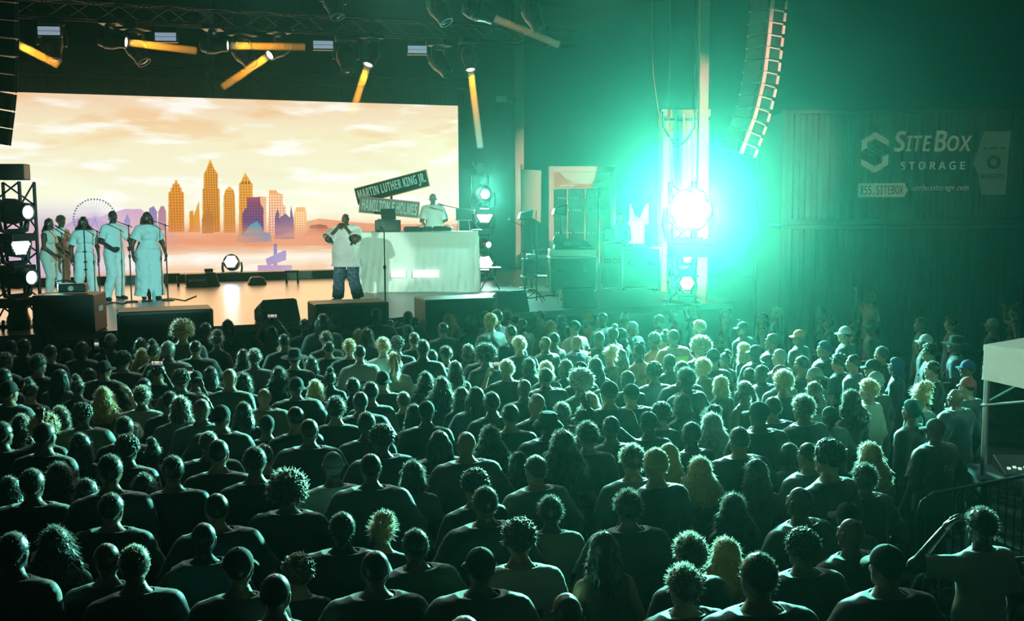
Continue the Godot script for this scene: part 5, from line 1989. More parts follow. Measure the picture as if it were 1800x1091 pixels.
	for k in 2:
		var a: Array = arms[k]
		var s := 1.0 - 2.0 * k
		var bs := toward(a[1], a[2], a[3])
		if k == 0:
			bs = bs * Basis.from_scale(Vector3(1, 1, 1))
		# thumb side: forward for a hanging arm
		var th: Vector3 = a[5] if a.size() > 5 else Vector3(0, 0, -1)
		if (bs * Vector3(0, 0, -1)).dot(th) < 0.0:
			bs = Basis(bs.x, bs.y, -bs.z)
		list.append([HANDS[a[4]], Transform3D(bs, a[1])])
	var pair := []
	for k in 2:
		var shoes := MB.new()
		var an: Vector3 = legs[k][1]
		var s := 1.0 - 2.0 * k
		var dirz := Vector3(0.25 * s, 0, -1).normalized()
		var g := []
		for r in [[-0.075, 0.030, 0.06], [-0.06, 0.040, 0.085], [0.0, 0.043, 0.10], [0.06, 0.045, 0.075], [0.12, 0.048, 0.06], [0.165, 0.040, 0.05], [0.19, 0.02, 0.03]]:
			var row := []
			for q in 10:
				var t := TAU * q / 10
				var c: Vector3 = Vector3(an.x, an.y - 0.085, an.z) + dirz * r[0]
				row.append(c + dirz.cross(Vector3.UP) * cos(t) * r[1] + Vector3.UP * maxf(0.0, r[2] * (0.5 + 0.5 * sin(t)) * 1.05))
			g.append(row)
		shoes.sheet(g, true)
		shoes.poly(g[0], -dirz)
		shoes.poly(g[-1], dirz)
		pair.append(shoes.mesh())
	return {"body": joined(list), "shirt": joined([out.shirt]), "trousers": joined([out.trousers]), "shoes": pair, "head": hx}

# ---------------------------------------------------------------- hair and hats, about the middle of the head
var FZ: MB   # loose strands are gathered apart from the hair they leave

func strand(b: MB, p: Vector3, dir: Vector3, len: float, bend: Vector3, w := 0.0014, steps := 2) -> void:
	b = FZ
	var side := dir.cross(Vector3(rng.randf_range(-1, 1), rng.randf_range(-1, 1), rng.randf_range(-1, 1))).normalized() * w
	var q := p
	var d := dir
	var nr := side.cross(dir).normalized()
	for s in steps:
		var e := q + d * (len / steps)
		var t := 1.0 - 0.5 * (s + 1.0) / steps
		b.tri(q - side, q + side, e + side * t, nr, nr, nr)
		b.tri(q - side, e + side * t, e - side * t, nr, nr, nr)
		q = e
		d = (d + bend / steps).normalized()

# how far down the hair reaches: polar angle from the crown for an azimuth (0 = front, PI = back)
func hairline(az: float, front: float, side: float, back: float) -> float:
	var c := 0.5 + 0.5 * cos(az)
	var base := lerpf(back, side, smoothstep(0.0, 0.45, c))
	return lerpf(base, front, smoothstep(0.62, 0.95, c))

func skull(d: Vector3) -> float:
	return 1.0 / sqrt(d.x * d.x / 0.0059 + d.y * d.y / 0.0088 + d.z * d.z / 0.0090)

func hair_cap(b: MB, thick: float, lump: float, freq: float, front := 1.15, side := 1.75, back := 2.25, fuzz := 500, fl := 0.02, seed_ := 1) -> void:
	rng.seed = seed_
	var nz := FastNoiseLite.new()
	nz.seed = seed_
	nz.frequency = freq
	var g := []
	var R := 16
	var C := 32
	var ctr := Vector3(0, 0.03, 0.012)
	for i in R + 2:
		var row := []
		for j in C:
			var az := TAU * j / C
			var lim := hairline(az, front, side, back)
			var th := lim * minf(1.0, float(i) / R)
			var d := Vector3(sin(th) * sin(az), cos(th), -sin(th) * cos(az))
			var t := thick * (1.0 if i < R else 0.8 if i == R else -0.3) * (0.75 + 0.25 * cos(th * 0.7))
			row.append(ctr + d * (skull(d) + t + lump * nz.get_noise_3dv(d * 10.0)))
		g.append(row)
	b.sheet(g, true)
	for k in fuzz:
		var i := rng.randi_range(0, R)
		var j := rng.randi_range(0, C - 1)
		var p: Vector3 = g[i][j].lerp(g[mini(i + 1, R)][(j + 1) % C], rng.randf())
		var d := (p - ctr).normalized()
		strand(b, p - d * 0.006, (d + Vector3(rng.randf_range(-1, 1), rng.randf_range(-0.6, 0.5), rng.randf_range(-1, 1)) * 0.6).normalized(), fl * rng.randf_range(0.5, 1.4), Vector3(rng.randf_range(-1, 1), rng.randf_range(-1.2, 0.5), rng.randf_range(-1, 1)), 0.0017, 1 if fl < 0.025 else 2)

# hair that falls from the crown round the sides and back to the level `low`, open at the face
func hair_fall(b: MB, low: float, width: float, wave: float, fuzz := 500, seed_ := 3, fl := 0.03) -> void:
	rng.seed = seed_
	var nz := FastNoiseLite.new()
	nz.seed = seed_
	nz.frequency = 1.0
	var g := []
	var R := 20
	var C := 36
	for i in R + 1:
		var t := float(i) / R
		var y := lerpf(0.125, low, t)
		var row := []
		for j in C:
			var u := -1.0 + 2.0 * j / (C - 1)
			var open := lerpf(0.55, 1.15, smoothstep(0.0, 0.3, t))
			var az := PI + u * (PI - open)
			var rx := 0.092 * sqrt(maxf(0.0, 1.0 - pow(maxf(0.0, (y - 0.03) / 0.105), 2.0)))
			if y < 0.03:
				rx = lerpf(0.094, 0.094 + width, smoothstep(0.0, 0.6, (0.03 - y) / 0.3))
				rx *= lerpf(1.0, 0.75, smoothstep(0.75, 1.0, t))
			var rz := rx * lerpf(1.05, 0.85, t)
			var zc := 0.012 + 0.055 * smoothstep(0.0, 0.25, 0.02 - y)
			var f := 1.0 + wave * nz.get_noise_2d(u * 8.0 + 3.0, y * 14.0 + sin(u * 9.0)) + 0.05 * sin(u * 37.0 + nz.get_noise_1d(y * 12.0) * 6.0)
			row.append(Vector3(sin(az) * rx * f, y + 0.008 * sin(u * 23.0) * t, -cos(az) * rz * f + zc))
		g.append(row)
	b.sheet(g)
	for k in fuzz:
		var i := rng.randi_range(0, R - 1)
		var j := rng.randi_range(0, C - 2)
		if rng.randf() < 0.3:
			j = 0 if rng.randf() < 0.5 else C - 1
		var p: Vector3 = g[i][j].lerp(g[i + 1][j], rng.randf())
		var d := (p - Vector3(0, p.y, 0.02)).normalized()
		strand(b, p, (d * 0.5 + Vector3.DOWN * 0.6 + Vector3(rng.randf_range(-1, 1), rng.randf_range(-1, 1), rng.randf_range(-1, 1)) * 0.5).normalized(), fl * rng.randf_range(0.5, 1.6), d * -0.3 + Vector3(rng.randf_range(-1, 1), -0.5, rng.randf_range(-1, 1)) * 0.8, 0.0019)

func curls(b: MB, n: int, ctr: Vector3, rad: Vector3, low: float, size: float, seed_: int, fuzz := 700, fl := 0.035) -> void:
	rng.seed = seed_
	for k in n:
		var d := Vector3(rng.randfn(), rng.randfn(), rng.randfn()).normalized()
		if d.y < low or (d.z < -0.55 and d.y < 0.45):
			continue
		var p := ctr + d * rad * rng.randf_range(0.82, 1.02)
		b.ball(p, Vector3.ONE * size * rng.randf_range(0.7, 1.25), 6, 4)
	for k in fuzz:
		var d := Vector3(rng.randfn(), rng.randfn(), rng.randfn()).normalized()
		if d.y < low or (d.z < -0.6 and d.y < 0.4):
			continue
		strand(b, ctr + d * rad * 0.95, (d + Vector3(rng.randf_range(-1, 1), rng.randf_range(-1, 1), rng.randf_range(-1, 1)) * 0.7).normalized(), fl * rng.randf_range(0.5, 1.4), Vector3(rng.randf_range(-1, 1), rng.randf_range(-1, 1), rng.randf_range(-1, 1)) * 2.0, 0.0017, 2)

func cap_dome(b: MB, brim: float, tall := 0.095, snap := true) -> void:   # the brim looks along -z turned by brim
	var g := []
	for i in 10:
		var row := []
		for j in 28:
			var az := TAU * j / 28
			var th := PI * 0.5 * i / 9.0
			row.append(Vector3(sin(th) * sin(az) * 0.089, 0.045 + cos(th) * tall, -sin(th) * cos(az) * 0.104 + 0.012))
		g.append(row)
	var last := []
	for p in g[-1]:
		last.append(Vector3(p.x * 0.99, 0.03, (p.z - 0.012) * 0.99 + 0.012))
	g.append(last)
	b.sheet(g, true)
	b.ball(Vector3(0, 0.045 + tall, 0.012), Vector3(0.008, 0.005, 0.008), 8, 4)

func cap_brim(turn: float) -> ArrayMesh:
	var b := MB.new()
	var bs := Basis(Vector3.UP, turn)
	var top := []
	for i in 5:
		var row := []
		for j in 13:
			var a := lerpf(-1.15, 1.15, j / 12.0)
			var r := lerpf(0.098, 0.098 + 0.07 * cos(a * 0.9), i / 4.0)
			row.append(bs * Vector3(sin(a) * r * 0.92, 0.040 - 0.02 * (i / 4.0) - 0.018 * absf(sin(a)) * (i / 4.0), -cos(a) * r) + Vector3(0, 0, 0.012))
		top.append(row)
	b.sheet(top)
	var low := []
	for row in top:
		low.append(row.map(func(p): return p - Vector3(0, 0.004, 0)))
	b.sheet(low)
	b.sheet([top[-1], low[-1]])
	return b.mesh()

func hat(wide: float, crown: float, soft := 0.0) -> ArrayMesh:
	var b := MB.new()
	var prof := [Vector2(0.002, 0.05 + crown), Vector2(0.06, 0.05 + crown - 0.004), Vector2(0.086, 0.05 + crown * 0.75), Vector2(0.094, 0.055), Vector2(0.1 + wide * 0.5, 0.045 - soft * 0.4), Vector2(0.1 + wide, 0.035 - soft), Vector2(0.1 + wide, 0.031 - soft), Vector2(0.094, 0.048)]
	b.lathe(Transform3D(Basis.from_scale(Vector3(1, 1, 1.12)), Vector3(0, 0, 0.012)), prof, 28, false)
	return b.mesh()

var HAIR := {}      # style -> [[part name, mesh, material key], ...]
var BODY := {}
var SKIN := []
var HC := {}
var SHIRT := {}
var PANTS := []

func hair_library() -> void:
	FZ = MB.new()
	var b := MB.new()
	hair_cap(b, 0.007, 0.0, 1.0, 1.05, 1.7, 2.2, 220, 0.008, 11)
	HAIR.crop = [["hair", b.mesh(), "hair"], ["strands", FZ.mesh(), "fringe"]]
	FZ = MB.new()
	b = MB.new()
	hair_cap(b, 0.011, 0.004, 0.3, 1.1, 1.72, 2.25, 420, 0.016, 12)
	HAIR.short = [["hair", b.mesh(), "hair"], ["strands", FZ.mesh(), "fringe"]]
	FZ = MB.new()
	b = MB.new()
	hair_cap(b, 0.021, 0.014, 0.28, 1.15, 1.75, 2.3, 750, 0.03, 13)
	HAIR.tous = [["hair", b.mesh(), "hair"], ["strands", FZ.mesh(), "fringe"]]
	FZ = MB.new()
	b = MB.new()
	hair_cap(b, 0.018, 0.006, 0.3, 1.15, 1.75, 2.25, 0, 0.02, 14)
	curls(b, 420, Vector3(0, 0.045, 0.015), Vector3(0.098, 0.105, 0.11), -0.45, 0.016, 14, 600, 0.03)
	HAIR.curl = [["hair", b.mesh(), "hair"], ["strands", FZ.mesh(), "fringe"]]
	FZ = MB.new()
	b = MB.new()
	hair_cap(b, 0.05, 0.01, 0.3, 1.1, 1.8, 2.3, 0, 0.02, 15)
	curls(b, 800, Vector3(0, 0.055, 0.025), Vector3(0.142, 0.14, 0.145), -0.5, 0.019, 15, 1000, 0.045)
	HAIR.afro = [["hair", b.mesh(), "hair"], ["strands", FZ.mesh(), "fringe"]]
	FZ = MB.new()
	b = MB.new()
	hair_cap(b, 0.014, 0.003, 0.3, 1.0, 1.75, 2.2, 200, 0.02, 16)
	hair_fall(b, -0.29, 0.035, 0.08, 520, 16, 0.03)
	HAIR.long = [["hair", b.mesh(), "hair"], ["strands", FZ.mesh(), "fringe"]]
	FZ = MB.new()
	b = MB.new()
	hair_cap(b, 0.02, 0.008, 0.3, 1.0, 1.75, 2.2, 300, 0.03, 17)
	hair_fall(b, -0.30, 0.075, 0.3, 900, 17, 0.055)
	HAIR.wavy = [["hair", b.mesh(), "hair"], ["strands", FZ.mesh(), "fringe"]]
	FZ = MB.new()
	b = MB.new()
	hair_cap(b, 0.016, 0.004, 0.3, 1.0, 1.75, 2.2, 300, 0.03, 18)
	hair_fall(b, -0.13, 0.03, 0.12, 650, 18, 0.035)
	HAIR.bob = [["hair", b.mesh(), "hair"], ["strands", FZ.mesh(), "fringe"]]
	FZ = MB.new()
	b = MB.new()
	hair_cap(b, 0.012, 0.003, 0.3, 1.05, 1.7, 2.25, 400, 0.025, 19)
	var t := MB.new()
	var pts := []
	var rad := []
	for i in 9:
		var u := i / 8.0
		pts.append(Vector3(0.01 * sin(u * 6.0), 0.085 - 0.30 * u - 0.02 * sin(u * PI), 0.115 + 0.055 * sin(u * 2.6)))
		rad.append(lerpf(0.02, 0.036, sin(minf(1.0, u * 1.6) * PI * 0.5)) * (1.0 - 0.55 * u * u))
	t.tube(pts, rad, 10)
	rng.seed = 19
	for k in 500:
		var i := rng.randi_range(0, 7)
		var d := Vector3(rng.randf_range(-1, 1), rng.randf_range(-0.4, 0.4), rng.randf_range(-1, 1)).normalized()
		strand(t, pts[i].lerp(pts[i + 1], rng.randf()) + d * rad[i] * 0.9, (d * 0.6 + Vector3.DOWN).normalized(), rng.randf_range(0.03, 0.08), d * 0.6 - Vector3(0, 0.5, 0))
	HAIR.pony = [["hair", b.mesh(), "hair"], ["strands", FZ.mesh(), "fringe"], ["ponytail", t.mesh(), "hair"]]
	FZ = MB.new()
	b = MB.new()
	hair_cap(b, 0.012, 0.003, 0.3, 1.05, 1.7, 2.25, 400, 0.025, 20)
	t = MB.new()
	curls(t, 90, Vector3(0, 0.165, 0.05), Vector3(0.04, 0.035, 0.04), -1.1, 0.014, 20, 200, 0.025)
	HAIR.bun = [["hair", b.mesh(), "hair"], ["strands", FZ.mesh(), "fringe"], ["bun", t.mesh(), "hair"]]
	FZ = MB.new()
	t = MB.new()
	for s in [-1.0, 1.0]:
		curls(t, 60, Vector3(0.06 * s, 0.145, 0.02), Vector3(0.03, 0.03, 0.03), -1.1, 0.012, 21, 120, 0.02)
	HAIR.buns = [["hair", b.mesh(), "hair"], ["strands", FZ.mesh(), "fringe"], ["bun", t.mesh(), "hair"]]
	FZ = MB.new()
	b = MB.new()
	hair_cap(b, 0.018, 0.008, 0.3, 1.1, 1.75, 2.2, 450, 0.05, 22)
	t = MB.new()
	curls(t, 200, Vector3(0.015, 0.15, 0.055), Vector3(0.07, 0.05, 0.065), -1.1, 0.016, 22, 400, 0.04)
	HAIR.updo = [["hair", b.mesh(), "hair"], ["strands", FZ.mesh(), "fringe"], ["bun", t.mesh(), "hair"]]
	FZ = MB.new()
	b = MB.new()
	hair_cap(b, 0.02, 0.006, 0.3, 1.1, 1.7, 2.2, 200, 0.015, 23)
	rng.seed = 23
	for k in 46:
		var az := rng.randf_range(1.1, TAU - 1.1)
		var d := Vector3(sin(az), 0, -cos(az))
		var q := [Vector3(0, 0.05, 0.012) + d * 0.092]
		var l := rng.randf_range(0.24, 0.36)
		for i in range(1, 6):
			var u := i / 5.0
			q.append(Vector3(0, 0.05 - l * u, 0.012) + d * (0.105 + 0.025 * sin(u * 2.2)) + Vector3(0, 0, 0.03 * u) + Vector3(rng.randf_range(-1, 1), 0, rng.randf_range(-1, 1)) * 0.006)
		b.tube(q, [0.009, 0.010, 0.010, 0.009, 0.008, 0.005], 6)
	HAIR.dread = [["hair", b.mesh(), "hair"], ["strands", FZ.mesh(), "fringe"]]
	FZ = MB.new()
	HAIR.bald = []
	# hats; a little hair shows below them
	b = MB.new()
	hair_cap(b, 0.008, 0.002, 0.3, 0.9, 1.7, 2.2, 300, 0.012, 24)
	var under: ArrayMesh = b.mesh()
	FZ = MB.new()
	b = MB.new()
	cap_dome(b, 0.0)
	var dome: ArrayMesh = b.mesh()
	var k := 0
	for key in ["cap", "capl", "capb", "capr"]:
		HAIR[key] = [["hair", under, "hair"], ["cap", dome, "hat"], ["cap_brim", cap_brim([0.0, 0.5, PI, -0.5][k]), "hat"]]
		k += 1
	b = MB.new()
	cap_dome(b, 0.0, 0.11)
	var rim_ := []
	for i in 25:
		rim_.append(Vector3(sin(TAU * i / 24) * 0.091, 0.035, -cos(TAU * i / 24) * 0.106 + 0.012))
	b.tube(rim_, 0.012, 8, false)
	HAIR.bean = [["hair", under, "hair"], ["beanie", b.mesh(), "hat"]]
	HAIR.buck = [["hair", under, "hair"], ["bucket_hat", hat(0.05, 0.085, 0.035), "hat"]]
	HAIR.brim = [["hair", under, "hair"], ["brim_hat", hat(0.085, 0.11, 0.0), "hat"]]
	b = MB.new()
	hair_cap(b, 0.014, 0.004, 0.2, 0.95, 1.62, 2.2, 0, 0.02, 25)
	b.ball(Vector3(-0.02, 0.0, 0.125), Vector3(0.022, 0.018, 0.018), 8, 6)
	for s in [-1.0, 0.6]:
		b.tube([Vector3(-0.02, 0, 0.125), Vector3(-0.02 + 0.03 * s, -0.05, 0.15), Vector3(-0.02 + 0.04 * s, -0.11, 0.15)], [0.008, 0.018, 0.012], 6, true, 0.3)
	HAIR.band = [["bandana", b.mesh(), "hat"]]
	b = MB.new()
	hair_cap(b, 0.022, 0.004, 0.2, 0.95, 1.75, 2.4, 0, 0.02, 26)
	b.tube([Vector3(0, 0.02, 0.12), Vector3(0.02, -0.05, 0.15), Vector3(0.03, -0.16, 0.15), Vector3(0.03, -0.25, 0.145)], [0.03, 0.04, 0.05, 0.035], 8, true, 0.4)
	HAIR.scarf = [["head_scarf", b.mesh(), "hat"]]
	b = MB.new()
	hair_cap(b, 0.03, 0.01, 0.2, 0.9, 1.7, 2.3, 0, 0.02, 27)
	hair_fall(b, -0.17, 0.05, 0.05, 0, 27)
	HAIR.hood = [["hood", b.mesh(), "hat"]]

# arm poses: [elbow, wrist, fingertip, where the palm looks, curl, thumb side] for the +x side
func arm(kind: String, s: float) -> Array:
	var a: Array
	match kind:
		"hang": a = [Vector3(0.262, 1.13, 0.035), Vector3(0.275, 0.885, -0.03), Vector3(0.27, 0.70, -0.06), Vector3(-1, 0, 0), "soft"]
		"out": a = [Vector3(0.305, 1.14, 0.03), Vector3(0.335, 0.905, -0.06), Vector3(0.33, 0.72, -0.1), Vector3(-1, 0, 0), "soft"]
		"front": a = [Vector3(0.27, 1.14, 0.02), Vector3(0.12, 1.08, -0.24), Vector3(0.0, 1.09, -0.34), Vector3(0, 0, 1), "soft", Vector3.UP]
		"phone": a = [Vector3(0.31, 1.24, -0.20), Vector3(0.15, 1.50, -0.36), Vector3(0.10, 1.66, -0.40), Vector3(-0.5, 0, 0.8), "grip", Vector3(-1, 0.3, 0.5)]
		"high": a = [Vector3(0.29, 1.52, -0.24), Vector3(0.13, 1.76, -0.30), Vector3(0.05, 1.92, -0.33), Vector3(-1, 0, 0.3), "grip", Vector3(0, 0, 1)]
		"fist": a = [Vector3(0.30, 1.50, -0.16), Vector3(0.27, 1.76, -0.18), Vector3(0.25, 1.92, -0.2), Vector3(-0.3, 0, -1), "fist", Vector3(-1, 0, 0)]
		"wave": a = [Vector3(0.36, 1.42, -0.12), Vector3(0.27, 1.66, -0.17), Vector3(0.18, 1.80, -0.19), Vector3(-1, 0, -0.4), "soft", Vector3(-1, 0, 1)]
		"point": a = [Vector3(0.36, 1.60, -0.14), Vector3(0.54, 1.80, -0.26), Vector3(0.62, 1.95, -0.3), Vector3(-1, 0.3, -0.4), "soft", Vector3(-1, 0, 1)]
		"brow": a = [Vector3(0.42, 1.38, -0.16), Vector3(0.17, 1.60, -0.17), Vector3(0.03, 1.74, -0.15), Vector3(-0.4, -0.2, 0.9), "soft", Vector3(0, 0, 1)]
		"mouth": a = [Vector3(0.30, 1.25, -0.2), Vector3(0.095, 1.47, -0.20), Vector3(0.0, 1.58, -0.19), Vector3(-0.6, 0, 0.8), "grip", Vector3(0, 0, 1)]
		"hip": a = [Vector3(0.33, 1.16, -0.06), Vector3(0.20, 1.02, -0.26), Vector3(0.1, 0.97, -0.38), Vector3(-1, 0, 0), "fist", Vector3.UP]
		"reach": a = [Vector3(0.25, 1.14, -0.06), Vector3(0.17, 0.98, -0.27), Vector3(0.15, 0.92, -0.42), Vector3(-0.5, -0.8, 0), "soft", Vector3(-1, 0.3, 0)]
		"decks": a = [Vector3(0.27, 1.13, -0.02), Vector3(0.2, 1.02, -0.27), Vector3(0.17, 0.98, -0.42), Vector3(0, -1, 0), "soft", Vector3(-1, 0, 0)]
		"behind": a = [Vector3(0.30, 1.16, 0.1), Vector3(0.13, 1.02, 0.17), Vector3(0.0, 1.0, 0.2), Vector3(0, 0, -1), "soft", Vector3.UP]
	var r := []
	for q in a:
		r.append(flip(q, s) if q is Vector3 else q)
	return r

func body_library() -> void:
	HEADS = {"m": head_field("m"), "f": head_field("f")}
	HANDS = {"soft": hand_field(0.45), "grip": hand_field(1.0, 0.05), "fist": hand_field(1.75, 0.02, 0.9)}
	var m := {"sex": "m", "bulk": 1.0, "sleeve": 0.75, "loose": 0.012}
	var w := {"sex": "m", "bulk": 1.2, "sleeve": 0.8, "loose": 0.02, "belly": 0.5}
	var f := {"sex": "f", "bulk": 0.95, "sleeve": 0.5, "hem": 0.90}
	var x := {"sleeve": 0.0}
	var poses := {
		"mh": [m, "hang", "out"], "mf": [m, "front", "front"], "mwh": [w, "out", "out"], "mwf": [w, "front", "front"],
		"fh": [f, "hang", "hang"], "ff": [f, "front", "front"], "fxh": [f, "hang", "front", x], "mx": [m, "hang", "out", x], "mwx": [w, "out", "out", x],
		"mlh": [m, "hang", "hang", {"sleeve": 1.85}], "mlf": [m, "front", "front", {"sleeve": 1.85}], "mwl": [w, "out", "out", {"sleeve": 1.85}], "flh": [f, "hang", "front", {"sleeve": 1.85}],
		"mp": [m, "phone", "phone"], "mP": [m, "high", "high"], "fP": [f, "high", "high", x], "fp": [f, "phone", "phone"],
		"mfist": [m, "fist", "hang"], "mwave": [m, "wave", "hang"], "fwave": [f, "wave", "hang", x], "mpoint": [m, "hang", "point"], "mhead": [m, "hang", "brow"],
	}
	for key in poses:
		var p: Array = poses[key]
		var o: Dictionary = p[0].duplicate()
		o.arms = [arm(p[1], 1.0), arm(p[2], -1.0)]
		if o.bulk > 1.1:
			for a in o.arms:
				if p[1] == "out":
					for i in 3:
						a[i].x *= 1.14
		if p.size() > 3:
			o.merge(p[3], true)
		o.head_tip = 0.05
		BODY[key] = figure(o)

func people_colours() -> void:
	for c in [Color("33201a"), Color("4d3226"), Color("6a4836"), Color("946b54"), Color("ab8069")]:
		var s := mat(c, 0.45)
		s.rim_enabled = true
		s.rim = 0.5
		s.rim_tint = 0.3
		SKIN.append(s)
	for k in {"k": "15100d", "b": "3a2416", "l": "b48a4e", "g": "8d8983"}:
		var s := mat(Color({"k": "15100d", "b": "3a2416", "l": "b48a4e", "g": "8d8983"}[k]), 0.36)
		s.rim_enabled = true
		s.rim = 0.5
		s.rim_tint = 0.3
		HC[k] = s
		var t: StandardMaterial3D = s.duplicate()
		t.backlight_enabled = true
		t.backlight = Color(1.0, 0.95, 0.88) if k != "k" else Color(0.6, 0.57, 0.53)
		HC["loose_" + k] = t
	for k in {"o": "c2622a", "w": "c9cdca", "r": "8a3a2c", "n": "27406b", "t": "3f8a86"}:
		HC[k] = mat(Color({"o": "c2622a", "w": "c9cdca", "r": "8a3a2c", "n": "27406b", "t": "3f8a86"}[k]), 0.85)
	HC.hat_k = mat(Color("1a1b1d"), 0.85)
	HC.hat_g = mat(Color("7f8583"), 0.85)
	var tones := {"black": "141517", "charcoal": "2c2f31", "grey": "777d7c", "white": "c4c9c5", "cream": "a8a693", "tan": "8f8068", "sage": "6d8272", "olive": "474c35", "green": "3e5f49", "steel": "5f7276", "blue": "56708c", "navy": "1f2940", "teal": "4f8f8a", "plum": "3d2531", "brown": "5a4536", "rust": "8a4a30", "orange": "c25a28", "hivis": "8f5a35", "pink": "c08377"}
	for k in tones:
		var s := mat(Color(tones[k]).darkened(0.0 if k in ["orange", "hivis", "pink", "white", "cream", "rust"] else 0.25), 0.62)
		s.rim_enabled = true
		s.rim = 1.0
		s.rim_tint = 0.2
		SHIRT[k] = s
	for c in ["17181b", "22293a", "3a3a38", "54504a"]:
		PANTS.append(mat(Color(c), 0.9))
	HC.shoe = mat(Color("2a2a2c"), 0.7)

const SAY_HAIR := {"crop": "cropped hair", "short": "short hair", "tous": "tousled hair", "curl": "short curls", "afro": "big round curls", "long": "long straight hair", "wavy": "long wavy hair", "bob": "chin-length hair", "pony": "a ponytail", "bun": "a top bun", "buns": "two small buns", "updo": "messy pinned-up hair", "dread": "hanging locks", "bald": "a shaved head", "cap": "a peaked cap", "capl": "an askew cap", "capb": "a backwards cap", "capr": "a tilted cap", "bean": "a knit beanie", "buck": "a bucket hat", "brim": "a wide-brimmed hat", "band": "a knotted bandana", "scarf": "a striped head scarf", "hood": "a raised hood"}
const SAY_COLOUR := {"k": "dark", "b": "brown", "l": "fair", "g": "grey", "o": "orange", "w": "white", "r": "red", "n": "navy", "t": "teal"}
const SAY_POSE := {"mh": "arms down", "mf": "hands held in front", "mwh": "broad shoulders", "mwf": "broad, hands in front", "fh": "arms down", "ff": "hands held in front", "fxh": "bare arms", "mx": "bare arms", "mwx": "broad bare shoulders", "mlh": "long sleeves", "mlf": "long sleeves, hands in front", "mwl": "broad, long sleeves", "flh": "long sleeves", "mp": "holding up a phone", "mP": "both arms up", "fP": "both arms up with a phone", "fp": "holding up a phone", "mfist": "one fist raised", "mwave": "one hand raised", "fwave": "one hand raised", "mpoint": "one arm stretched up", "mhead": "one hand to the brow"}
const SAY_SHIRT := {"hivis": "brown shirt with yellow back panel", "orange": "orange staff shirt"}

var used_labels := {}

func dress(o: Node3D, b: Dictionary, hair: String, hc: String, skin: Material, shirt: Material, pants: Material) -> void:
	part(o, "body", b.body, skin)
	part(o, "shirt", b.shirt, shirt)
	part(o, "trousers", b.trousers, pants)
	for m in b.shoes:
		part(o, "shoe", m, HC.shoe)
	for h in HAIR[hair]:
		var key := hc if HC.has(hc) else "k"
		var m: Material = HC[key]
		if h[2] == "hat":
			m = HC["hat_" + hc] if HC.has("hat_" + hc) else HC[hc] if hc not in ["b", "l"] else HC.hat_k
		elif key not in ["k", "b", "l", "g"]:
			m = HC.k
		if h[2] == "fringe":
			m = HC["loose_" + (hc if hc in ["k", "b", "l", "g"] else "k")]
			part(o.get_node("hair"), "strands", h[1], m).set_meta("kind", "stuff")
			continue
		if h[0] == "cap_brim":
			part(o.get_node("cap"), "brim", h[1], m)
			continue
		var q := part(o, h[0], h[1], m)
		q.transform = b.head

func crowd() -> void:
	rng.seed = 77
	var aim := Vector3(-4.5, 0, -22)
	var all := []
	for r in CROWD:
		var k: float = r[2] / 1.75
		var extra: float = {"afro": 0.07, "curl": 0.03, "tous": 0.025, "bald": 0.0, "crop": 0.006, "brim": 0.03, "buck": 0.02, "bean": 0.03, "cap": 0.02, "capb": 0.02, "capl": 0.02, "capr": 0.02, "bun": 0.06, "buns": 0.03, "updo": 0.06, "hood": 0.03}.get(r[3], 0.014)
		var top := level(r[0], r[1], r[2] + extra * k)
		var d := aim - top
		var o := thing("person", "", "person", Vector3(top.x, 0, top.z), atan2(-d.x, -d.z) + rng.randf_range(-0.22, 0.22), "concert crowd")
		o.scale = Vector3.ONE * k
		# the head stands a little before the feet
		o.position += o.basis * Vector3(0, 0, 0.01)
		var tone := 4 if r[4] == "l" else rng.randi_range(0, 4) if r[4] == "k" else rng.randi_range(2, 4)
		dress(o, BODY[r[5]], r[3], r[4], SKIN[tone], SHIRT[r[6]], PANTS[rng.randi_range(0, 3)])
		var hair: String = SAY_HAIR[r[3]]
		if r[3] == "bald":
			pass
		elif hair.begins_with("an "):
			hair = "a " + SAY_COLOUR[r[4]] + hair.substr(2)
		elif hair.begins_with("a "):
			hair = "a " + SAY_COLOUR[r[4]] + hair.substr(1)
		else:
			hair = SAY_COLOUR[r[4]] + " " + hair
		var label := "person with %s, %s, %s" % [hair, SAY_SHIRT.get(r[6], r[6] + " shirt"), SAY_POSE[r[5]]]
		used_labels[label] = used_labels.get(label, 0) + 1
		o.set_meta("label", label)
		all.append([o, label, hair, r[6], SAY_POSE[r[5]]])
	# where the look alone does not tell people apart, say whom they stand beside
	for e in all:
		if used_labels[e[1]] < 2:
			continue
		var best := []
		var near := 1e9
		for f in all:
			var d2: float = e[0].position.distance_to(f[0].position)
			if used_labels[f[1]] == 1 and f[0] != e[0] and d2 < near:
				near = d2
				best = f
		var mine: Array = e[1].split(", ")
		e[0].set_meta("label", "%s, %s, beside %s, %s shirt" % [mine[0], mine[1], best[2], best[3]])

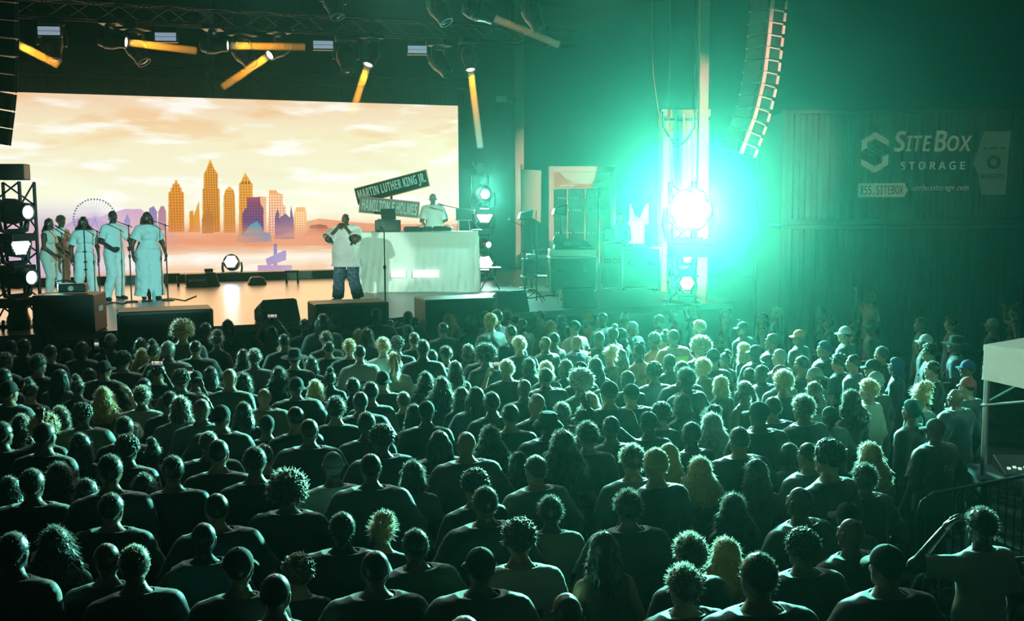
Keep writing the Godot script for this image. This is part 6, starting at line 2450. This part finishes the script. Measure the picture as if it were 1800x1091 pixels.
# the crowd: where the top of each head stands in the photograph, height, hair, hair colour, build and pose, shirt
const CROWD := [
	[20, 597, 1.669, "short", "k", "mwf", "black"], [86, 568, 1.805, "capr", "k", "mwh", "black"], [42, 594, 1.742, "short", "k", "mh", "charcoal"], [88, 605, 1.725, "short", "k", "mh", "black"],
	[144, 599, 1.715, "short", "k", "mp", "olive"], [194, 585, 1.716, "bean", "g", "mh", "charcoal"], [247, 594, 1.682, "long", "b", "fh", "black"], [269, 597, 1.776, "bun", "b", "fxh", "charcoal"],
	[295, 599, 1.858, "short", "g", "mwh", "tan"], [250, 613, 1.639, "wavy", "l", "fxh", "black"], [253, 664, 1.603, "short", "k", "fP", "cream"], [320, 561, 1.944, "afro", "l", "mwf", "grey"],
	[304, 581, 1.724, "short", "k", "mh", "black"], [361, 566, 1.810, "short", "k", "mh", "black"], [400, 561, 1.753, "long", "k", "ff", "black"], [380, 581, 1.684, "updo", "b", "fxh", "black"],
	[343, 598, 1.775, "crop", "k", "mwh", "black"], [318, 608, 1.569, "bob", "k", "fh", "black"], [277, 637, 1.712, "short", "k", "mh", "charcoal"], [318, 648, 1.729, "curl", "k", "mp", "charcoal"],
	[370, 644, 1.585, "long", "k", "fh", "plum"], [447, 613, 1.710, "tous", "b", "mh", "grey"], [8, 619, 1.719, "curl", "b", "mh", "black"], [6, 647, 1.728, "short", "k", "mh", "charcoal"],
	[15, 668, 1.730, "bean", "k", "mwh", "grey"], [105, 649, 1.667, "dread", "k", "mh", "grey"], [182, 632, 1.708, "capr", "k", "mwh", "black"], [181, 681, 1.604, "wavy", "l", "fwave", "charcoal"],
	[249, 678, 1.661, "tous", "b", "mh", "cream"], [298, 687, 1.675, "short", "k", "mh", "black"], [317, 697, 1.698, "bob", "b", "mwave", "grey"], [144, 707, 1.667, "curl", "k", "mwh", "sage"],
	[77, 725, 1.635, "afro", "l", "fh", "black"], [77, 742, 1.830, "crop", "k", "mh", "black"], [3, 741, 1.704, "short", "k", "mfist", "charcoal"], [218, 731, 1.690, "short", "k", "mh", "black"],
	[388, 710, 1.759, "capb", "k", "mwh", "green"], [428, 706, 1.593, "long", "k", "fh", "black"], [366, 758, 1.667, "short", "b", "mwh", "charcoal"], [383, 772, 1.777, "crop", "k", "mh", "black"],
	[140, 761, 1.629, "long", "k", "fh", "black"], [223, 763, 1.693, "curl", "k", "mh", "black"], [192, 798, 1.842, "short", "k", "mh", "charcoal"], [303, 800, 1.749, "short", "k", "mh", "black"],
	[447, 784, 1.798, "short", "k", "mh", "black"], [234, 744, 1.515, "tous", "g", "ff", "grey"], [535, 560, 1.814, "short", "k", "mh", "blue"], [568, 551, 1.931, "dread", "k", "mh", "grey"],
	[590, 549, 1.867, "capb", "k", "mwh", "black"], [661, 542, 1.912, "short", "k", "mwh", "black"], [717, 546, 1.844, "crop", "k", "mwh", "navy"], [477, 573, 1.653, "bob", "k", "fP", "black"],
	[499, 586, 1.748, "short", "k", "mh", "black"], [499, 603, 1.547, "wavy", "l", "fh", "charcoal"], [517, 612, 1.740, "brim", "k", "mh", "black"], [573, 582, 1.726, "tous", "b", "mh", "brown"],
	[578, 599, 1.663, "short", "k", "mwh", "charcoal"], [614, 596, 1.726, "tous", "l", "mh", "black"], [630, 577, 1.660, "long", "l", "fh", "sage"], [645, 577, 1.711, "bob", "b", "fxh", "grey"],
	[632, 606, 1.756, "crop", "k", "mh", "cream"], [673, 593, 1.780, "tous", "l", "mh", "white"], [698, 590, 1.736, "curl", "k", "mh", "black"], [699, 566, 1.598, "wavy", "k", "fh", "plum"],
	[717, 570, 1.779, "capr", "k", "mh", "grey"], [728, 584, 1.718, "short", "b", "mh", "black"], [743, 596, 1.868, "short", "k", "mlf", "charcoal"], [692, 619, 1.756, "pony", "l", "fh", "cream"],
	[790, 552, 1.761, "wavy", "l", "ff", "blue"], [779, 566, 1.759, "short", "k", "mwh", "charcoal"], [828, 553, 1.774, "hood", "k", "flh", "black"], [862, 550, 1.882, "curl", "l", "mh", "grey"],
	[759, 614, 1.671, "short", "k", "mwh", "black"], [784, 608, 1.610, "tous", "k", "ff", "charcoal"], [847, 612, 1.553, "bald", "k", "mwh", "black"], [853, 603, 1.716, "afro", "k", "mh", "charcoal"],
	[800, 634, 1.635, "long", "b", "fh", "brown"], [672, 650, 1.714, "capb", "k", "mh", "charcoal"], [620, 663, 1.706, "short", "k", "mh", "black"], [651, 670, 1.737, "short", "k", "mh", "charcoal"],
	[671, 667, 1.532, "long", "k", "fh", "black"], [554, 668, 1.583, "bob", "l", "fxh", "brown"], [776, 663, 1.637, "wavy", "k", "fh", "charcoal"], [464, 682, 1.665, "bald", "k", "mwh", "tan"],
	[633, 688, 1.722, "crop", "k", "mwh", "charcoal"], [590, 697, 1.736, "tous", "k", "mh", "black"], [519, 714, 1.740, "crop", "k", "mh", "black"], [709, 688, 1.554, "short", "b", "mh", "black"],
	[836, 680, 1.683, "dread", "k", "mwh", "steel"], [864, 688, 1.715, "short", "k", "mh", "charcoal"], [749, 703, 1.696, "cap", "k", "mf", "black"], [728, 710, 1.544, "long", "k", "fxh", "sage"],
	[543, 736, 1.749, "crop", "b", "mwh", "charcoal"], [644, 723, 1.734, "short", "k", "mh", "navy"], [671, 745, 1.762, "curl", "k", "mwh", "charcoal"], [468, 728, 1.579, "capl", "k", "mh", "black"],
	[463, 780, 1.631, "short", "k", "mwh", "charcoal"], [585, 793, 1.674, "bean", "g", "mh", "cream"], [651, 797, 1.774, "crop", "k", "mwh", "steel"], [772, 757, 1.636, "dread", "k", "mwh", "black"],
	[897, 709, 1.734, "short", "k", "mh", "black"], [891, 632, 1.668, "tous", "l", "mp", "black"], [853, 546, 1.810, "short", "k", "mh", "black"], [873, 543, 1.915, "short", "k", "mh", "charcoal"],
	[891, 545, 1.727, "tous", "b", "mh", "brown"], [898, 571, 1.755, "short", "k", "mh", "navy"], [906, 553, 1.714, "short", "k", "mh", "charcoal"], [918, 560, 1.723, "crop", "k", "mwh", "black"],
	[949, 545, 1.764, "crop", "b", "mh", "black"], [968, 564, 1.622, "bob", "l", "fxh", "pink"], [987, 553, 1.628, "long", "k", "fh", "black"], [1010, 562, 1.749, "cap", "k", "mh", "pink"],
	[1032, 551, 1.602, "curl", "l", "fxh", "pink"], [1059, 549, 1.790, "crop", "k", "mh", "blue"], [1100, 548, 1.720, "crop", "k", "mh", "black"], [1053, 582, 1.667, "short", "k", "mh", "charcoal"],
	[1077, 570, 1.676, "bun", "k", "fh", "black"], [1112, 564, 1.673, "band", "g", "mh", "steel"], [1091, 576, 1.599, "hood", "k", "mlh", "charcoal"], [913, 591, 1.753, "tous", "l", "mh", "black"],
	[958, 591, 1.729, "bald", "k", "mh", "charcoal"], [974, 584, 1.643, "short", "k", "ff", "brown"], [1013, 590, 1.692, "bald", "k", "mwl", "blue"], [1073, 608, 1.558, "updo", "l", "fp", "black"],
	[1123, 602, 1.680, "buns", "k", "fh", "orange"], [1150, 584, 1.651, "curl", "k", "fh", "rust"], [1167, 580, 1.605, "bun", "k", "fh", "rust"], [1184, 579, 1.800, "crop", "k", "mwh", "hivis"],
	[1229, 562, 1.713, "curl", "l", "mh", "charcoal"], [1231, 590, 1.730, "afro", "l", "mh", "black"], [1185, 543, 1.729, "short", "k", "mh", "black"], [1159, 552, 1.727, "short", "k", "mh", "charcoal"],
	[1217, 536, 1.637, "bob", "l", "fwave", "black"], [1275, 545, 1.680, "short", "b", "ff", "charcoal"], [1341, 549, 1.621, "long", "b", "fxh", "black"],
	[1306, 564, 1.714, "capl", "k", "mwave", "black"], [1254, 612, 1.730, "bean", "k", "mh", "black"], [1308, 603, 1.587, "wavy", "l", "fh", "charcoal"],
	[960, 635, 1.615, "bob", "l", "fh", "sage"], [1020, 647, 1.704, "afro", "g", "mh", "green"], [1020, 634, 1.722, "cap", "k", "mh", "black"], [959, 646, 1.705, "short", "k", "mwh", "black"],
	[1103, 651, 1.700, "short", "k", "mh", "black"], [1150, 635, 1.720, "curl", "k", "mh", "grey"], [1199, 634, 1.805, "short", "b", "mh", "sage"], [1207, 646, 1.793, "tous", "k", "mwh", "black"],
	[1236, 629, 1.677, "tous", "l", "mh", "tan"], [1267, 661, 1.583, "bob", "l", "fh", "brown"], [1309, 670, 1.632, "pony", "b", "fxh", "black"], [1318, 646, 1.554, "short", "k", "mh", "black"],
	[1339, 641, 1.670, "short", "k", "mwh", "charcoal"], [1071, 668, 1.833, "capl", "k", "mh", "black"], [1110, 673, 1.726, "capl", "k", "mwh", "black"],
	[921, 666, 1.711, "bald", "k", "mh", "charcoal"], [943, 691, 1.766, "bald", "k", "mh", "black"], [1037, 690, 1.565, "wavy", "l", "ff", "green"], [988, 707, 1.551, "tous", "b", "mh", "charcoal"],
	[963, 721, 1.742, "buck", "k", "mwh", "black"], [1026, 718, 1.677, "cap", "k", "mh", "black"], [1033, 741, 1.726, "tous", "k", "mh", "charcoal"], [1163, 706, 1.656, "curl", "b", "fh", "black"],
	[1140, 722, 1.666, "capb", "k", "mpoint", "black"], [1249, 713, 1.520, "updo", "k", "fh", "black"], [1252, 727, 1.629, "wavy", "g", "fh", "black"], [1216, 741, 1.681, "short", "k", "mh", "charcoal"],
	[1335, 704, 1.821, "capl", "k", "mwh", "black"], [1300, 750, 1.726, "short", "k", "mwh", "black"], [990, 757, 1.760, "wavy", "k", "ff", "black"], [1112, 781, 1.737, "tous", "b", "mh", "grey"],
	[1153, 787, 1.829, "short", "l", "mh", "black"], [1176, 779, 1.586, "long", "l", "fh", "black"], [1231, 804, 1.573, "wavy", "l", "fh", "black"], [942, 800, 1.711, "short", "b", "mwh", "sage"],
	[912, 793, 1.504, "long", "k", "fh", "black"], [1330, 806, 1.654, "long", "k", "fh", "charcoal"], [1358, 586, 1.784, "crop", "k", "mwh", "charcoal"],
	[1365, 541, 1.627, "bob", "l", "ff", "black"], [1405, 578, 1.710, "capl", "o", "mh", "brown"], [1446, 540, 1.684, "curl", "k", "fh", "black"], [1458, 558, 1.611, "short", "k", "ff", "charcoal"],
	[1486, 572, 1.780, "capl", "w", "mh", "steel"], [1501, 564, 1.619, "bun", "k", "fh", "black"], [1532, 560, 1.775, "capl", "k", "mf", "black"], [1529, 513, 1.773, "curl", "k", "mfist", "pink"],
	[1620, 557, 1.780, "short", "k", "mh", "olive"], [1673, 554, 1.754, "curl", "k", "mh", "plum"], [1628, 586, 1.721, "cap", "w", "mh", "grey"], [1634, 602, 1.676, "curl", "k", "mh", "navy"],
	[1681, 589, 1.739, "brim", "k", "mf", "blue"], [1745, 558, 1.736, "capl", "g", "mh", "black"], [1784, 533, 1.681, "bun", "k", "fwave", "black"], [1371, 613, 1.722, "crop", "g", "mh", "steel"],
	[1410, 625, 1.698, "short", "k", "mh", "black"], [1450, 598, 1.752, "band", "n", "mwh", "black"], [1501, 623, 1.680, "crop", "k", "mh", "steel"], [1550, 608, 1.663, "short", "k", "mh", "black"],
	[1535, 630, 1.708, "cap", "k", "mh", "black"], [1378, 650, 1.808, "tous", "l", "mx", "black"], [1372, 640, 1.755, "cap", "r", "mh", "grey"], [1433, 644, 1.683, "capb", "g", "mh", "black"],
	[1431, 671, 1.628, "long", "b", "fxh", "teal"], [1528, 666, 1.689, "tous", "l", "mlh", "cream"], [1540, 652, 1.700, "bean", "g", "mh", "black"], [1619, 672, 1.677, "updo", "l", "ff", "sage"],
	[1604, 702, 1.661, "scarf", "t", "mlh", "charcoal"], [1681, 683, 1.610, "bald", "g", "mwl", "black"], [1702, 661, 1.656, "capr", "r", "mh", "charcoal"],
	[1645, 734, 1.618, "capl", "k", "mwh", "black"], [1413, 694, 1.785, "tous", "b", "mwh", "black"], [1359, 697, 1.697, "short", "k", "mwh", "black"], [1460, 713, 1.550, "capb", "k", "mwh", "steel"],
	[1388, 778, 1.550, "short", "k", "mh", "steel"], [1422, 778, 1.679, "crop", "k", "mwh", "sage"], [1458, 771, 1.871, "curl", "k", "mf", "black"], [1530, 779, 1.608, "wavy", "l", "fh", "black"],
	[1521, 815, 1.597, "tous", "k", "mwh", "black"], [1640, 634, 1.669, "short", "k", "mh", "black"], [1576, 627, 1.610, "hood", "n", "flh", "navy"], [1702, 631, 1.631, "cap", "n", "ff", "charcoal"],
	[15, 837, 1.601, "long", "k", "fh", "black"], [252, 833, 1.493, "wavy", "k", "fh", "black"], [194, 866, 1.688, "short", "k", "mwh", "black"], [380, 867, 1.719, "crop", "k", "mwh", "charcoal"],
	[357, 919, 1.665, "crop", "k", "mwx", "teal"], [95, 927, 1.631, "wavy", "k", "fh", "black"], [505, 826, 1.676, "afro", "b", "mwh", "black"], [601, 900, 1.684, "short", "k", "mwh", "black"],
	[672, 899, 1.514, "updo", "l", "fh", "charcoal"], [524, 973, 1.575, "curl", "b", "fh", "black"], [483, 1009, 1.724, "crop", "k", "mh", "sage"], [659, 968, 1.722, "crop", "k", "mwh", "black"],
	[835, 823, 1.701, "curl", "k", "mh", "charcoal"], [853, 854, 1.745, "short", "k", "mwh", "black"], [817, 1083, 1.715, "crop", "g", "mh", "black"], [968, 872, 1.564, "tous", "k", "mh", "tan"],
	[913, 911, 1.745, "curl", "b", "mh", "cream"], [1105, 861, 1.703, "tous", "k", "mwh", "charcoal"], [1062, 934, 1.605, "long", "k", "fxh", "brown"], [1214, 938, 1.695, "tous", "b", "mh", "black"],
	[1277, 947, 1.514, "wavy", "l", "fxh", "brown"], [1203, 993, 1.675, "tous", "b", "mwh", "black"], [996, 1042, 1.704, "bald", "b", "mwh", "charcoal"],
	[1335, 971, 1.898, "short", "k", "mwh", "black"], [1407, 856, 1.728, "bald", "k", "mwh", "black"], [1491, 881, 1.558, "capl", "k", "mf", "black"], [1497, 911, 1.653, "bald", "k", "mwh", "brown"],
	[1412, 928, 1.690, "curl", "k", "mwh", "black"], [1727, 893, 1.648, "tous", "k", "mhead", "cream"], [21, 935, 1.744, "short", "k", "mh", "brown"], [268, 770, 1.510, "bun", "k", "ff", "black"],
	[819, 758, 1.765, "bald", "b", "mwh", "brown"], [730, 929, 1.641, "short", "k", "mwh", "green"], [403, 647, 1.798, "bald", "b", "mh", "green"], [490, 645, 1.585, "wavy", "k", "ff", "black"],
	[580, 646, 1.530, "bun", "k", "ff", "navy"], [726, 810, 1.610, "bob", "k", "fh", "steel"], [235, 957, 1.734, "short", "b", "mf", "charcoal"], [52, 665, 1.617, "bun", "b", "fh", "black"],
	[1092, 613, 1.506, "long", "k", "ff", "black"], [1290, 868, 1.518, "wavy", "k", "fh", "black"], [135, 659, 1.605, "bun", "b", "fh", "black"], [1200, 693, 1.606, "bob", "k", "fh", "charcoal"],
	[1177, 622, 1.666, "short", "k", "mh", "black"], [55, 823, 1.749, "short", "k", "mwh", "black"], [1560, 955, 1.794, "cap", "b", "mwh", "charcoal"], [1074, 731, 1.717, "crop", "k", "mf", "brown"],
	[354, 700, 1.763, "bald", "k", "mf", "steel"], [1047, 628, 1.648, "long", "k", "ff", "green"], [103, 814, 1.568, "wavy", "k", "fh", "brown"], [418, 960, 1.740, "cap", "k", "mf", "charcoal"],
	[547, 627, 1.569, "bob", "k", "fh", "plum"], [151, 841, 1.567, "long", "k", "fh", "brown"], [862, 749, 1.623, "wavy", "k", "fh", "green"], [186, 955, 1.630, "crop", "b", "mf", "charcoal"],
	[117, 611, 1.553, "long", "k", "fh", "black"], [844, 960, 1.742, "cap", "k", "mwh", "brown"], [748, 654, 1.578, "wavy", "k", "fh", "plum"], [428, 655, 1.626, "bob", "k", "ff", "charcoal"],
	[105, 714, 1.551, "bob", "b", "fh", "plum"], [427, 613, 1.589, "long", "k", "fh", "olive"], [1497, 686, 1.649, "wavy", "k", "ff", "brown"], [1475, 620, 1.625, "curl", "k", "mh", "navy"],
	[66, 622, 1.784, "tous", "k", "mf", "olive"], [1275, 615, 1.502, "bun", "k", "ff", "charcoal"], [37, 729, 1.561, "wavy", "b", "fh", "charcoal"], [823, 605, 1.536, "bob", "b", "ff", "olive"],
	[343, 650, 1.653, "capb", "k", "mh", "black"], [216, 616, 1.746, "curl", "k", "mh", "brown"], [930, 629, 1.519, "bob", "k", "ff", "navy"], [157, 647, 1.512, "long", "k", "fh", "plum"],
	[520, 661, 1.715, "capb", "k", "mwh", "black"], [1329, 605, 1.662, "cap", "k", "mwh", "black"], [811, 680, 1.597, "long", "k", "fh", "black"], [995, 632, 1.565, "bob", "k", "ff", "black"],

]

func performer(label: String, at: Vector3, turn: float, h: float, o: Dictionary, hair: String, hc: String, skin: int, shirt: Material, pants: Material) -> Node3D:
	var p := thing("person", label, "person", at, turn, "people on the stage")
	p.scale = Vector3.ONE * (h / 1.75)
	dress(p, figure(o), hair, hc, SKIN[skin], shirt, pants)
	return p

func performers() -> void:
	var white := mat(Color(0.86, 0.87, 0.86), 0.85)
	var cream := mat(Color(0.80, 0.79, 0.74), 0.85)
	var denim := mat(Color(0.30, 0.38, 0.48), 0.9)
	var n := FastNoiseLite.new()
	n.frequency = 0.03
	n.seed = 8
	var t := NoiseTexture2D.new()
	t.width = 256
	t.height = 256
	t.seamless = true
	t.noise = n
	var g := Gradient.new()
	g.set_color(0, Color(0.16, 0.21, 0.28))
	g.set_color(1, Color(0.5, 0.58, 0.66))
	g.add_point(0.5, Color(0.25, 0.33, 0.43))
	t.color_ramp = g
	denim.albedo_color = Color.WHITE
	denim.albedo_texture = t
	denim.uv1_triplanar = true
	denim.uv1_scale = Vector3.ONE * 1.6
	var c := 0.0145
	var apart := [[Vector3(0.15, 0.5, -0.04), Vector3(0.21, 0.085, 0.0)], [Vector3(-0.15, 0.5, -0.04), Vector3(-0.22, 0.085, 0.03)]]
	# the performer in white with both hands at the microphone
	var at := level(611, 529, DECK)
	var o := performer("broad performer in oversized white shirt and faded jeans rapping into a microphone", at, PI - 0.3, 1.80, {"sex": "m", "bulk": 1.4, "belly": 1.05, "loose": 0.035, "hem": 0.70, "flare": 0.05, "sleeve": 1.0, "wide": 0.05, "cell": c, "arms": [arm("mouth", 1.0), arm("mouth", -1.0)], "legs": apart, "head_tip": 0.06}, "bald", "k", 1, white, denim)
	var b := MB.new()
	b.lathe(Transform3D(), [Vector2(0.012, -0.13), Vector2(0.02, 0.03), Vector2(0.022, 0.04)], 12)
	var m := thing("microphone", "black microphone in the hands of the performer in white", "microphone", o.transform * Vector3(0.0, 1.53, -0.155))
	m.rotation = Vector3(0.9, PI - 0.3, 0)
	part(m, "handle", b.mesh(), M.black)
	b = MB.new()
	b.ball(Vector3(0, 0.065, 0), Vector3.ONE * 0.028, 12, 8)
	part(m, "grille", b.mesh(), M.steel)
	# a short beard round the jaw
	var beard := MB.new()
	for i in 120:
		rng.seed = 300 + i
		var u := rng.randf_range(-1.2, 1.2)
		beard.ball(Vector3(sin(u) * 0.062, -0.085 - 0.03 * cos(u) + rng.randf_range(-0.01, 0.02), -0.028 - cos(u) * 0.045), Vector3.ONE * 0.014, 6, 4)
	var bd: MeshInstance3D = part(o, "beard", beard.mesh(), HC.k)
	bd.transform = Transform3D(Basis.from_euler(Vector3(0.06, 0, 0)), Vector3(0, 1.625, -0.02))
	# the man behind the table
	var tb := level(738, 513, DECK)
	at = deep(761, 340, -tb.z + 1.35)
	performer("man in a pale cap and white t-shirt behind the draped table", Vector3(at.x, DECK + 0.44, at.z), PI + 0.1, 1.78, {"sex": "m", "bulk": 1.12, "loose": 0.02, "sleeve": 0.8, "cell": c, "arms": [arm("decks", 1.0), arm("behind", -1.0)], "head_tip": -0.25}, "cap", "g", 2, white, PANTS[0])
	# the five singers
	var stride := [[Vector3(0.12, 0.5, -0.08), Vector3(0.14, 0.085, -0.02)], [Vector3(-0.10, 0.5, 0.02), Vector3(-0.12, 0.085, 0.10)]]
	performer("singer with long dark hair in sleeveless white top and tight trousers", level(90, 526, DECK), -1.75, 1.72, {"sex": "f", "bulk": 1.08, "sleeve": 0.0, "hem": 0.99, "neckline": 0.1, "cell": c, "arms": [arm("reach", 1.0), arm("reach", -1.0)], "legs": stride, "lean": 0.03}, "long", "k", 1, cream, cream)
	performer("singer with big dark curls in white top behind the others", level(113, 519, DECK), -1.95, 1.76, {"sex": "f", "bulk": 1.05, "sleeve": 0.3, "hem": 0.97, "cell": c, "arms": [arm("reach", 1.0), arm("hang", -1.0)]}, "curl", "k", 1, white, white)
	performer("singer in a short white jacket and white flared trousers", level(153, 527, DECK), PI + 0.45, 1.73, {"sex": "f", "bulk": 1.0, "sleeve": 0.75, "hem": 1.04, "loose": 0.02, "neckline": 0.12, "wide": 0.035, "cell": c, "arms": [arm("hang", 1.0), arm("hang", -1.0)], "legs": [[Vector3(0.13, 0.5, -0.05), Vector3(0.2, 0.085, 0.0)], [Vector3(-0.11, 0.5, 0.0), Vector3(-0.15, 0.085, 0.03)]]}, "wavy", "k", 1, white, white)
	performer("man in a white polo shirt and loose white cargo trousers singing", level(204, 526, DECK), -2.15, 1.88, {"sex": "m", "bulk": 1.05, "sleeve": 0.85, "hem": 0.94, "loose": 0.01, "wide": 0.03, "cell": c, "arms": [arm("hip", 1.0), arm("hip", -1.0)], "legs": [[Vector3(0.15, 0.5, -0.12), Vector3(0.2, 0.085, 0.0)], [Vector3(-0.12, 0.5, 0.0), Vector3(-0.16, 0.085, 0.1)]]}, "crop", "k", 0, white, white)
	performer("singer with dark locks in a white blouse and very wide white trousers", level(264, 525, DECK), -2.45, 1.84, {"sex": "f", "bulk": 1.22, "sleeve": 0.7, "hem": 1.02, "loose": 0.02, "neckline": 0.14, "wide": 0.10, "cell": c, "arms": [arm("out", 1.0), arm("out", -1.0)]}, "dread", "k", 1, white, white)
	var bt := MB.new()
	# engineer at the rack case
	at = level(1100, 508, DECK) - Vector3(0, 0, 0.95)
	performer("engineer with long hair in dark clothes behind the rack case", at, PI - 0.9, 1.76, {"sex": "m", "bulk": 1.05, "sleeve": 1.8, "cell": 0.018, "arms": [arm("decks", 1.0), arm("decks", -1.0)]}, "long", "k", 3, SHIRT.black, PANTS[0])

# things held in the crowd, and prints on shirts
func held() -> void:
	var n := 0
	for k in CROWD.size():
		var r: Array = CROWD[k]
		if r[5] not in ["mp", "fp", "fP", "mP"]:
			continue
		var p: Node3D = find_child("person" if k == 0 else "person_%03d" % k, false, false)
		var y := Vector3(0.0, 1.66, -0.42) if r[5][1] == "p" else Vector3(0.0, 1.90, -0.36)
		var o := thing("phone", "lit phone held up by the person with %s, %s shirt" % [SAY_HAIR[r[3]], r[6]], "phone", p.transform * y, p.rotation.y, "phones in the crowd")
		o.scale = p.scale
		var b := MB.new()
		var sz := Vector3(0.078, 0.16, 0.009) if r[5][1] == "p" else Vector3(0.16, 0.078, 0.009)
		b.box(Vector3.ZERO, sz, Basis(), 0.003)
		part(o, "case", b.mesh(), M.black)
		b = MB.new()
		b.box(Vector3(0, 0, 0.005), sz - Vector3(0.008, 0.012, 0.006))
		part(o, "screen", b.mesh(), phone_screen())
		n += 1
	patch(1123, 602, "STAFF", "dark")
	patch(1184, 579, "panel", "yellow")
	patch(632, 605, "ring", "dark")
	patch(693, 617, "disc", "dark")
	patch(853, 853, "disc", "pale")
	patch(913, 910, "bowl", "dark")
	patch(1645, 734, "I'LL", "pale")
	patch(144, 707, "NDA", "dark")
	patch(304, 581, "JEE", "pale")
	# a drink held by the person with long dark wavy hair
	var i := 0
	for r in CROWD:
		if absi(r[0] - 990) < 9 and absi(r[1] - 753) < 10:
			var p: Node3D = find_child("person_%03d" % i, false, false)
			var b := MB.new()
			b.lathe(Transform3D(), [Vector2(0.025, -0.06), Vector2(0.033, -0.05), Vector2(0.033, 0.05), Vector2(0.027, 0.06), Vector2(0.02, 0.062)], 14)
			one("drink_can", b.mesh(), M.alu, "silver drink can held by the person with long wavy hair", "can", p.transform * Vector3(0.1, 1.13, -0.33))
		i += 1

var phone_mat: Material

func phone_screen() -> Material:
	if phone_mat == null:
		var im := Image.create(32, 48, false, Image.FORMAT_RGB8)
		im.fill(Color(0.10, 0.14, 0.16))
		im.fill_rect(Rect2i(2, 16, 28, 12), Color(0.95, 0.85, 0.65))
		im.fill_rect(Rect2i(2, 24, 28, 4), Color(0.8, 0.5, 0.4))
		im.fill_rect(Rect2i(0, 28, 32, 3), Color(0.45, 0.6, 0.75))
		im.fill_rect(Rect2i(24, 18, 6, 6), Color(0.5, 0.9, 0.85))
		var m := mat(Color.BLACK, 0.2)
		m.emission_enabled = true
		m.emission = Color.WHITE
		m.emission_operator = BaseMaterial3D.EMISSION_OP_MULTIPLY
		m.emission_texture = ImageTexture.create_from_image(im)
		m.emission_energy_multiplier = 0.9
		m.uv1_triplanar = true
		m.uv1_scale = Vector3(12.0, 6.1, 1.0)
		m.uv1_offset = Vector3(0.5, 0.5, 0)
		phone_mat = m
	return phone_mat

# a print on the back of a shirt, bent to the back
func patch(px: int, py: int, what: String, tone: String) -> void:
	var i := 0
	for r in CROWD:
		if absi(r[0] - px) < 9 and absi(r[1] - py) < 10:
			var p: Node3D = find_child("person" if i == 0 else "person_%03d" % i, false, false)
			var col: Material = {"dark": SHIRT.black, "pale": SHIRT.white, "yellow": mat(Color(0.62, 0.66, 0.18), 0.8)}[tone]
			var wide: bool = r[5].begins_with("mw")
			var z0 := 0.155 if wide else 0.125 if r[5][0] == "m" else 0.105
			var a := 0.24 if wide else 0.2
			if what in ["STAFF", "NDA", "JEE", "I'LL"]:
				var t := words(what, 0.07, 0.004)
				var q := part(p, "lettering", t, col, Vector3(0, 1.30, z0 + 0.004))
				q.scale = Vector3.ONE * ((0.2 if what == "STAFF" else 0.13) / t.get_aabb().size.x)
				if what == "STAFF":
					var s := MB.new()
					s.box(Vector3(-0.03, 1.38, z0 - 0.01), Vector3(0.035, 0.035, 0.004), Basis(Vector3.BACK, PI / 4))
					s.box(Vector3(0.05, 1.38, z0 - 0.012), Vector3(0.09, 0.016, 0.004))
					part(p, "shirt_print", s.mesh(), col)
				return
			var b := MB.new()
			var g := []
			for u in 9:
				var row := []
				for v in 17:
					var x := 0.0
					var y := 0.0
					var f := u / 8.0
					var t := TAU * v / 16.0
					match what:
						"disc": x = cos(t) * f * 0.045; y = 1.25 + sin(t) * f * 0.045
						"ring": x = cos(t) * lerpf(0.045, 0.075, f); y = 1.22 + sin(t) * lerpf(0.045, 0.075, f)
						"bowl": x = lerpf(-0.12, 0.12, v / 16.0); y = 1.28 - f * 0.2 * sqrt(maxf(0.0, 1.0 - pow(x / 0.125, 2.0)))
						"panel": x = lerpf(-0.11, 0.11, v / 16.0); y = lerpf(1.40, 1.06, f)
						_: x = lerpf(-0.07, 0.07, v / 16.0); y = 1.30 - f * 0.16 + 0.02 * sin(v * 1.7 + f * 9.0)
					row.append(Vector3(x, y, z0 * sqrt(1.0 - pow(x / a, 2.0)) + 0.02 + (0.01 if what == "panel" else 0.0)))
				g.append(row)
			b.sheet(g)
			part(p, "shirt_print", b.mesh(), col)
			return
		i += 1
